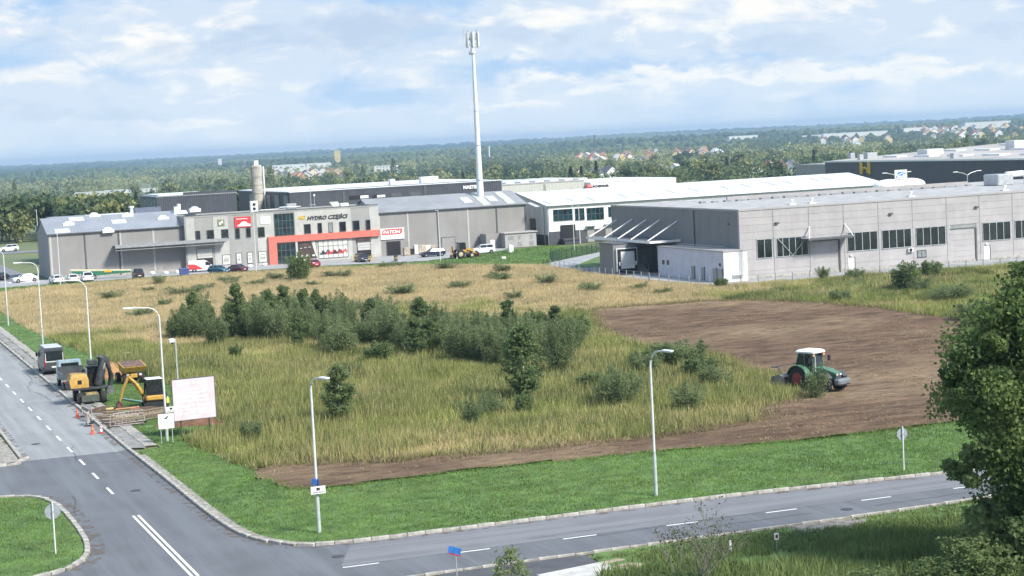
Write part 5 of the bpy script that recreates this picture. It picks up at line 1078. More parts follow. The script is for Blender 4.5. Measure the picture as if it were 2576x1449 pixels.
# ------------------------------------------------------------------ far landscape: trees, forest, town
def far_proto(kind, n):
    if kind == 'con':
        h = 14; f = rng.uniform(0, 1, n) ** .8; w = rng.uniform(0, 2 * PI, n); r = 2.6 * (1 - f) * np.sqrt(rng.uniform(.2, 1, n)) + .15
        C = np.c_[np.cos(w) * r, np.sin(w) * r, 1.2 + f * 12.8]; T = rng.uniform(0, 1, n); m = L_con
    elif kind == 'pop':
        h = 18; f = rng.uniform(0, 1, n); w = rng.uniform(0, 2 * PI, n); r = 2.4 * np.sin(PI * (f * .88 + .1)) ** .6 * np.sqrt(rng.uniform(.2, 1, n)); C = np.c_[np.cos(w) * r, np.sin(w) * r, 1.5 + f * 16.5]; T = .5 + .3 * np.sin(5 * w + 9 * f); m = L_far
    else:
        h = 12; ks = 13; cen = rng.normal(size=(ks, 3)); cen /= np.linalg.norm(cen, axis=1)[:, None]; cen = cen * np.array([3.4, 3.4, 3.2]) * rng.uniform(.5, 1, (ks, 1)) + np.array([0, 0, 7.4])
        i = rng.integers(0, ks, n); C = cen[i] + rng.normal(0, 1.05, (n, 3)) * (1, 1, .85); tb = rng.uniform(.1, .9, ks); T = tb[i] + rng.normal(0, .12, n); C[:, 2] = np.maximum(C[:, 2], 1.0); m = L_far if kind == 'dec' else L_fard
    return MB().tube([(0, 0, -.5), (0, 0, h * .6)], [.28, .12], 5).mesh('trunk', M_bark, 60), leaves_mesh('crown', C, 1.25 if kind != 'con' else 1.1, m, T, up=0, asp=.8)
FAR = {k: [far_proto(k, n) for _ in range(v)] for k, n, v in (('dec', 520, 5), ('dark', 520, 4), ('con', 330, 2), ('pop', 380, 2))}
HL = []
def G(x, y):
    """pixel -> distance and world point on the falling terrain"""
    d = ray(x, y); k = 300.0
    while k < 16000:
        p = d * k
        if CAMH + p.z <= terrain(math.hypot(p.x, p.y), math.atan2(p.x, p.y)): break
        k *= 1.012
    return Vector((p.x, p.y, terrain(math.hypot(p.x, p.y), math.atan2(p.x, p.y))))
def far_tree(p, kind, sc, label, group, i):
    a, b_ = FAR[kind][i % len(FAR[kind])]; o = bpy.data.objects.new('conifer' if kind == 'con' else 'tree', None); COL.objects.link(o); o.location = p; o.rotation_euler = (0, 0, random.uniform(0, 6.28)); o.scale = (sc * random.uniform(.9, 1.15),) * 2 + (sc,)
    tag(o, label, 'tree', group); link('trunk', a, o); link('crown', b_, o); return o
nt = 0
def azp(x, d):
    """world point at photo column x (on the horizon) and ground distance d"""
    v = ray(x, 350); v = Vector((v.x, v.y)).normalized() * d; return Vector((v.x, v.y, terrain(d, math.atan2(v.x, v.y))))
def house(x, y, w_, dpt, h, wallc, roofc, label, rh=None, flat=False, name='house', cat='house', head=None, group=None, nw=2, floors=1):
    p = G(x, y); HL.append((math.atan2(p.x, p.y), math.hypot(p.x, p.y), w_)); o = bpy.data.objects.new(name, None); COL.objects.link(o); o.location = p; o.rotation_euler = (0, 0, random.uniform(-.6, .6) if head is None else head); tag(o, label, cat, group)
    MB().mm(-w_ / 2, w_ / 2, -dpt / 2, dpt / 2, -1.5, h).build('wall', wallc, o, 0); rh = rh or w_ * .38
    if flat: MB().mm(-w_ / 2 - .2, w_ / 2 + .2, -dpt / 2 - .2, dpt / 2 + .2, h + .005, h + .5).build('roof', roofc, o, 0)
    else:
        MB().prism([(-w_ / 2, h), (w_ / 2, h), (0, h + rh)], 'y', -dpt / 2, dpt / 2).build('gable', wallc, o, 0)
        for sg_ in (-1, 1): MB().prism([(sg_ * (w_ / 2 + .5), h - .2), (0, h + rh + .05), (0, h + rh + .4), (sg_ * (w_ / 2 + .5), h + .15)], 'y', -dpt / 2 - .4, dpt / 2 + .4).build('roof', roofc, o, 0)
        MB().mm(w_ * .12, w_ * .12 + .7, 0, .7, h + rh * .4, h + rh + .8).build('chimney', M_conc, o, 0)
    for f in range(floors):
        for k in range(nw):
            xx = -w_ / 2 + w_ * (k + 1) / (nw + 1); zz = (f + .35) * h / floors
            MB().mm(xx - .55, xx + .55, -dpt / 2 - .05, -dpt / 2 - .005, zz, zz + min(1.5, h / floors * .5)).build('window', M_glass, o, 0)
    return o
W1 = mat('house_white', (.74, .73, .70), .8); W2 = mat('house_cream', (.66, .58, .42), .8); W3 = mat('house_orange', (.62, .36, .20), .8); W4 = mat('house_yellow', (.66, .52, .22), .8)
R1 = mat('roof_tile_red', (.30, .10, .07), .8, var=.2); R2_ = mat('roof_tile_orange', (.45, .19, .10), .8, var=.2); R3 = mat('roof_tile_dark', (.09, .09, .10), .8); R4_ = mat('roof_white_far', (.70, .72, .74), .6)
HS = [(1497, 452, 10, 12, 5, W1, R3, 'white house with dark gable roof beyond the freight depot'), (1532, 449, 11, 12, 5.5, W1, R3, 'larger white house with dark gable roof beyond the freight depot'), (1455, 452, 12, 9, 4, W2, R1, 'house with broad dark red roof beyond the freight depot'),
      (1566, 448, 9, 10, 4.5, W1, R1, 'small white house with red roof right of the white pair'), (1655, 442, 11, 10, 5, W2, R3, 'house with steep dark roof among trees behind the depot'), (1700, 441, 8, 9, 6, W1, R4_, 'small white flat building near the white roof edge'),
      (1935, 434, 10, 10, 5, W1, R1, 'white house with red roof left of the distribution centre'), (1962, 436, 12, 10, 5.5, W3, R1, 'orange house with twin windows left of the distribution centre'), (1990, 432, 10, 9, 5, W1, R3, 'white house tight against the distribution centre'), (1905, 437, 9, 9, 4, W1, R3, 'pale house with arched gable at the tree edge')]
for q in HS: house(*q)
def town(xs, ys, n, lab, grp, big=1.0):
    for k in range(n):
        wn, wm_ = random.choice((('white', W1), ('white', W1), ('cream', W2), ('orange', W3), ('yellow', W4))); rn, rm_ = random.choice((('red', R1), ('orange', R2_), ('orange', R2_), ('dark', R3), ('pale', R4_)))
        house(random.uniform(*xs), random.uniform(*ys), random.uniform(9, 15) * big, random.uniform(9, 13) * big, random.uniform(4.5, 7.5), wm_, rm_, f'far {wn} house with {rn} roof {lab}', group=f'{grp}, {wn} with {rn} roof')
town((1440, 1640), (396, 412), 24, 'in the town below the dark forest', 'houses of the town beyond the woods'); town((2270, 2575), (322, 352), 44, 'in the hill town beyond the distribution centre', 'houses of the hillside town'); town((680, 870), (438, 458), 20, 'behind the long warehouse roof', 'houses behind the warehouse'); town((1640, 1860), (384, 402), 14, 'half hidden in the wooded plain', 'houses in the wooded plain'); town((2050, 2260), (350, 374), 12, 'in the woods below the hill town', 'houses in the right hand woods')
for x, y, w_, dpt, h, lab in ((760, 424, 120, 40, 9, 'long white factory shed in the far plain'), (590, 418, 0, 0, 0, ''), (735, 436, 70, 30, 9, 'blue grey factory hall with white roof in the far plain'), (470, 415, 90, 25, 8, 'far white greenhouse strip on the left plain'), (1868, 352, 70, 30, 9, 'white warehouse at the edge of the dark forest'), (2150, 345, 150, 40, 10, 'long white far industrial hall on the right'), (2480, 322, 110, 60, 14, 'big white far hall with vaulted roof on the right hill'), (2300, 330, 60, 30, 8, 'white far shed on the right hill'), (250, 492, 60, 12, 4, 'long white low building before the left woods'), (330, 486, 60, 12, 4, 'white low building right of the long one before the left woods'), (2050, 350, 60, 25, 8, 'white far shed left of the long hall')):
    if w_: house(x, y, w_, dpt, h, W1, R4_, lab, flat=True, name='factory_hall', cat='building', head=random.uniform(-.1, .1), nw=5)
house(972, 436, 34, 14, 11, W1, R4_, 'white apartment block standing above the far trees', flat=True, name='apartment_block', cat='building', head=-.1, nw=6, floors=3)
house(850, 413, 12, 12, 30, W4, W4, 'pale yellow concrete tower in the far plain', flat=True, name='tower', cat='tower', head=0, nw=1); house(554, 421, 10, 10, 26, W1, W1, 'small white tower in the far plain', flat=True, name='tower', cat='tower', head=0, nw=1)
def clear(p):
    """keep the view on each house open"""
    a, d = math.atan2(p.x, p.y), math.hypot(p.x, p.y); return not any(abs(a - ha) < (hw * .5 + 3) / hd and hd - 500 < d < hd + 12 for ha, hd, hw in HL)
def plant(n, xr, dr, kinds, sc, label, group, sink=0.0):
    k = 0
    for i in range(n * 3):
        if k >= n: break
        p = azp(random.uniform(*xr), random.uniform(*dr))
        if not clear(p): continue
        kd = random.choice(kinds); p.z -= sink; nm = {'con': 'narrow dark conifer', 'pop': 'tall slim poplar', 'dark': 'dark round crowned tree', 'dec': 'pale round crowned tree'}[kd]; far_tree(p, kd, random.uniform(*sc), nm + label, group + ', ' + nm + 's', i); k += 1
plant(80, (-60, 300), (520, 700), ('dark', 'dark', 'dark', 'dec'), (.85, 1.2), ' in the wood behind the left gabled hall', 'wood behind the left hall', 1.5)
plant(10, (300, 380), (700, 860), ('dark', 'dark', 'con'), (.7, 1.0), ' between the left wood and the dark grey block', 'trees by the dark block')
plant(9, (595, 632), (560, 640), ('dark',), (.8, 1.0), ' beside the tall silo', 'trees beside the silo')
plant(46, (580, 1480), (900, 1250), ('dark', 'dark', 'dec', 'dec', 'con'), (.6, 1.0), ' in the mixed belt behind the warehouses', 'tree belt behind the warehouses')
plant(72, (1480, 2620), (950, 1350), ('dark', 'dark', 'dark', 'dec', 'dec', 'con'), (.7, 1.15), ' in the tall belt beyond the white roofed hall', 'tree belt beyond the white roof')
plant(85, (-60, 2620), (1400, 2100), ('dec', 'dec', 'dec', 'dark', 'pop'), (.8, 1.5), ' between the houses of the far town', 'trees among the far town')
# everything further merges into forest: low crowns, one mesh each band
ico = [(0, 0, 1)] + [(.894 * math.cos(2 * PI * k / 5), .894 * math.sin(2 * PI * k / 5), .447) for k in range(5)] + [(.894 * math.cos(2 * PI * (k + .5) / 5), .894 * math.sin(2 * PI * (k + .5) / 5), -.447) for k in range(5)]
icf = [(0, k + 1, (k + 1) % 5 + 1) for k in range(5)] + [(k + 1, k + 6, (k + 1) % 5 + 1) for k in range(5)] + [((k + 1) % 5 + 1, k + 6, (k + 1) % 5 + 6) for k in range(5)]
def forest(name, n, d0, d1, h0, h1, w0, m, label, clump, thr, pw=1.0):
    ic = np.array(ico); V = []; F = []; T = []; cnt = 0
    a = rng.uniform(-.40, .40, n * 3); d = d0 + (d1 - d0) * rng.uniform(0, 1, n * 3) ** pw
    P = np.c_[np.sin(a) * d, np.cos(a) * d]; ok = fbm(np.c_[P[:, 0], P[:, 1] * .35], clump, 5) > thr
    for ha, hd, hw in HL: ok &= ~((np.abs(a - ha) < (hw * .5 + 3) / hd) & (d > hd - 420) & (d < hd + 12))
    P, d = P[ok][:n], d[ok][:n]; a = np.arctan2(P[:, 0], P[:, 1])
    tn = np.clip((fbm(P * (1, .4), clump * .5, 9) - .5) * 3.2 + .45 + rng.normal(0, .14, len(P)), 0, 1)
    Z = np.array([terrain(q, e) for q, e in zip(d, a)]); h = rng.uniform(h0, h1, len(P)) * (.65 + .7 * fbm(P, clump * .4, 15)); wv = rng.uniform(.7, 1.3, len(P)) * w0
    for i in range(len(P)):
        j = ic * (1 + rng.uniform(-.25, .25, (11, 1))); V.append(np.c_[P[i, 0] + j[:, 0] * wv[i], P[i, 1] + j[:, 1] * wv[i], Z[i] + h[i] * (.45 + .5 * j[:, 2])])
    N = len(P); V = np.vstack(V).astype(np.float32); fa = np.array(icf, np.int32); F = (fa[None] + (np.arange(N) * 11)[:, None, None]).reshape(-1)
    me = bpy.data.meshes.new(name); me.vertices.add(len(V)); me.vertices.foreach_set('co', V.ravel()); me.loops.add(len(F)); me.loops.foreach_set('vertex_index', F.astype(np.int32)); me.polygons.add(len(F) // 3); me.polygons.foreach_set('loop_start', np.arange(0, len(F), 3, dtype=np.int32))
    c = np.ones((N * 11, 4), np.float32); c[:, :3] = np.repeat(tn, 11)[:, None]; at_ = me.color_attributes.new('tint', 'FLOAT_COLOR', 'POINT'); at_.data.foreach_set('color', c.ravel())
    me.update(); me.materials.append(m); o = link(name, me); return tag(o, label, 'forest', None, 'stuff')
def leafy_forest(name, n, d0, d1, h0, h1, w0, nq, q, m, label, clump, thr, xr=(-.40, .40), dark=0.0):
    """leaf clumps of many trees in one mesh"""
    a = rng.uniform(xr[0], xr[1], n * 3); d = np.sqrt(rng.uniform(d0 ** 2, d1 ** 2, n * 3)); P = np.c_[np.sin(a) * d, np.cos(a) * d]; ok = fbm(np.c_[P[:, 0], P[:, 1] * .5], clump, 5) > thr
    for ha, hd, hw in HL: ok &= ~((np.abs(a - ha) < (hw * .5 + 3) / hd) & (d > hd - 420) & (d < hd + 12))
    P, d, a = P[ok][:n], d[ok][:n], a[ok][:n]; N = len(P); Z = np.array([terrain(q_, e) for q_, e in zip(d, a)]); h = rng.uniform(h0, h1, N) * (.6 + .8 * fbm(P, clump * .3, 15)); wd = w0 * rng.uniform(.7, 1.35, N)
    v = rng.normal(size=(N, nq, 3)); v /= np.linalg.norm(v, axis=2)[:, :, None]; v *= rng.uniform(.55, 1, (N, nq, 1)); v[:, :, 2] = np.maximum(v[:, :, 2], -.75)
    C = np.empty((N, nq, 3)); C[:, :, 0] = P[:, None, 0] + v[:, :, 0] * wd[:, None]; C[:, :, 1] = P[:, None, 1] + v[:, :, 1] * wd[:, None]; C[:, :, 2] = Z[:, None] + h[:, None] * (.52 + .48 * v[:, :, 2])
    tn = np.clip((fbm(P * (1, .4), clump * .7, 9) - .5) * 5.0 + .5 - dark + rng.normal(0, .12, N), 0, 1); T = np.repeat(tn, nq) + rng.normal(0, .06, N * nq)
    me = leaves_mesh(name, C.reshape(-1, 3), q, m, T, up=0, asp=.85); o = link(name, me); return tag(o, label, 'forest', None, 'stuff')
leafy_forest('forest', 900, 780, 1500, 7, 12, 3.6, 90, 1.6, L_fard, 'loose dark trees and bushes just behind the estate', 120, .40)
leafy_forest('forest', 2300, 1450, 2500, 8, 14, 4.6, 56, 2.2, L_far, 'mixed pale green woods around the far town', 220, .36)
leafy_forest('forest', 3000, 2450, 3900, 8, 16, 6, 34, 3.2, L_far, 'continuous pale woods beyond the far town', 300, .30, dark=.2)
forest('forest', 4800, 3700, 6200, 10, 18, 9, L_fard, 'dark forest plain beyond the town', 500, .34)
forest('forest', 6500, 6000, 11600, 12, 20, 18, L_fard, 'hazy forested ridge on the horizon', 1500, .22, .8)

# pylons
def pylon(x, yb, hpx, lab):
    p = G(x, yb); h = hpx / FPX * p.length; o = bpy.data.objects.new('pylon', None); COL.objects.link(o); o.location = p; tag(o, lab, 'pylon', None); m = mat('pylon_steel', (.14, .16, .18), .6)
    b = MB(); w0, w1 = h * .085, h * .018
    for sx in (-1, 1):
        for sy in (-1, 1): b.cyl((sx * w0, sy * w0, 0), (sx * w1, sy * w1, h), .35, .2, 4)
    for k in range(8):
        z, zn = h * k / 8, h * (k + 1) / 8; wa, wb = w0 + (w1 - w0) * k / 8, w0 + (w1 - w0) * (k + 1) / 8
        for sx in (-1, 1): b.cyl((sx * wa, -wa, z), (-sx * wb, -wb, zn), .18, n=4); b.cyl((sx * wa, wa, z), (-sx * wb, wb, zn), .18, n=4)
    b.build('lattice', m, o, 0)
    for z, L in ((.72, .22), (.84, .17), (.95, .12)): MB().prism([(-L * h, z * h), (0, z * h + .03 * h), (L * h, z * h), (0, z * h - .005 * h)], 'y', -.4, .4).build('crossarm', m, o, 0)
pylon(1498, 402, 62, 'dark lattice power pylon rising above the far town'); pylon(770, 428, 22, 'pale far power pylon behind the factory sheds')
p = G(1232, 412); o = bpy.data.objects.new('chimney_mast', None); COL.objects.link(o); o.location = p; tag(o, 'pale slim chimney standing beside the phone mast in the distance', 'chimney')
h = 40 / FPX * p.length; MB().cyl((0, 0, 0), (0, 0, h), h * .055, h * .045, 10).build('shaft', M_offwhite, o); MB().cyl((0, 0, h), (0, 0, h * 1.05), h * .07, h * .06, 10).build('cap', M_white, o)
# ------------------------------------------------------------------ street furniture
M_pole = mat('lamp_pole', (.66, .68, .66), .5, var=.06, scale=2)
M_polef = mat('lamp_pole_grey', (.46, .50, .48), .5, var=.1, scale=2)
M_tyre = mat('tyre', (.022, .022, .024), .85, var=.2, scale=6)
M_rim = mat('rim_silver', (.45, .46, .47), .35, metal=.6)
M_lampg = mat('lamp_glass', (.72, .70, .66), .15)
M_tail = mat('tail_light', (.35, .012, .015), .25)
M_carglass = mat('car_glass', (.02, .024, .028), .08, spec=.9, var=.2)
M_plate = mat('number_plate', (.75, .75, .73), .4)
M_orange = mat('cone_orange', (.75, .13, .05), .5, var=.1)
M_wood = mat('old_timber', (.30, .25, .19), .9, var=.25, scale=5)
M_machine = mat('machine_yellow', (.56, .32, .05), .5, scale=3.0, col2=(.36, .21, .06))
M_rust = mat('rusty_steel', (.14, .06, .045), .7, var=.3, scale=4)
def hgt_at(s, t, x, ytop):
    """height of the point above (s, t) that is seen at photo row ytop"""
    lo, hi = 0.0, 70.0; p = st(s, t)
    for _ in range(40):
        m_ = (lo + hi) / 2; c = RM.transposed() @ Vector((p.x, p.y, m_ - CAMH)); yy = 724.5 - FPX * c.y / -c.z
        lo, hi = (m_, hi) if yy > ytop else (lo, m_)
    return lo
def street_lamp(s, t, h, head, arm, label, cat='street lamp', bend=.9, tilt=0.0, group=None):
    o = thing('street_lamp', label, cat, s, t, 0, head, group); o.rotation_euler.x += tilt
    n = 9; pts = [(0, 0, 2.6), (0, 0, h - bend)] + [(bend - bend * math.cos(a), 0, h - bend + bend * math.sin(a)) for a in np.linspace(.2, PI / 2, n)] + [(arm * .8, 0, h + .05)]
    MB().tube([(0, 0, 0), (0, 0, 2.2)], [.115, .105], 12).tube([(0, 0, 2.2), (0, 0, 2.6)], [.105, .078], 12, caps=False).build('base_section', M_polef, o, 40)
    MB().tube(pts, [.078] + [.062 - .002 * k for k in range(len(pts) - 1)], 10).build('pole', M_pole, o, 60)
    hd = MB().mm(arm * .72, arm + .35, -.14, .14, h + .02, h + .13, b=.04).build('lamp_head', M_white, o); MB().mm(arm * .82, arm + .28, -.1, .1, h - .012, h + .018).build('lens', M_lampg, hd)
    MB().mm(-.11, -.09, -.06, .06, .5, 1.1).build('hatch', M_polef, o, 0); return o
LL = [street_lamp(23.95, t, 10.0, PI, 2.3, l) for t, l in ((140.7, 'white curved street lamp beside the billboard and notice board'), (179.4, 'white curved street lamp behind the wheeled excavator'), (218.1, 'white curved street lamp beyond the parked van'), (256.8, 'white curved street lamp at the far end of the street lawn'), (295.5, 'white curved street lamp near the yard of the halls'))]
street_lamp(45.0, 99.9, 8.5, -PI / 2 + .25, 1.7, 'pale curved street lamp alone on the lawn of the cross street')
street_lamp(25.2, 101.1, 8.6, -PI / 2 + .3, 1.5, 'pale curved street lamp carrying bus stop signs on the lawn corner', bend=.7)
def plain_pole(s, t, h, label, r=.085):
    o = thing('light_pole', label, 'pole', s, t); MB().cyl((0, 0, 0), (0, 0, h), r, r * .6, 10).build('pole', M_pole, o, 60); MB().mm(-.13, .13, -.13, .13, 0, .12).build('base_plate', M_conc, o); MB().mm(-.5, .1, -.1, .1, h - .02, h + .1, b=.03).build('lamp_head', M_steel, o)
plain_pole(39.6, 328.1, 9.6, 'slim white pole before the left corner of the grey halls'); plain_pole(73.6, 329.4, 10.5, 'slim white pole before the office block'); plain_pole(105.6, 323.2, 9.0, 'slim white pole before the right hall near the backhoe'); plain_pole(53.7, 483, 9.5, 'slim white pole by the far road left of the halls', .11)
s, t = S(*z3(575, 1068)); plain_pole(s, t, hgt_at(s, t, 0, z3(548, 535)[1]), 'thin tall grey pole before the white roofed hall', .07)
s, t = S(*z3(625, 1010)); plain_pole(s, t, hgt_at(s, t, 0, z3(608, 685)[1]), 'white pole before the ribbon windows of the white hall')
# phone mast
o = thing('phone_mast', 'very tall white monopole phone mast with antenna panels on top', 'mast', 125.4, 356.2)
MM = mat('mast_white', (.68, .72, .74), .5, var=.05, scale=.4); MH = 42.8
for k, (za_, zb_, ra_, rb_) in enumerate(((0, 13.4, .76, .66), (13.4, 20.2, .60, .55), (20.2, 27, .52, .46), (27, 38.2, .44, .30))): MB().tube([(0, 0, za_), (0, 0, zb_)], [ra_, rb_], 18).build('shaft_section', MM, o, 60); MB().tube([(0, 0, zb_ - .12), (0, 0, zb_)], rb_ + .07, 18).build('flange', M_steel, o, 40)
MB().tube([(0, 0, 38.2), (0, 0, 39.2)], .5, 14).build('collar', MM, o, 40); MB().cyl((0, 0, 39.2), (0, 0, 42.4), .16, n=10).build('spigot', M_steel, o, 60)
for k in range(6):
    a = k * PI / 3 + .35; c, s_ = math.cos(a), math.sin(a); z0 = 39.4
    p = MB().box(c * 1.25, s_ * 1.25, z0 + 1.45, .22, .42, 2.9, rz=a, b=.05).build('antenna_panel', M_offwhite, o); MB().cyl((c * 1.02, s_ * 1.02, z0 - .1), (c * 1.02, s_ * 1.02, z0 + 3.4), .05, n=6).build('mount_pole', M_steel, p, 60)
    MB().cyl((c * .16, s_ * .16, z0 + .5), (c * 1.02, s_ * 1.02, z0 + .5), .045, n=6).cyl((c * .16, s_ * .16, z0 + 2.4), (c * 1.02, s_ * 1.02, z0 + 2.4), .045, n=6).build('bracket', M_steel, o, 60)
    MB().box(c * .62, s_ * .62, z0 + 1.7, .25, .32, .55, rz=a, b=.03).build('radio_unit', M_polef, o)
for a, z, r in ((2.6, 38.3, .38), (-.4, 39.6, .26)): MB().tube([(math.cos(a) * .5, math.sin(a) * .5 - .3, z), (math.cos(a) * (.5 + r), math.sin(a) * (.5 + r) - .3, z)], [r, r * .9], 14).build('dish', M_polef, o, 40)
MB().cyl((-1.75, 0, 39.9), (-1.75, 0, 43), .03, n=5).mm(-1.85, -1.6, -.1, .1, 42.3, 43).cyl((-1.75, 0, 40), (-.2, 0, 40), .03, n=5).build('whip_antenna', M_polef, o, 0)
# substation kiosk and cabinets at the mast foot
zk = zt(1640, 900, 600 / 2576)
ks, kt = S(*zk(1505, 332)); ke = FP(*zk(2030, 250), kt)[0]
o = thing('substation', 'low grey transformer kiosk with pale roof at the foot of the mast', 'kiosk', ks, kt)
KL = ke - ks; MB().mm(0, KL, 0, 3.4, 0, 2.75).build('wall', M_pan_light2, o, 0); MB().mm(-.25, KL + .25, -.25, 3.65, 2.755, 3.0, b=.05).build('roof', M_pan_light, o)
for f in (.1, .2, .42, .8): MB().mm(KL * f, KL * f + .55, -.05, -.004, 1.6, 2.3).build('vent', M_joint, o, 0)
for f in (.4, .78): MB().mm(KL * f, KL * f + .8, -.06, -.004, .3, 1.1).build('vent', M_joint, o, 0)
for x, y, w_, h_, lab, m_ in ((1288, 372, .9, 2.0, 'tall white switch cabinet beside the mast', M_white), (1585, 405, .55, 1.45, 'left white cabinet of the pair on the lawn by the kiosk', M_white), (1618, 395, .45, 1.25, 'right white cabinet of the pair on the lawn by the kiosk', M_white), (1020, 322, .9, .8, 'small grey cabinet left of the mast foot', M_offwhite), (1472, 518, .7, .45, 'small white box lying on the lawn edge', M_white)):
    s, t = S(*zk(x, y)); o = thing('cabinet', lab, 'cabinet', s, t); MB().mm(-w_ / 2, w_ / 2, -.25, .25, .1, h_, b=.03).build('case', m_, o); MB().mm(-w_ / 2 + .03, w_ / 2 - .03, -.27, -.252, .15, h_ - .1).build('door', m_, o, 0); MB().mm(-w_ / 2 - .03, w_ / 2 + .03, -.28, .28, 0, .1).build('plinth', M_conc, o, 0)
s, t = S(*zk(825, 322)); o = thing('wind_screen', 'grey panel shelter against the right hall behind the backhoe', 'shelter', s, 347.6); MB().mm(0, .1, -1, 2.5, 0, 3.0).build('panel', M_cl_dark2, o, 0); MB().mm(.1, 7.5, 2.3, 2.4, 0, 2.9).build('panel', M_cl_grey, o, 0)
# signs with round plates seen from the back
def back_sign(s, t, h, r, label, ti=0):
    o = thing('road_sign', label, 'road sign', s, t, 0, ti); MB().cyl((0, 0, 0), (0, 0, h + .1), .045, n=8).build('post', M_pole, o, 60); MB().tube([(0, .06, h - r), (0, .085, h - r)], r, 20).build('plate', mat('sign_back', (.36, .40, .43), .45, metal=.3), o, 40); MB().mm(-.06, .06, -.05, .058, h - r - .05, h - r + .05).build('clamp', M_steel, o, 0)
back_sign(11.3, 103.8, 2.75, .42, 'round road sign seen from behind on the corner island'); back_sign(60.6, 98.3, 2.6, .36, 'round road sign seen from behind on the lawn near the big tree')
o = thing('street_name_sign', 'bright blue street name plate on a thin post by the driveway', 'street sign', *S(1150, 1462)); MB().cyl((0, 0, 0), (0, 0, 1.75), .03, n=8).build('post', M_steel, o, 60)
f = MB().box(-.05, 0, 1.5, .62, .03, .34, rz=-.5, ry=.25).build('plate', M_blue_sign, o, 0); MB().box(-.05, -.005, 1.30, .6, .03, .06, rz=-.5, ry=.25).build('plate_edge', M_signred, o, 0)
def bus_sign(s, t, z, label, blue=True, dx=0.0):
    o = thing('bus_stop_sign', label, 'bus stop sign', s, t, z, .05)
    f = MB().mm(-.42 + dx, .42 + dx, -.16, -.125, 0, .42, b=.01).build('plate', M_white, o); MB().mm(-.1 + dx, .1 + dx, -.172, -.161, .22, .35).mm(-.08 + dx, -.03 + dx, -.172, -.161, .18, .22).mm(.03 + dx, .08 + dx, -.172, -.161, .18, .22).build('bus_symbol', M_text, f, 0); MB().mm(-.32 + dx, -.02 + dx, -.172, -.161, .07, .12).mm(.03 + dx, .33 + dx, -.172, -.161, .07, .12).build('text_line', mat('text_grey', (.2, .2, .22), .6), f, 0)
    MB().mm(-.1, .1, -.125, .1, .15, .2).build('bracket', M_steel, o, 0)
    if blue: MB().box(-.16, 0, .66, .3, .03, .36, rz=-.9).build('pole_flag', M_blue_sign, o, 0); MB().box(.06, -.02, .62, .2, .03, .4, rz=.9).build('pole_flag', mat('sign_deep_blue', (.03, .05, .25), .4), o, 0)
bus_sign(25.2, 100.98, 2.2, 'white bus stop plate with blue flags clamped to the lawn corner lamp'); bus_sign(23.95, 140.6, 2.15, 'white bus stop plate clamped to the lamp by the billboard', False, .38)
# big faded billboard
a, b_ = S(459, 1101), S(529, 1091); mid = ((a[0] + b_[0]) / 2, (a[1] + b_[1]) / 2); hd = math.atan2(b_[1] - a[1], b_[0] - a[0]) * .4
o = thing('billboard', 'large faded white billboard with pink edges on two dark posts', 'billboard', mid[0], mid[1], 0, hd)
for k in (-1.1, 1.1): MB().cyl((k, .1, 0), (k, .1, 3.9), .06, n=8).build('post', mat('post_dark_green', (.05, .06, .05), .6), o, 60)
BW, B0, B1_ = 1.62, 1.28, 4.36
mbb = bpy.data.materials.new('faded_print'); mbb.use_nodes = True; w = NT(mbb.node_tree); bb = w.n('ShaderNodeBsdfPrincipled'); oo = w.n('ShaderNodeOutputMaterial'); w.l(bb.outputs[0], oo.inputs[0]); tc = w.n('ShaderNodeTexCoord')
w.l(w.mix(w.step(w.noise(tc.outputs['Object'], .9, 3, .5), .35, .7), (.60, .565, .60), (.60, .49, .515)), bb.inputs['Base Color']); bb.inputs['Roughness'].default_value = .6
f = MB().mm(-BW, BW, -.02, .03, B0, B1_).build('panel', mbb, o, 0); MB().mm(-BW - .04, BW + .04, -.035, .045, B1_ + .002, B1_ + .05).mm(-BW - .04, BW + .04, -.035, .045, B0 - .05, B0 - .002).mm(BW + .002, BW + .05, -.035, .045, B0, B1_).mm(-BW - .05, -BW - .002, -.035, .045, B0, B1_).build('frame', M_trim, f, 0)
pal = mat('faded_lines', (.64, .63, .655), .6)
for z, x0, x1 in ((4.0, -.75, .75), (3.55, -.9, .9), (3.25, -1.25, 1.25), (2.95, -1.25, 1.1), (2.65, -1.25, 1.25), (2.3, -1.25, 1.25), (2.0, -1.2, .9), (1.75, -1.25, 1.2)): MB().mm(x0, x1, -.028, -.021, z - .1, z + .06).build('print_line', pal, f, 0)
# notice board
o = thing('notice_board', 'small white notice board with a black bird mark on two thin posts', 'notice board', 23.75, 139.5)
for k in (-.42, .42): MB().cyl((k, .05, 0), (k, .05, 1.9), .03, n=6).build('post', M_polef, o, 60)
f = MB().mm(-.58, .58, -.02, .02, 1.1, 2.2, b=.01).build('panel', M_white, o); MB().prism([(-.18, 1.88), (.02, 1.95), (.14, 2.08), (.16, 1.98), (.06, 1.86), (.1, 1.8), (-.02, 1.84)], 'y', -.03, -.021).build('bird_mark', M_text, f, 0)
for z, q in ((1.72, .45), (1.58, .42), (1.45, .45), (1.32, .3)): MB().mm(-q, q, -.028, -.021, z - .025, z + .025).build('text_line', mat('faint_text', (.5, .55, .55), .6), f, 0)
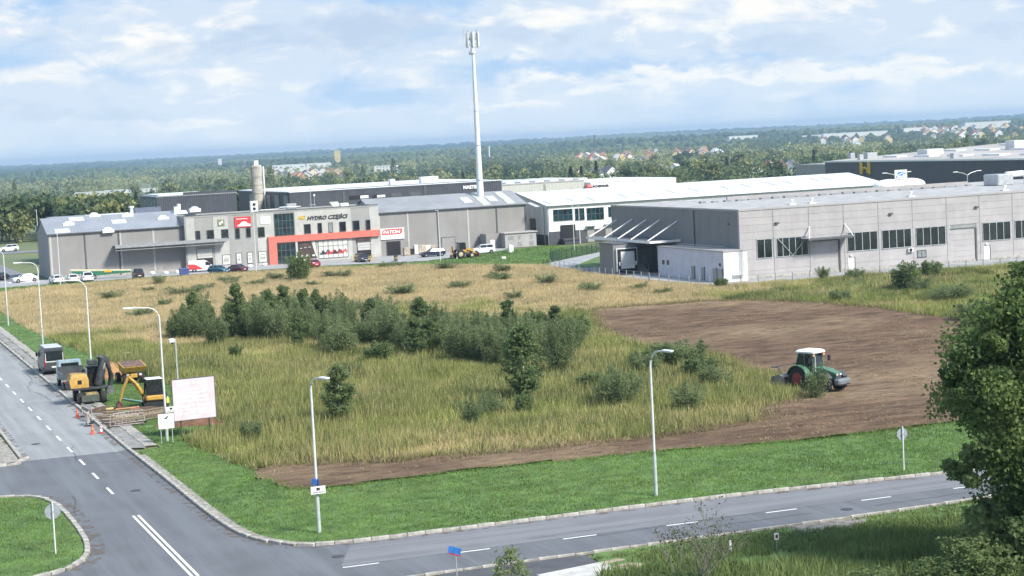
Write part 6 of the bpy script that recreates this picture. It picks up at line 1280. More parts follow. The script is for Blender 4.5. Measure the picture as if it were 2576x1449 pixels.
# camera post, marker post, warning plate
s, t = S(450, 1000); h = hgt_at(s, t, 0, 852); o = thing('camera_post', 'grey post with white camera box behind the billboard', 'post', s, t)
MB().cyl((0, 0, 0), (0, 0, h), .07, .06, 8).build('post', M_polef, o, 60); f = MB().mm(-.55, -.1, -.2, .2, h - .32, h + .02, b=.04).build('camera_box', M_white, o); MB().mm(-.4, -.2, -.26, -.2, h - .42, h - .3).build('camera_lens', M_black, f, 0); MB().mm(-.12, .02, -.04, .04, h - .2, h - .12).build('arm', M_steel, o, 0)
s, t = S(1838, 1391); o = thing('marker_post', 'short white marker post on the verge', 'post', s, t); MB().mm(-.05, .05, -.05, .05, 0, .62, b=.012).build('post', M_white, o); MB().mm(-.055, .055, -.055, .055, .5, .56).build('band', M_offwhite, o, 0)
s, t = S(1955, 1392); o = thing('marker_sign', 'small white plate with red mark on a thin stake on the verge', 'sign', s, t); MB().cyl((0, 0, 0), (0, 0, .85), .015, n=6).build('stake', M_steel, o, 60); f = MB().mm(-.12, .12, -.02, .01, .68, 1.02).build('plate', M_white, o, 0); MB().mm(-.07, .07, -.026, -.021, .76, .94).build('mark', mat('mark_dark_red', (.2, .05, .05), .6), f, 0)
# fences
def fence(path, step, h, m, label, mesh_m=None, rails=3, dense=0):
    p0 = path[0]; o = thing('fence', label, 'fence', *p0)
    pts = [(p.x, p.y) for p, a in resample(path, step)]; pm_ = MB().mm(-.05, .05, -.05, .05, 0, h).mesh('post', m, 0)
    for p in pts: c = link('post', pm_, o); c.location = (p[0] - p0[0], p[1] - p0[1], 0)
    for p, q in zip(pts, pts[1:]):
        b = MB(); P, Q = Vector((p[0] - p0[0], p[1] - p0[1], 0)), Vector((q[0] - p0[0], q[1] - p0[1], 0))
        for k in range(rails): z = h * (.12 + .84 * k / (rails - 1)); b.cyl(P + Vector((0, 0, z)), Q + Vector((0, 0, z)), .018 if not dense else .022, n=4, caps=False)
        for k in range(dense): r_ = P.lerp(Q, (k + .5) / dense); b.cyl(r_ + Vector((0, 0, .1)), r_ + Vector((0, 0, h - .05)), .012, n=4, caps=False)
        b.build('mesh_panel', mesh_m or m, o, 0)
fence([(111.3, 246), (113.6, 229.9), (125.3, 228.9), (157, 223.1), (188, 219.6)], 2.5, 1.25, mat('fence_grey', (.26, .27, .28), .6), 'low grey wire fence round the yard of the production hall')
fence([(111.3, 246.2), (111.0, 262), (113.2, 290)], 2.5, 1.25, M_joint, 'low grey wire fence along the meadow beside the loading dock')
fence([(117.3, 299.2), (134.5, 317.6)], 2.5, 1.75, mat('fence_green', (.025, .06, .045), .6), 'dark green mesh fence round the grass plot near the dock', rails=4, dense=14)
fence([(117.3, 299.4), (119.0, 303.0), (122, 306)], 2.4, 1.75, MATS['fence_green'], 'dark green side fence returning from the grass plot corner', rails=4, dense=12)

# ------------------------------------------------------------------ vehicles
_wh = {}
def wheel(parent, x, y, z, r, w_, rim=None, name='wheel', knob=False):
    rim = rim or M_rim; k = (r, w_, rim.name)
    if k not in _wh:
        n = 22; T = MB(); prof = [(-w_ / 2, r * .62), (-w_ / 2, r * .9), (-w_ * .36, r), (w_ * .36, r), (w_ / 2, r * .9), (w_ / 2, r * .62)]
        T.loft([[(math.cos(2 * PI * i / n) * q, a, math.sin(2 * PI * i / n) * q) for i in range(n)] for a, q in prof])
        if r > .6:
            for i in range(20): a = 2 * PI * i / 20; T.box(math.cos(a) * r, (-1) ** i * w_ * .2, math.sin(a) * r, .09, w_ * .5, .11, ry=-a)
        Rm = MB(); Rm.tube([(0, -w_ * .47, 0), (0, -w_ * .505, 0)], [r * .63, r * .5], 16).tube([(0, w_ * .47, 0), (0, w_ * .505, 0)], [r * .63, r * .5], 16).cyl((0, -w_ * .54, 0), (0, w_ * .54, 0), r * .16, n=8)
        _wh[k] = (T.mesh('wheel', M_tyre, 40), Rm.mesh('rim', rim, 40))
    a, b_ = _wh[k]; o = link(name, a, parent); o.location = (x, y, z); link('rim', b_, o); return o
def paint(name, c): return mat('car_paint_' + name, c, .28, var=.03, scale=1, spec=.6)
CARS = {  # L, W, H, bonnet z, belt z, x of: screen base, roof front, roof rear, tail base
    'hatch': (4.1, 1.76, 1.47, .88, .96, .75, .1, -1.45, -1.95), 'estate': (4.75, 1.82, 1.5, .9, .97, .85, .15, -1.95, -2.28), 'saloon': (4.6, 1.8, 1.45, .9, .97, .85, .2, -1.1, -1.75), 'suv': (4.6, 1.86, 1.72, 1.05, 1.12, .95, .3, -1.75, -2.15), 'jeep': (3.6, 1.65, 1.8, 1.1, 1.15, .45, .3, -1.5, -1.62)}
def car(s, t, head, col, kind, label, name='car', group=None):
    L, Wd, H, zb, zl, xs_, xf, xr, xt = CARS[kind]; o = thing(name, label, 'car', s, t, 0, head, group); h, w_ = L / 2, Wd / 2
    out = [(-h + .04, .34), (-h, .62), (-h + .06, zl - .03), (xt, zl + .03), (xs_, zl), (h - .55, zb - .03), (h - .12, zb - .17), (h, .6), (h - .05, .32), (h - .5, .22), (-h + .5, .22)]
    def sec(y, k, kz): return [((x) * k, y, .55 + (z - .55) * kz) for x, z in out]
    MB().loft([sec(-w_, .985, .86), sec(-w_ + .07, 1, 1), sec(w_ - .07, 1, 1), sec(w_, .985, .86)]).build('body', col, o, 30)
    g = w_ - .12; q = w_ - .32; zc_ = zl - .02
    gl = MB().loft([[(xs_ - .02, -g, zc_), (xs_ - .02, g, zc_), (xt + .04, g, zc_), (xt + .04, -g, zc_)], [(xf, -q, H - .05), (xf, q, H - .05), (xr, q, H - .05), (xr, -q, H - .05)]]).build('windows', M_carglass, o, 20)
    MB().loft([[(xf + .06, -q - .05, H - .07), (xf + .06, q + .05, H - .07), (xr - .05, q + .05, H - .07), (xr - .05, -q - .05, H - .07)], [(xf - .1, -q + .05, H), (xf - .1, q - .05, H), (xr + .1, q - .05, H), (xr + .1, -q + .05, H)]]).build('roof', col, o, 40)
    xm = (xs_ + xt) / 2 - .15
    for sg_ in (-1, 1):
        for (xa, xb, r) in ((xs_, xf, .035), (xm + .1, xm, .04), (xt + .05, xr, .06)): MB().cyl((xa, sg_ * (g + .01), zc_), (xb, sg_ * (q + .02), H - .05), r, n=6).build('pillar', col, o, 60)
        MB().mm(h - .32, h - .03, sg_ * (w_ - .28) - .18, sg_ * (w_ - .28) + .18, zb - .33, zb - .17, b=.05).build('headlight', M_lampg, o); MB().mm(-h - .01, -h + .1, sg_ * (w_ - .2) - .13, sg_ * (w_ - .2) + .13, zl - .32, zl - .1, b=.03).build('tail_light', M_tail, o); MB().mm(xs_ - .35, xs_ - .15, sg_ * (w_ + .08) - .09, sg_ * (w_ + .08) + .09, zl + .02, zl + .17, b=.03).build('mirror', col, o)
        for xw in (h - .85, -h + .8): MB().cyl((xw, sg_ * (w_ - .2), .32), (xw, sg_ * (w_ + .004), .32), .385, n=18).build('wheel_arch', M_black, o, 40); wheel(o, xw, sg_ * (w_ - .09), .315, .315, .22)
    MB().mm(-h - .02, -h + .03, -.27, .27, .56, .68).build('number_plate', M_plate, o, 0); MB().mm(h - .03, h + .015, -.27, .27, .42, .53).build('number_plate', M_plate, o, 0); MB().mm(h - .06, h + .008, -.45, .45, .56, .68).build('grille', M_black, o, 0)
    return o
cw, cdb, cbl, cma, cre, cgr = paint('white', (.74, .75, .76)), paint('dark_blue', (.018, .028, .05)), paint('blue', (.03, .12, .20)), paint('maroon', (.10, .035, .05)), paint('red', (.28, .03, .05)), paint('graphite', (.035, .037, .04))
car(109.1, 338.6, PI + .05, cdb, 'estate', 'dark blue estate car parked before the right hall'); car(118.2, 336.2, PI - .1, cw, 'suv', 'white crossover parked behind the yellow backhoe'); car(84.0, 331.9, 1.9, cre, 'hatch', 'red hatchback behind the lone dark bush'); car(67.9, 334.0, -1.0, cbl, 'hatch', 'blue hatchback parked beside the maroon car'); car(70.6, 333.0, 2.2, cma, 'saloon', 'dark maroon car parked beside the blue hatchback')
car(40.3, 339.6, PI / 2 + .1, cw, 'hatch', 'white hatchback behind the slim pole at the hall corner'); car(43.0, 338.9, PI / 2, cw, 'saloon', 'middle white saloon between two other white cars'); car(45.5, 338.6, PI / 2 - .05, cw, 'suv', 'white crossover parked next to the green conveyor'); car(45.9, 477.5, PI + .1, cw, 'suv', 'white car driving on the far road left of the halls'); car(33.0, 360.5, 1.2, cdb, 'saloon', 'dark blue car on the side yard at the left'); car(95.4, 338.0, -PI / 2, cdb, 'estate', 'dark car standing in front of the shuttered bay'); car(36.0, 349.5, PI + .2, cw, 'saloon', 'low white car on the side yard near the hall corner')
car(67.5, 93.9, PI, paint('silver', (.42, .43, .44)), 'hatch', 'silver car half hidden behind the big leafy tree')
car(53.9, 335.6, PI / 2, cgr, 'jeep', 'small dark off road vehicle hitched to the green conveyor', 'off_road_car')
def van(s, t, head, L, Wd, H, col, roofc, label, nose=.9, short=False, red=False):
    o = thing('van', label, 'van', s, t, 0, head); h, w_ = L / 2, Wd / 2; hood = H * .52
    out = [(-h, .4), (-h - .02, 1.0), (-h + .1, H - .12), (-h + .25, H), (h - nose - .85, H), (h - nose - .55, H - .1), (h - nose + .25, hood + .08), (h - .18, hood - .16), (h, .75), (h - .05, .38), (h - .6, .28), (-h + .5, .28)]
    def sec(y, k): return [(x * k, y * (1 - .10 * max(0, (z - 1.1) / (H - 1.1))), z) for x, z in out]
    MB().loft([sec(-w_, .985), sec(-w_ + .06, 1), sec(w_ - .06, 1), sec(w_, .985)]).build('body', col, o, 30)
    rw = w_ * .84; MB().mm(-h + .28, h - nose - .85, -rw, rw, H + .003, H + .05, b=.02).build('roof', roofc, o)
    MB().add([(h - nose - .5, -rw + .03, H - .16), (h - nose - .5, rw - .03, H - .16), (h - nose + .26, w_ - .16, hood + .12), (h - nose + .26, -w_ + .16, hood + .12), (h - nose - .46, -rw + .03, H - .13), (h - nose - .46, rw - .03, H - .13), (h - nose + .31, w_ - .16, hood + .14), (h - nose + .31, -w_ + .16, hood + .14)], [(0, 1, 2, 3), (4, 5, 6, 7), (0, 1, 5, 4), (2, 3, 7, 6), (0, 3, 7, 4), (1, 2, 6, 5)]).build('windscreen', M_carglass, o, 0)
    for sg_ in (-1, 1):
        yy = sg_ * w_ * .985; ya, yb_ = min(yy, yy + sg_ * .03), max(yy, yy + sg_ * .03)
        MB().prism([(h - nose + .05, hood + .1), (h - nose - .9, hood + .1), (h - nose - .9, hood + .72), (h - nose - .45, hood + .72)], 'y', ya, yb_).build('side_window', M_carglass, o, 0)
        MB().mm(h - .3, h - .05, sg_ * (w_ - .28) - .17, sg_ * (w_ - .28) + .17, hood - .5, hood - .25, b=.05).build('headlight', M_lampg, o)
        MB().mm(-h - .045, -h + .05, sg_ * (w_ - .1) - .07, sg_ * (w_ - .1) + .07, .95, 1.75, b=.02).build('tail_light', M_tail, o); MB().mm(h - nose - .2, h - nose - .05, sg_ * (w_ + .14) - .1, sg_ * (w_ + .14) + .1, hood + .1, hood + .5, b=.03).build('mirror', M_black, o)
        for xw in (h - .95, -h + 1.1): MB().cyl((xw, sg_ * (w_ - .25), .36), (xw, sg_ * (w_ + .006), .36), .43, n=18).build('wheel_arch', M_black, o, 40); wheel(o, xw, sg_ * (w_ - .1), .35, .35, .24)
    gw = w_ * .80
    if not short: f = MB().prism([(-gw, 1.42), (gw, 1.42), (gw * .92, H - .3), (-gw * .92, H - .3)], 'x', -h - .05, -h + .12).build('rear_window', M_carglass, o, 0); MB().mm(-h - .06, -h - .005, -gw, gw, 1.28, 1.40).mm(-h - .06, -h - .005, -gw - .08, -gw - .0, 1.28, H - .5).mm(-h - .06, -h - .005, gw, gw + .08, 1.28, H - .5).build('door_trim', M_polef, o, 0)
    MB().mm(-h - .1, -h + .05, -w_ + .03, w_ - .03, .4, .62, b=.04).build('bumper', M_black, o); MB().mm(-h - .06, -h - .02, -.3, .3, .74, .88).build('number_plate', M_plate, o, 0)
    if red:
        for sg_ in (-1, 1): ya, yb_ = sorted((sg_ * (w_ + .003), sg_ * (w_ + .012))); MB().prism([(-h + .06, .45), (.35, .45), (-.9, H * .62), (-1.5, H - .55), (-h + .06, H - .55)], 'y', ya, yb_).build('livery', M_signred, o, 0)
    return o
van(22.15, 195.6, PI / 2, 6.0, 2.02, 2.68, paint('iron_grey', (.055, .058, .066)), paint('roof_silver', (.55, .58, .60)), 'dark grey panel van with silver roof parked half on the pavement')
van(66.5, 343.2, 0.0, 5.0, 1.95, 2.0, cw, cw, 'white van with red rear livery parked at the loading door', short=True, red=True)
# green conveyor trailer
o = thing('conveyor_trailer', 'long cream and green conveyor trailer before the left hall', 'trailer', 48.6, 343.2, 0, -.1); gm = mat('machine_green', (.03, .16, .09), .5)
MB().box(0, 0, 1.5, 10.6, .75, .3, ry=.06, b=.04).build('belt_cover', mat('cream_paint', (.62, .58, .40), .5), o); MB().prism([(-5.2, 1.65), (-4.9, 1.25), (-1, .62), (5.1, .8), (5.2, 1.12)], 'y', -.4, .4).build('frame', gm, o, 0); MB().box(1.2, -.45, 1.28, 1.3, .04, .4).build('plate', M_yellow, o, 0)
for sg_ in (-1, 1): wheel(o, -1.2, sg_ * .75, .38, .38, .22)
MB().cyl((-1.2, -.7, .38), (-1.2, .7, .38), .05).build('axle', M_trim, o); MB().tube([(5.1, 0, .9), (6.0, 0, .55)], .06, 6).build('drawbar', gm, o)
# yellow backhoe loader
def loader():
    o = thing('backhoe_loader', 'yellow backhoe loader standing before the white crossover', 'loader', 111.2, 327.2, 0, .05)
    MB().mm(-1.3, 1.7, -.4, .4, .65, 1.05, b=.05).build('chassis', M_trim, o); MB().prism([(.45, 1.05), (2.0, 1.0), (2.05, 1.55), (.5, 1.9)], 'y', -.45, .45).build('bonnet', M_machine, o, 30)
    c = MB().mm(-.95, .5, -.75, .75, 1.05, 1.55, b=.05).build('cab_base', M_machine, o); MB().loft([[(-.95, -.7, 1.55), (.5, -.7, 1.55), (.5, .7, 1.55), (-.95, .7, 1.55)], [(-.85, -.62, 2.75), (.3, -.62, 2.75), (.3, .62, 2.75), (-.85, .62, 2.75)]]).build('cab_glass', M_carglass, o, 20); MB().mm(-1.0, .45, -.72, .72, 2.76, 2.9, b=.05).build('cab_roof', M_trim, o)
    for x, y in ((-.92, .68), (-.92, -.68), (.45, .66), (.45, -.66)): MB().cyl((x, y, 1.55), (x * .88, y * .9, 2.76), .05, n=6).build('cab_pillar', M_trim, o)
    for sg_ in (-1, 1): wheel(o, -.75, sg_ * .85, .8, .8, .45, mat('rim_cream', (.50, .44, .28), .5)); wheel(o, 1.45, sg_ * .8, .5, .5, .35, mat('rim_cream', (.50, .44, .28), .5)); MB().tube([(.5, sg_ * .55, 1.6), (1.6, sg_ * .6, 1.25), (2.7, sg_ * .6, .55)], [.1, .1, .08], 6).build('loader_arm', M_machine, o)
    MB().prism([(2.7, .2), (3.5, .12), (3.55, .2), (2.9, .35), (2.85, .85), (2.7, .95)], 'y', -1.1, 1.1).build('front_bucket', M_rust, o, 0); MB().tube([(-1.3, 0, .9), (-1.9, 0, 1.1), (-2.0, 0, 2.3)], [.16, .15, .12], 6).build('rear_boom', M_rust, o); MB().tube([(-2.0, 0, 2.3), (-2.25, 0, 1.2), (-2.2, 0, .6)], [.12, .1, .1], 6).build('dipper', M_machine, o); MB().prism([(-2.45, .3), (-2.0, .25), (-1.95, .75), (-2.35, .7)], 'y', -.3, .3).build('rear_bucket', M_rust, o, 0)
    for sg_ in (-1, 1): MB().mm(-1.55, -1.4, sg_ * .85 - .08, sg_ * .85 + .08, .0, 1.3).build('stabiliser', M_offwhite if sg_ < 0 else M_machine, o, 0)
loader()
# wheeled excavator on the pavement
def excavator():
    o = thing('wheeled_excavator', 'wheeled excavator with yellow engine cover and folded dark boom on the pavement', 'excavator', 22.15, 168.3, 0, PI / 2)
    dk = mat('boom_dark', (.045, .05, .055), .5, var=.2, scale=3); olive = mat('machine_dusty', (.30, .24, .10), .8, var=.3, scale=3)
    MB().mm(-1.9, 1.9, -.55, .55, .55, 1.0, b=.06).build('chassis', olive, o)
    for x in (-1.35, 1.35):
        MB().cyl((x, -1.2, .52), (x, 1.2, .52), .1).build('axle', dk, o)
        for sg_ in (-1, 1): wheel(o, x, sg_ * 1.0, .52, .52, .46, olive)
    MB().prism([(-.55, .3), (.95, .3), (.95, .85), (-.55, .85)], 'x', -2.05, -1.93).build('blade', mat('machine_grey_green', (.07, .085, .07), .6), o, 0); MB().mm(-1.93, -1.6, -.4, -.2, .4, .6).mm(-1.93, -1.6, .2, .4, .4, .6).build('blade_arm', dk, o, 0)
    MB().tube([(0, 0, 1.0), (0, 0, 1.2)], .6, 16).build('slew_ring', dk, o, 40)
    # upper works turned to the right: local -y is towards the right in the street
    up = MB().mm(-1.2, 1.2, -1.5, 1.6, 1.2, 1.42, b=.05).build('upper_deck', dk, o)
    MB().loft([[(-1.2, .15, 1.43), (.55, .15, 1.43), (.55, 1.7, 1.43), (-1.2, 1.7, 1.43)], [(-1.2, .15, 2.1), (.55, .15, 2.1), (.55, 1.8, 2.1), (-1.2, 1.8, 2.1)], [(-1.02, .3, 2.6), (.45, .3, 2.6), (.45, 1.55, 2.6), (-1.02, 1.55, 2.6)]]).build('engine_cover', M_machine, o, 40)
    MB().mm(-1.215, -1.19, .75, 1.1, 1.75, 2.1).build('vent', M_black, o, 0); MB().mm(-1.25, .55, 1.72, 1.95, 1.3, 1.95, b=.08).build('counterweight', dk, o)
    MB().loft([[(.1, -1.45, 1.43), (1.2, -1.45, 1.43), (1.2, .1, 1.43), (.1, .1, 1.43)], [(.15, -1.35, 3.0), (1.15, -1.35, 3.0), (1.15, .05, 3.0), (.15, .05, 3.0)]]).build('cab', M_carglass, o, 20); MB().mm(.08, 1.22, -1.42, .12, 3.0, 3.12, b=.04).build('cab_roof', dk, o)
    bm_ = MB().tube([(-.5, -.7, 1.5), (-.55, -1.05, 2.6), (-.5, -1.15, 3.6), (-.45, -.9, 4.05)], [.36, .36, .32, .24], 8).build('boom', dk, o, 60); MB().tube([(-.45, -.9, 4.0), (-.5, -1.6, 3.6), (-.5, -1.9, 2.2), (-.5, -1.75, 1.25)], [.26, .28, .24, .18], 8).build('dipper', dk, o, 60)
    MB().prism([(-2.05, .75), (-1.45, .7), (-1.3, 1.15), (-1.6, 1.4), (-2.0, 1.3)], 'x', -.95, -.1).build('bucket', mat('bucket_grey', (.12, .13, .13), .6), o, 0); MB().cyl((-.75, -.85, 1.7), (-.75, -1.4, 3.4), .07, n=8).build('boom_cylinder', M_steel, o); MB().tube([(-.2, -1.4, 3.5), (-.2, -1.75, 2.6), (-.25, -1.7, 1.6)], .035, 6).build('hose', mat('hose_teal', (.25, .42, .40), .5), o); MB().mm(-.9, -.2, -.75, .1, 3.3, 3.75, b=.08).build('linkage_guard', dk, o)
excavator()
# tipper truck behind it
o = thing('tipper_truck', 'grey dropside tipper truck behind the wheeled excavator', 'truck', 22.25, 180.4, 0, PI / 2); tg = mat('truck_steel', (.17, .19, .205), .5, var=.15)
MB().mm(-2.9, 2.6, -.45, .45, .6, .85).build('chassis', M_black, o, 0); MB().mm(-3.1, .7, -1.2, 1.2, 1.05, 1.15).build('bed', tg, o, 0)
for y in (-1.2, 1.2): MB().mm(-3.1, .7, y - .03, y + .03, 1.15, 1.62).build('side_board', tg, o, 0)
MB().mm(-3.13, -3.07, -1.2, 1.2, 1.15, 1.62).build('tailgate', mat('truck_dark', (.06, .065, .07), .6), o, 0); MB().mm(.72, .8, -1.2, 1.2, 1.15, 1.95).build('headboard', MATS['truck_dark'], o, 0); MB().ball((-1.3, 0, 1.16), (1.5, 1.0, .35), 10, 5, zmin=0).build('load', M_soil, o)
MB().loft([[(.95, -1.1, .7), (2.7, -1.1, .7), (2.7, 1.1, .7), (.95, 1.1, .7)], [(.95, -1.1, 1.6), (2.75, -1.1, 1.6), (2.75, 1.1, 1.6), (.95, 1.1, 1.6)], [(1.0, -1.0, 2.45), (2.3, -1.0, 2.45), (2.3, 1.0, 2.45), (1.0, 1.0, 2.45)]]).build('cab', paint('pale_blue', (.30, .40, .44)), o, 30); MB().mm(.93, .96, -.8, .8, 1.7, 2.25).build('rear_window', M_carglass, o, 0)
for x in (-2.0, 1.9):
    for sg_ in (-1, 1): wheel(o, x, sg_ * .98, .42, .42, .3)
for sg_ in (-1, 1): MB().mm(-3.16, -3.1, sg_ * 1.0 - .15, sg_ * 1.0 + .15, .8, .95).build('tail_light', M_tail, o, 0)
# site dumper
o = thing('site_dumper', 'yellow site dumper with rusty skip and roll bar on the lawn', 'dumper', 27.6, 180.2, 0, -PI / 2 + .12)
sk = MB().loft([[(.0, -1.0, 1.2), (1.45, -1.0, 1.15), (1.45, 1.0, 1.15), (.0, 1.0, 1.2)], [(-.15, -1.12, 2.05), (1.85, -1.12, 1.62), (1.85, 1.12, 1.62), (-.15, 1.12, 2.05)]]).build('skip', M_machine, o, 0); MB().loft([[(.3, -.9, 1.5), (1.4, -.9, 1.5), (1.4, .9, 1.5), (.3, .9, 1.5)], [(-.05, -1.0, 2.06), (1.72, -1.0, 1.68), (1.72, 1.0, 1.68), (-.05, 1.0, 2.06)]]).build('skip_inside', mat('skip_rust', (.17, .11, .09), .85, var=.3, scale=3), sk, 0)
MB().mm(-1.7, 1.3, -.35, .35, .55, .95, b=.05).build('chassis', M_machine, o); MB().mm(-1.8, -.7, -.55, .55, .95, 1.45, b=.08).build('engine_cover', M_machine, o); MB().mm(-.65, -.3, -.3, .3, .95, 1.35, b=.05).build('seat', M_black, o)
MB().tube([(-.75, -.62, .9), (-.75, -.62, 2.4), (-.75, -.4, 2.75), (-.75, .4, 2.75), (-.75, .62, 2.4), (-.75, .62, .9)], .04, 6).build('roll_bar', mat('roll_bar_olive', (.28, .27, .12), .6), o)
for x in (-1.2, .9):
    for sg_ in (-1, 1): wheel(o, x, sg_ * .85, .48, .48, .38, M_machine)
for sg_ in (-1, 1): MB().mm(1.2, 1.4, sg_ * .6 - .12, sg_ * .6 + .12, .75, .95).build('headlight', M_lampg, o, 0)
# mini excavator
o = thing('mini_excavator', 'yellow mini excavator with dark cab and bent arm by the trench', 'excavator', 26.5, 161.0, 0, PI)
for sg_ in (-1, 1): MB().prism([(-.95, .18), (-.75, 0), (.75, 0), (.95, .18), (.95, .36), (.75, .5), (-.75, .5), (-.95, .36)], 'y', sg_ * .6 - .16, sg_ * .6 + .16).build('track', M_tyre, o, 0)
MB().mm(-.5, .5, -.5, .5, .25, .55).build('undercarriage', M_trim, o, 0); MB().mm(-1.0, .75, -.75, .75, .6, 1.05, b=.1).build('body', M_machine, o); MB().loft([[(-.7, -.7, 1.05), (.65, -.7, 1.05), (.65, .5, 1.05), (-.7, .5, 1.05)], [(-.65, -.65, 2.35), (.5, -.65, 2.35), (.5, .45, 2.35), (-.65, .45, 2.35)]]).build('cab_glass', M_carglass, o, 20)
for x, y in ((-.7, -.7), (.65, -.7), (.65, .5), (-.7, .5), (0, -.7)): MB().cyl((x, y, 1.05), (x * .88, y * .92, 2.36), .05, n=6).build('cab_pillar', M_black, o)
MB().mm(-.75, .62, -.74, .55, 2.36, 2.46, b=.04).build('cab_roof', M_white, o)
MB().tube([(.8, .1, .75), (1.0, .1, 1.35), (1.5, .1, 2.15), (2.05, .1, 2.75)], [.2, .22, .2, .15], 6).build('boom', M_machine, o, 60); MB().tube([(1.95, .1, 2.85), (2.5, .1, 1.85), (2.85, .1, .75)], [.13, .14, .09], 6).build('dipper', M_machine, o, 60); MB().cyl((1.2, .1, 2.0), (2.2, .1, 2.65), .06, n=8).build('arm_cylinder', M_offwhite, o); MB().prism([(2.65, .05), (3.1, .0), (3.2, .45), (2.95, .8), (2.7, .7)], 'y', -.2, .4).build('bucket', M_rust, o, 0); MB().mm(.75, .95, -.15, .35, .45, 1.0).build('swing_post', M_rust, o, 0)
# worker in the trench behind the lamp
def person(s, t, z, head):
    o = thing('person', 'worker in yellow vest and dark cap standing in the trench by the billboard', 'person', s, t, z, head)
    J = [(0, 0, .95), (0, 0, 1.2), (.05, 0, 1.42), (.08, 0, 1.52), (.1, 0, 1.66), (.03, .2, 1.4), (.12, .28, 1.15), (.3, .22, 1.0), (.03, -.2, 1.4), (.14, -.28, 1.15), (.32, -.2, 1.02), (0, .1, .9), (.04, .11, .5), (0, .12, .06), (.16, .12, .03), (0, -.1, .9), (.08, -.11, .5), (0, -.12, .06), (.16, -.12, .03)]
    E_ = [(0, 1), (1, 2), (2, 3), (3, 4), (2, 5), (5, 6), (6, 7), (2, 8), (8, 9), (9, 10), (0, 11), (11, 12), (12, 13), (13, 14), (0, 15), (15, 16), (16, 17), (17, 18)]
    R_ = [.15, .14, .15, .06, .10, .07, .05, .035, .07, .05, .035, .10, .075, .05, .04, .10, .075, .05, .04]
    me = bpy.data.meshes.new('body'); me.from_pydata(J, E_, []); b = link('body', me, o); sk_ = b.modifiers.new('skin', 'SKIN'); b.modifiers.new('sub', 'SUBSURF').levels = 1; b.modifiers['sub'].render_levels = 1
    for i, v in enumerate(me.skin_vertices[0].data): v.radius = (R_[i], R_[i]); v.use_root = (i == 0)
    me.materials.append(mat('work_trousers', (.05, .055, .07), .9))
    MB().loft([[(math.cos(a) * r_ * .8 + x_, math.sin(a) * r_ * 1.25, z_) for a in np.linspace(0, 2 * PI, 12, endpoint=False)] for z_, r_, x_ in ((.92, .175, 0), (1.2, .17, .01), (1.38, .175, .04), (1.47, .09, .06))]).build('vest', mat('hi_vis', (.62, .62, .12), .7), o); MB().ball((.1, 0, 1.7), (.12, .11, .13), 10, 6, zmin=-.2).build('cap', M_black, o); MB().ball((.13, 0, 1.645), (.09, .08, .105), 10, 6).build('face', mat('skin', (.45, .28, .2), .6), o)
s, t = S(423, 1030); person(s, t, -.35, 2.6)
# ------------------------------------------------------------------ road works
def heap(name, label, s, t, rx, ry, h, m, seed, kind=None):
    n, k = 20, 9; rs = np.random.default_rng(seed); b = MB(); V = []
    for i in range(k):
        f = i / (k - 1); z = h * math.cos(f * PI / 2) ** 1.2
        for j in range(n): a = 2 * PI * j / n; q = f * (1 + .18 * math.sin(3 * a + seed) + rs.uniform(-.05, .05)); V.append((math.cos(a) * rx * q, math.sin(a) * ry * q, max(-.03, z * (1 + rs.uniform(-.12, .12)) - (.03 if i == k - 1 else 0))))
    b.add(V, [(i * n + j, i * n + (j + 1) % n, (i + 1) * n + (j + 1) % n, (i + 1) * n + j) for i in range(k - 1) for j in range(n)]); o = b.build(name, m, None, 60); at(o, s, t); return tag(o, label, 'earth heap')
heap('earth_heap', 'orange clay heap behind the site dumper', 26.9, 188.5, 1.7, 4.2, 1.25, M_clay, 2); heap('earth_heap', 'brown earth spread along the trench under the mini excavator', 25.6, 157.3, 2.4, 3.6, .45, M_soil, 3); heap('earth_heap', 'reddish brown soil bank below the billboard', 27.6, 149.5, 2.9, 3.4, .35, mat('red_soil', (.20, .095, .05), .95, var=.25, scale=2, bump=.1), 4); heap('earth_heap', 'dark spoil beside the kerb in front of the excavator', 22.3, 161.2, 1.5, 1.8, .4, M_soil, 5)
sheet('trench', [(21.1, 150.6), (24.0, 151.2), (24.4, 158.5), (21.2, 159.0)], .052, M_soil)
def cone(s, t, label):
    o = thing('traffic_cone', label, 'traffic cone', s, t); MB().mm(-.19, .19, -.19, .19, 0, .05, b=.015).build('base', M_orange, o); MB().tube([(0, 0, .05), (0, 0, .72)], [.15, .035], 14).build('cone', M_orange, o, 40); MB().tube([(0, 0, .36), (0, 0, .5)], [.104, .075], 14, caps=False).build('band', mat('cone_band', (.75, .35, .28), .5), o, 40)
cone(19.8, 158.8, 'orange traffic cone beside the leaning barrier'); cone(19.55, 148.3, 'orange traffic cone beside the warning lamp at the end of the works')
o = thing('warning_lamp', 'red and white warning lamp standing next to the cone', 'warning lamp', 20.2, 148.2); MB().mm(-.16, .16, -.1, .1, 0, .12, b=.03).build('base', M_signred, o); MB().mm(-.1, .1, -.07, .07, .12, .36, b=.03).build('battery_box', M_white, o); MB().ball((0, 0, .48), (.12, .09, .12), 10, 6).build('lens', mat('lamp_pink', (.75, .45, .42), .3), o)
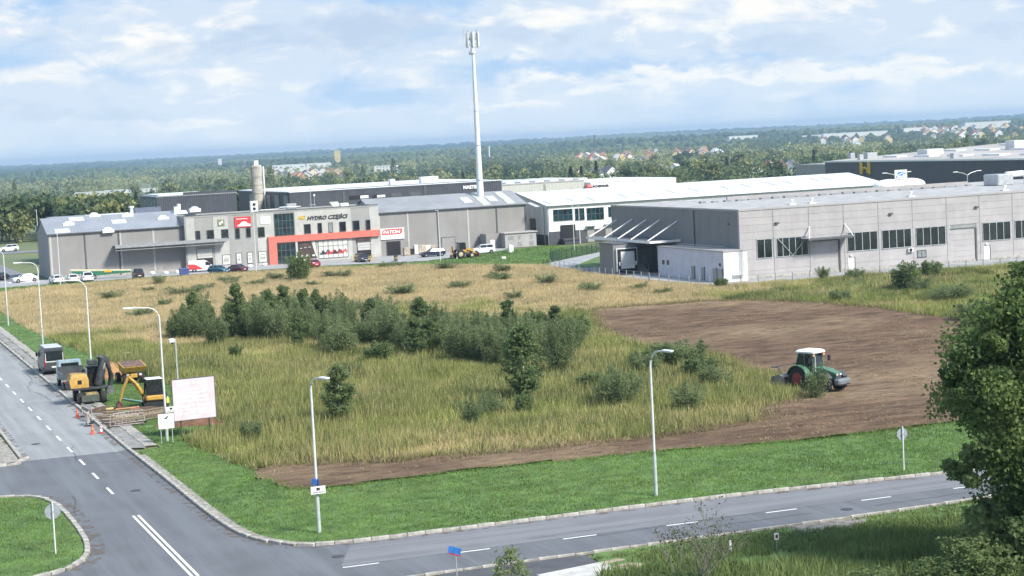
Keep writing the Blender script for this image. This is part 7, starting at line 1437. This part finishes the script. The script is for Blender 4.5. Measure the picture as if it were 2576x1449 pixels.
def barrier(s, t, head, L, h, label, lean=0.0, m=None):
    o = thing('barrier', label, 'barrier', s, t, .05, head); o.rotation_euler.x = lean; m = m or mat('barrier_grey', (.42, .38, .36), .7, var=.2, scale=4)
    MB().cyl((-L / 2, 0, h), (L / 2, 0, h), .035, n=6).cyl((-L / 2, 0, .15), (L / 2, 0, .15), .03, n=6).build('rail', m, o)
    for k in (-1, 1): MB().cyl((k * L / 2, 0, 0), (k * L / 2, 0, h), .035, n=6).build('upright', m, o); MB().mm(k * L / 2 - .12, k * L / 2 + .12, -.3, .3, -.03, .04, b=.02).build('foot', M_black, o)
    for k in range(7): x = -L / 2 + L * (k + 1) / 8; MB().cyl((x, 0, .15), (x, 0, h), .015, n=5).build('bar', m, o)
    MB().mm(-L / 2 + .1, L / 2 - .1, -.02, .02, h * .55, h * .8).build('board', M_wood, o, 0)
barrier(20.35, 157.0, PI / 2 + .08, 3.6, 1.1, 'mesh barrier standing along the kerb beside the trench'); barrier(22.5, 150.4, .06, 2.6, 1.0, 'grey barrier across the pavement at the near end of the trench', .25); barrier(23.0, 151.6, .25, 2.5, 1.0, 'grey barrier leaning behind the near one over the trench', -.35); barrier(22.4, 153.2, -.1, 2.6, .95, 'grey barrier lying flat over the trench planks', 1.1); barrier(24.9, 152.6, .5, 2.4, .9, 'brown barrier by the red soil bank', 0.15, M_wood); barrier(20.0, 153.6, PI / 2 - .25, 1.3, 1.0, 'short barrier frame at the kerb corner')
def plank(s, t, z, L, head, tilt, label, m=None, w_=.2):
    o = MB().box(0, 0, 0, L, w_, .06, b=.012).build('plank', m or M_wood, None); at(o, s, t, z, head); o.rotation_euler.y = tilt; tag(o, label, 'plank')
for i, (s, t, L, hd_, lab) in enumerate(((22.4, 154.6, 2.6, .1, 'weathered plank across the trench middle'), (22.8, 155.6, 2.8, -.15, 'weathered plank askew across the trench'), (22.2, 156.8, 2.5, .3, 'weathered plank nearest the excavator bucket'), (23.0, 158.0, 2.4, -.05, 'weathered plank by the orange pipe'))): plank(s, t, .16 + .05 * i, L, hd_, .04, lab)
def pipe(s, t, z, L, r, head, m, label): o = MB().cyl((-L / 2, 0, 0), (L / 2, 0, 0), r, n=10).build('pipe', m, None, 60); at(o, s, t, z, head); tag(o, label, 'pipe')
ptq, por = mat('pipe_teal', (.30, .48, .46), .4), mat('pipe_orange', (.42, .20, .12), .6)
pipe(25.7, 165.0, .12, 5.5, .07, 1.9, ptq, 'pale teal pipe lying on the grass by the mini excavator'); pipe(26.0, 164.7, .1, 5.2, .06, 1.95, ptq, 'second pale teal pipe beside the first on the grass'); pipe(24.0, 159.4, .3, 2.0, .08, .1, por, 'orange drain pipe over the trench'); pipe(24.8, 158.6, .25, 1.4, .07, -.2, por, 'shorter orange drain pipe over the trench'); pipe(22.6, 160.0, .3, .7, .12, .4, mat('pipe_dull_yellow', (.42, .36, .15), .6), 'short yellow pipe end beside the spoil')
o = MB().mm(-.3, .3, -.22, .22, 0, .4, b=.06).build('stone_block', mat('pale_stone', (.42, .42, .34), .9, var=.2)); at(o, 27.1, 166.4, 0, .4); tag(o, 'pale stone block lying on the grass by the pipes', 'stone')
# ------------------------------------------------------------------ tractor with mulcher
def tractor():
    o = thing('tractor', 'green tractor with white cab roof and red rear rims working the field', 'tractor', 74.0, 132.8, 0.05, -1.22)
    G1 = mat('tractor_green', (.085, .19, .115), .4, var=.08, scale=2); dk = mat('tractor_grey', (.07, .075, .08), .5); rr = mat('rim_red', (.24, .03, .028), .5)
    MB().mm(-1.3, 2.3, -.32, .32, .6, 1.1, b=.06).build('chassis', dk, o)
    MB().loft([[(.35, -.42, 1.05), (.35, .42, 1.05), (.35, .46, 1.85), (.35, -.46, 1.85)], [(1.6, -.44, 1.0), (1.6, .44, 1.0), (1.6, .42, 1.72), (1.6, -.42, 1.72)], [(2.45, -.36, .95), (2.45, .36, .95), (2.4, .3, 1.45), (2.4, -.3, 1.45)]]).build('bonnet', G1, o, 25)
    MB().mm(2.38, 2.5, -.33, .33, .98, 1.42, b=.03).build('grille', dk, o)
    for sg_ in (-1, 1): MB().mm(2.42, 2.52, sg_ * .2 - .1, sg_ * .2 + .1, 1.28, 1.42).build('headlight', M_lampg, o, 0)
    MB().loft([[(-1.15, -.78, 1.25), (.4, -.6, 1.25), (.4, .6, 1.25), (-1.15, .78, 1.25)], [(-1.1, -.76, 2.1), (.42, -.62, 2.1), (.42, .62, 2.1), (-1.1, .76, 2.1)], [(-.95, -.66, 2.92), (.22, -.6, 2.92), (.22, .6, 2.92), (-.95, .66, 2.92)]]).build('cab_glass', M_carglass, o, 20)
    for x, y, x2, y2 in ((-1.15, .78, -.95, .68), (-1.15, -.78, -.95, -.68), (.42, .6, .24, .6), (.42, -.6, .24, -.6), (-.35, .72, -.35, .66), (-.35, -.72, -.35, -.66)): MB().tube([(x, y, 1.25), (x, y, 2.1), (x2, y2, 2.94)], .05, 6).build('cab_pillar', G1, o)
    MB().mm(-1.2, .42, -.8, .8, 1.0, 1.3, b=.05).build('cab_base', G1, o); MB().loft([[(-1.2, -.78, 2.93), (.55, -.74, 2.93), (.55, .74, 2.93), (-1.2, .78, 2.93)], [(-1.2, -.8, 3.05), (.58, -.76, 3.05), (.58, .76, 3.05), (-1.2, .8, 3.05)], [(-1.0, -.62, 3.2), (.35, -.6, 3.2), (.35, .6, 3.2), (-1.0, .62, 3.2)]]).build('cab_roof', M_white, o, 50)
    for sg_ in (-1, 1):
        wheel(o, -.75, sg_ * .95, .95, .95, .6, rr); wheel(o, 1.75, sg_ * .92, .68, .68, .5, rr)
        arc = [(-.75 + 1.08 * math.cos(a), .95 + 1.08 * math.sin(a)) for a in np.linspace(.15, PI * .92, 10)]; MB().prism(arc + [(p_[0] * .94 - .045, .95 + (p_[1] - .95) * .93) for p_ in arc[::-1]], 'y', sg_ * .62 if sg_ > 0 else -1.28, 1.28 if sg_ > 0 else -.62).build('rear_mudguard', G1, o, 40)
        arc = [(1.75 + .8 * math.cos(a), .68 + .8 * math.sin(a)) for a in np.linspace(.6, PI * .85, 8)]; MB().prism(arc + [(1.75 + (p_[0] - 1.75) * .94, .68 + (p_[1] - .68) * .94) for p_ in arc[::-1]], 'y', sg_ * .92 - .26, sg_ * .92 + .26).build('front_mudguard', dk, o, 40)
        MB().tube([(.35, sg_ * .62, 2.6), (.55, sg_ * 1.15, 2.6)], .03, 5).mm(.5, .6, sg_ * 1.2 - .12, sg_ * 1.2 + .12, 2.2, 2.65).build('mirror', M_black, o, 0); MB().mm(.42, .56, sg_ * .6 - .1, sg_ * .6 + .1, 2.72, 2.86).build('work_lamp', mat('amber', (.7, .4, .2), .4), o, 0)
    MB().cyl((.55, -.5, 1.5), (.55, -.5, 2.7), .07, n=8).build('exhaust', M_steel, o); MB().mm(2.55, 3.15, -.75, .75, .55, 1.05, b=.12).build('front_weight', mat('weight_grey', (.17, .19, .20), .5), o); MB().mm(2.3, 2.6, -.3, .3, .55, .9).build('front_linkage', dk, o, 0); MB().cyl((-.2, .9, .55), (.5, .9, .55), .3, n=12).build('fuel_tank', G1, o)
    m_ = thing('mulcher', 'grey rear mulcher carried behind the green tractor', 'implement', 0, 0); m_.location = o.location; m_.rotation_euler = o.rotation_euler
    MB().prism([(-2.0, .25), (-1.95, 1.0), (-2.35, 1.2), (-3.2, 1.0), (-3.35, .35)], 'y', -1.5, 1.5).build('housing', mat('implement_grey', (.20, .19, .19), .6, var=.2), m_, 0); MB().cyl((-2.6, -1.35, .45), (-2.6, 1.35, .45), .28, n=12).build('rotor', M_rust, m_); MB().tube([(-1.25, 0, 1.5), (-2.2, 0, 1.3)], .06, 6).mm(-1.95, -1.25, -.5, -.4, .6, .75).mm(-1.95, -1.25, .4, .5, .6, .75).build('linkage', dk, m_, 0)
    for y in (-1.3, 1.3): MB().tube([(-2.3, y, 1.15), (-2.6, y, 1.75), (-3.3, y, 1.75)], .05, 6).build('guard_frame', dk, m_)
    MB().mm(-3.35, -3.25, -1.3, 1.3, 1.68, 1.76).build('guard_rail', dk, m_, 0)
tractor()
# ------------------------------------------------------------------ yard things
for i, (x, w_, h_) in enumerate(((1405, 1.2, 1.5), (1450, .9, 1.2), (1490, .8, 1.9), (1545, 1.4, 1.8), (1600, 1.3, 1.7), (1645, 1.2, 1.6))):
    s = FP(*z2(x, 730), 347.2)[0]; o = thing('pallet_stack', 'pallet of wrapped goods before the right hall, ' + ('next to the open door', 'second from the open door', 'tall narrow third from the open door', 'broad fourth from the open door', 'fifth from the open door', 'last behind the dark estate car')[i], 'pallet', s, 347.2)
    for k in range(3): MB().mm(-w_ / 2, w_ / 2, -.45 + .38 * k, -.33 + .38 * k, .0, .12).build('pallet', M_wood, o, 0)
    MB().mm(-w_ / 2, w_ / 2, -.5, .5, .125, h_, b=.05).build('load', (mat('wrapped_beige', (.45, .38, .30), .5, var=.2, scale=3), M_black, M_offwhite, mat('wrapped_beige2', (.50, .42, .33), .5, var=.2), M_poster, mat('wrapped_beige', (.45, .38, .30), .5))[i] , o)
for sg_, x in ((0, 955), (1, 1105)):
    s, t = S(*z2(x, 825)); o = thing('safety_rail', 'yellow safety rail ' + ('left' if not sg_ else 'right') + ' of the shuttered bay of the shopfront', 'rail', s, t + 1); b = MB()
    MB().tube([(-.8, 0, 0), (-.8, 0, 1.1), (.4, 0, 1.1), (.4, 0, 0)], .06, 6).build('hoop', M_yellow, o); MB().cyl((-.8, 0, .55), (.4, 0, .55), .05, n=6).build('rail', M_yellow, o); MB().tube([(.4, 0, 1.1), (.4, 2.5, 1.1), (.4, 2.5, 0)], .06, 6).build('side_rail', M_yellow, o)
s, t = S(*z2(1308, 818)); o = thing('litter_bin', 'dark litter bin with yellow band before the right hall', 'bin', s, t); MB().tube([(0, 0, 0), (0, 0, 1.1)], [.32, .36], 12).build('bin', M_trim, o, 40); MB().tube([(0, 0, .6), (0, 0, .75)], .37, 12).build('band', M_yellow, o, 40); MB().tube([(0, 0, 1.1), (0, 0, 1.2)], [.38, .2], 12).build('lid', M_black, o, 40)
for i, (zf, x, y, lab) in enumerate(((z1, 1530, 812, 'first white stone from the off road vehicle at the yard edge'), (z1, 1665, 810, 'second white stone from the off road vehicle at the yard edge'), (z1, 1780, 800, 'third white stone from the off road vehicle at the yard edge'), (z1, 2505, 742, 'white stone below the office posters by the slim pole'), (z2, 100, 855, 'white stone left of the coral frame foot'), (z2, 185, 842, 'round white stone at the coral frame foot'), (z1, 1925, 790, 'white stone under the front of the red and white van'))):
    s, t = S(*zf(x, y)); o = MB().ball((0, 0, .2), (.5, .35, .32), 10, 6, zmin=-.6).build('white_stone', M_white, None, 60); at(o, s, t); tag(o, lab, 'stone')
s, t = S(*z1(1845, 830)); o = thing('waste_container', 'blue waste container left of the red and white van', 'container', s, t); MB().loft([[(-.7, -.5, .2), (.7, -.5, .2), (.7, .5, .2), (-.7, .5, .2)], [(-.85, -.6, 1.25), (.85, -.6, 1.25), (.85, .6, 1.25), (-.85, .6, 1.25)]]).build('bin', mat('bin_blue', (.07, .10, .28), .5), o, 0); MB().mm(-.88, .88, -.63, .63, 1.252, 1.36, b=.05).build('lid', mat('bin_blue_lid', (.12, .16, .34), .5), o)
for x, y in ((-.5, -.4), (.5, -.4), (-.5, .4), (.5, .4)): MB().cyl((x, y - .04, .1), (x, y + .04, .1), .1, n=10).build('castor', M_black, o)
s, t = S(*z1(230, 890)); o = heap('rubble_heap', 'bright white heap of bags on the side yard', s, t, 2.6, 1.6, .9, M_white, 9)
s, t = S(*zb(150, 930)); heap('earth_heap', 'pale sand heap by the far road at the left', s, t, 4, 3, 2.0, M_sand, 11)
s, t = S(30, 1000 / 1.5652 - 40); 
# ------------------------------------------------------------------ air
HAZE = 1.1e-4
hz = MB().mm(-6500, 6500, -60, 12300, -24, 47).build('haze', [], None, 0); hz['kind'] = 'stuff'; hz['label'] = 'thin blue summer haze over the whole plain'; hz['category'] = 'haze'
mh = bpy.data.materials.new('haze_air'); mh.use_nodes = True; w = NT(mh.node_tree); pv = w.n('ShaderNodeVolumePrincipled'); oo = w.n('ShaderNodeOutputMaterial'); w.l(pv.outputs[0], oo.inputs['Volume'])
pv.inputs['Color'].default_value = (.55, .77, 1.0, 1); pv.inputs['Density'].default_value = HAZE; pv.inputs['Anisotropy'].default_value = .2
hz.data.materials.append(mh)
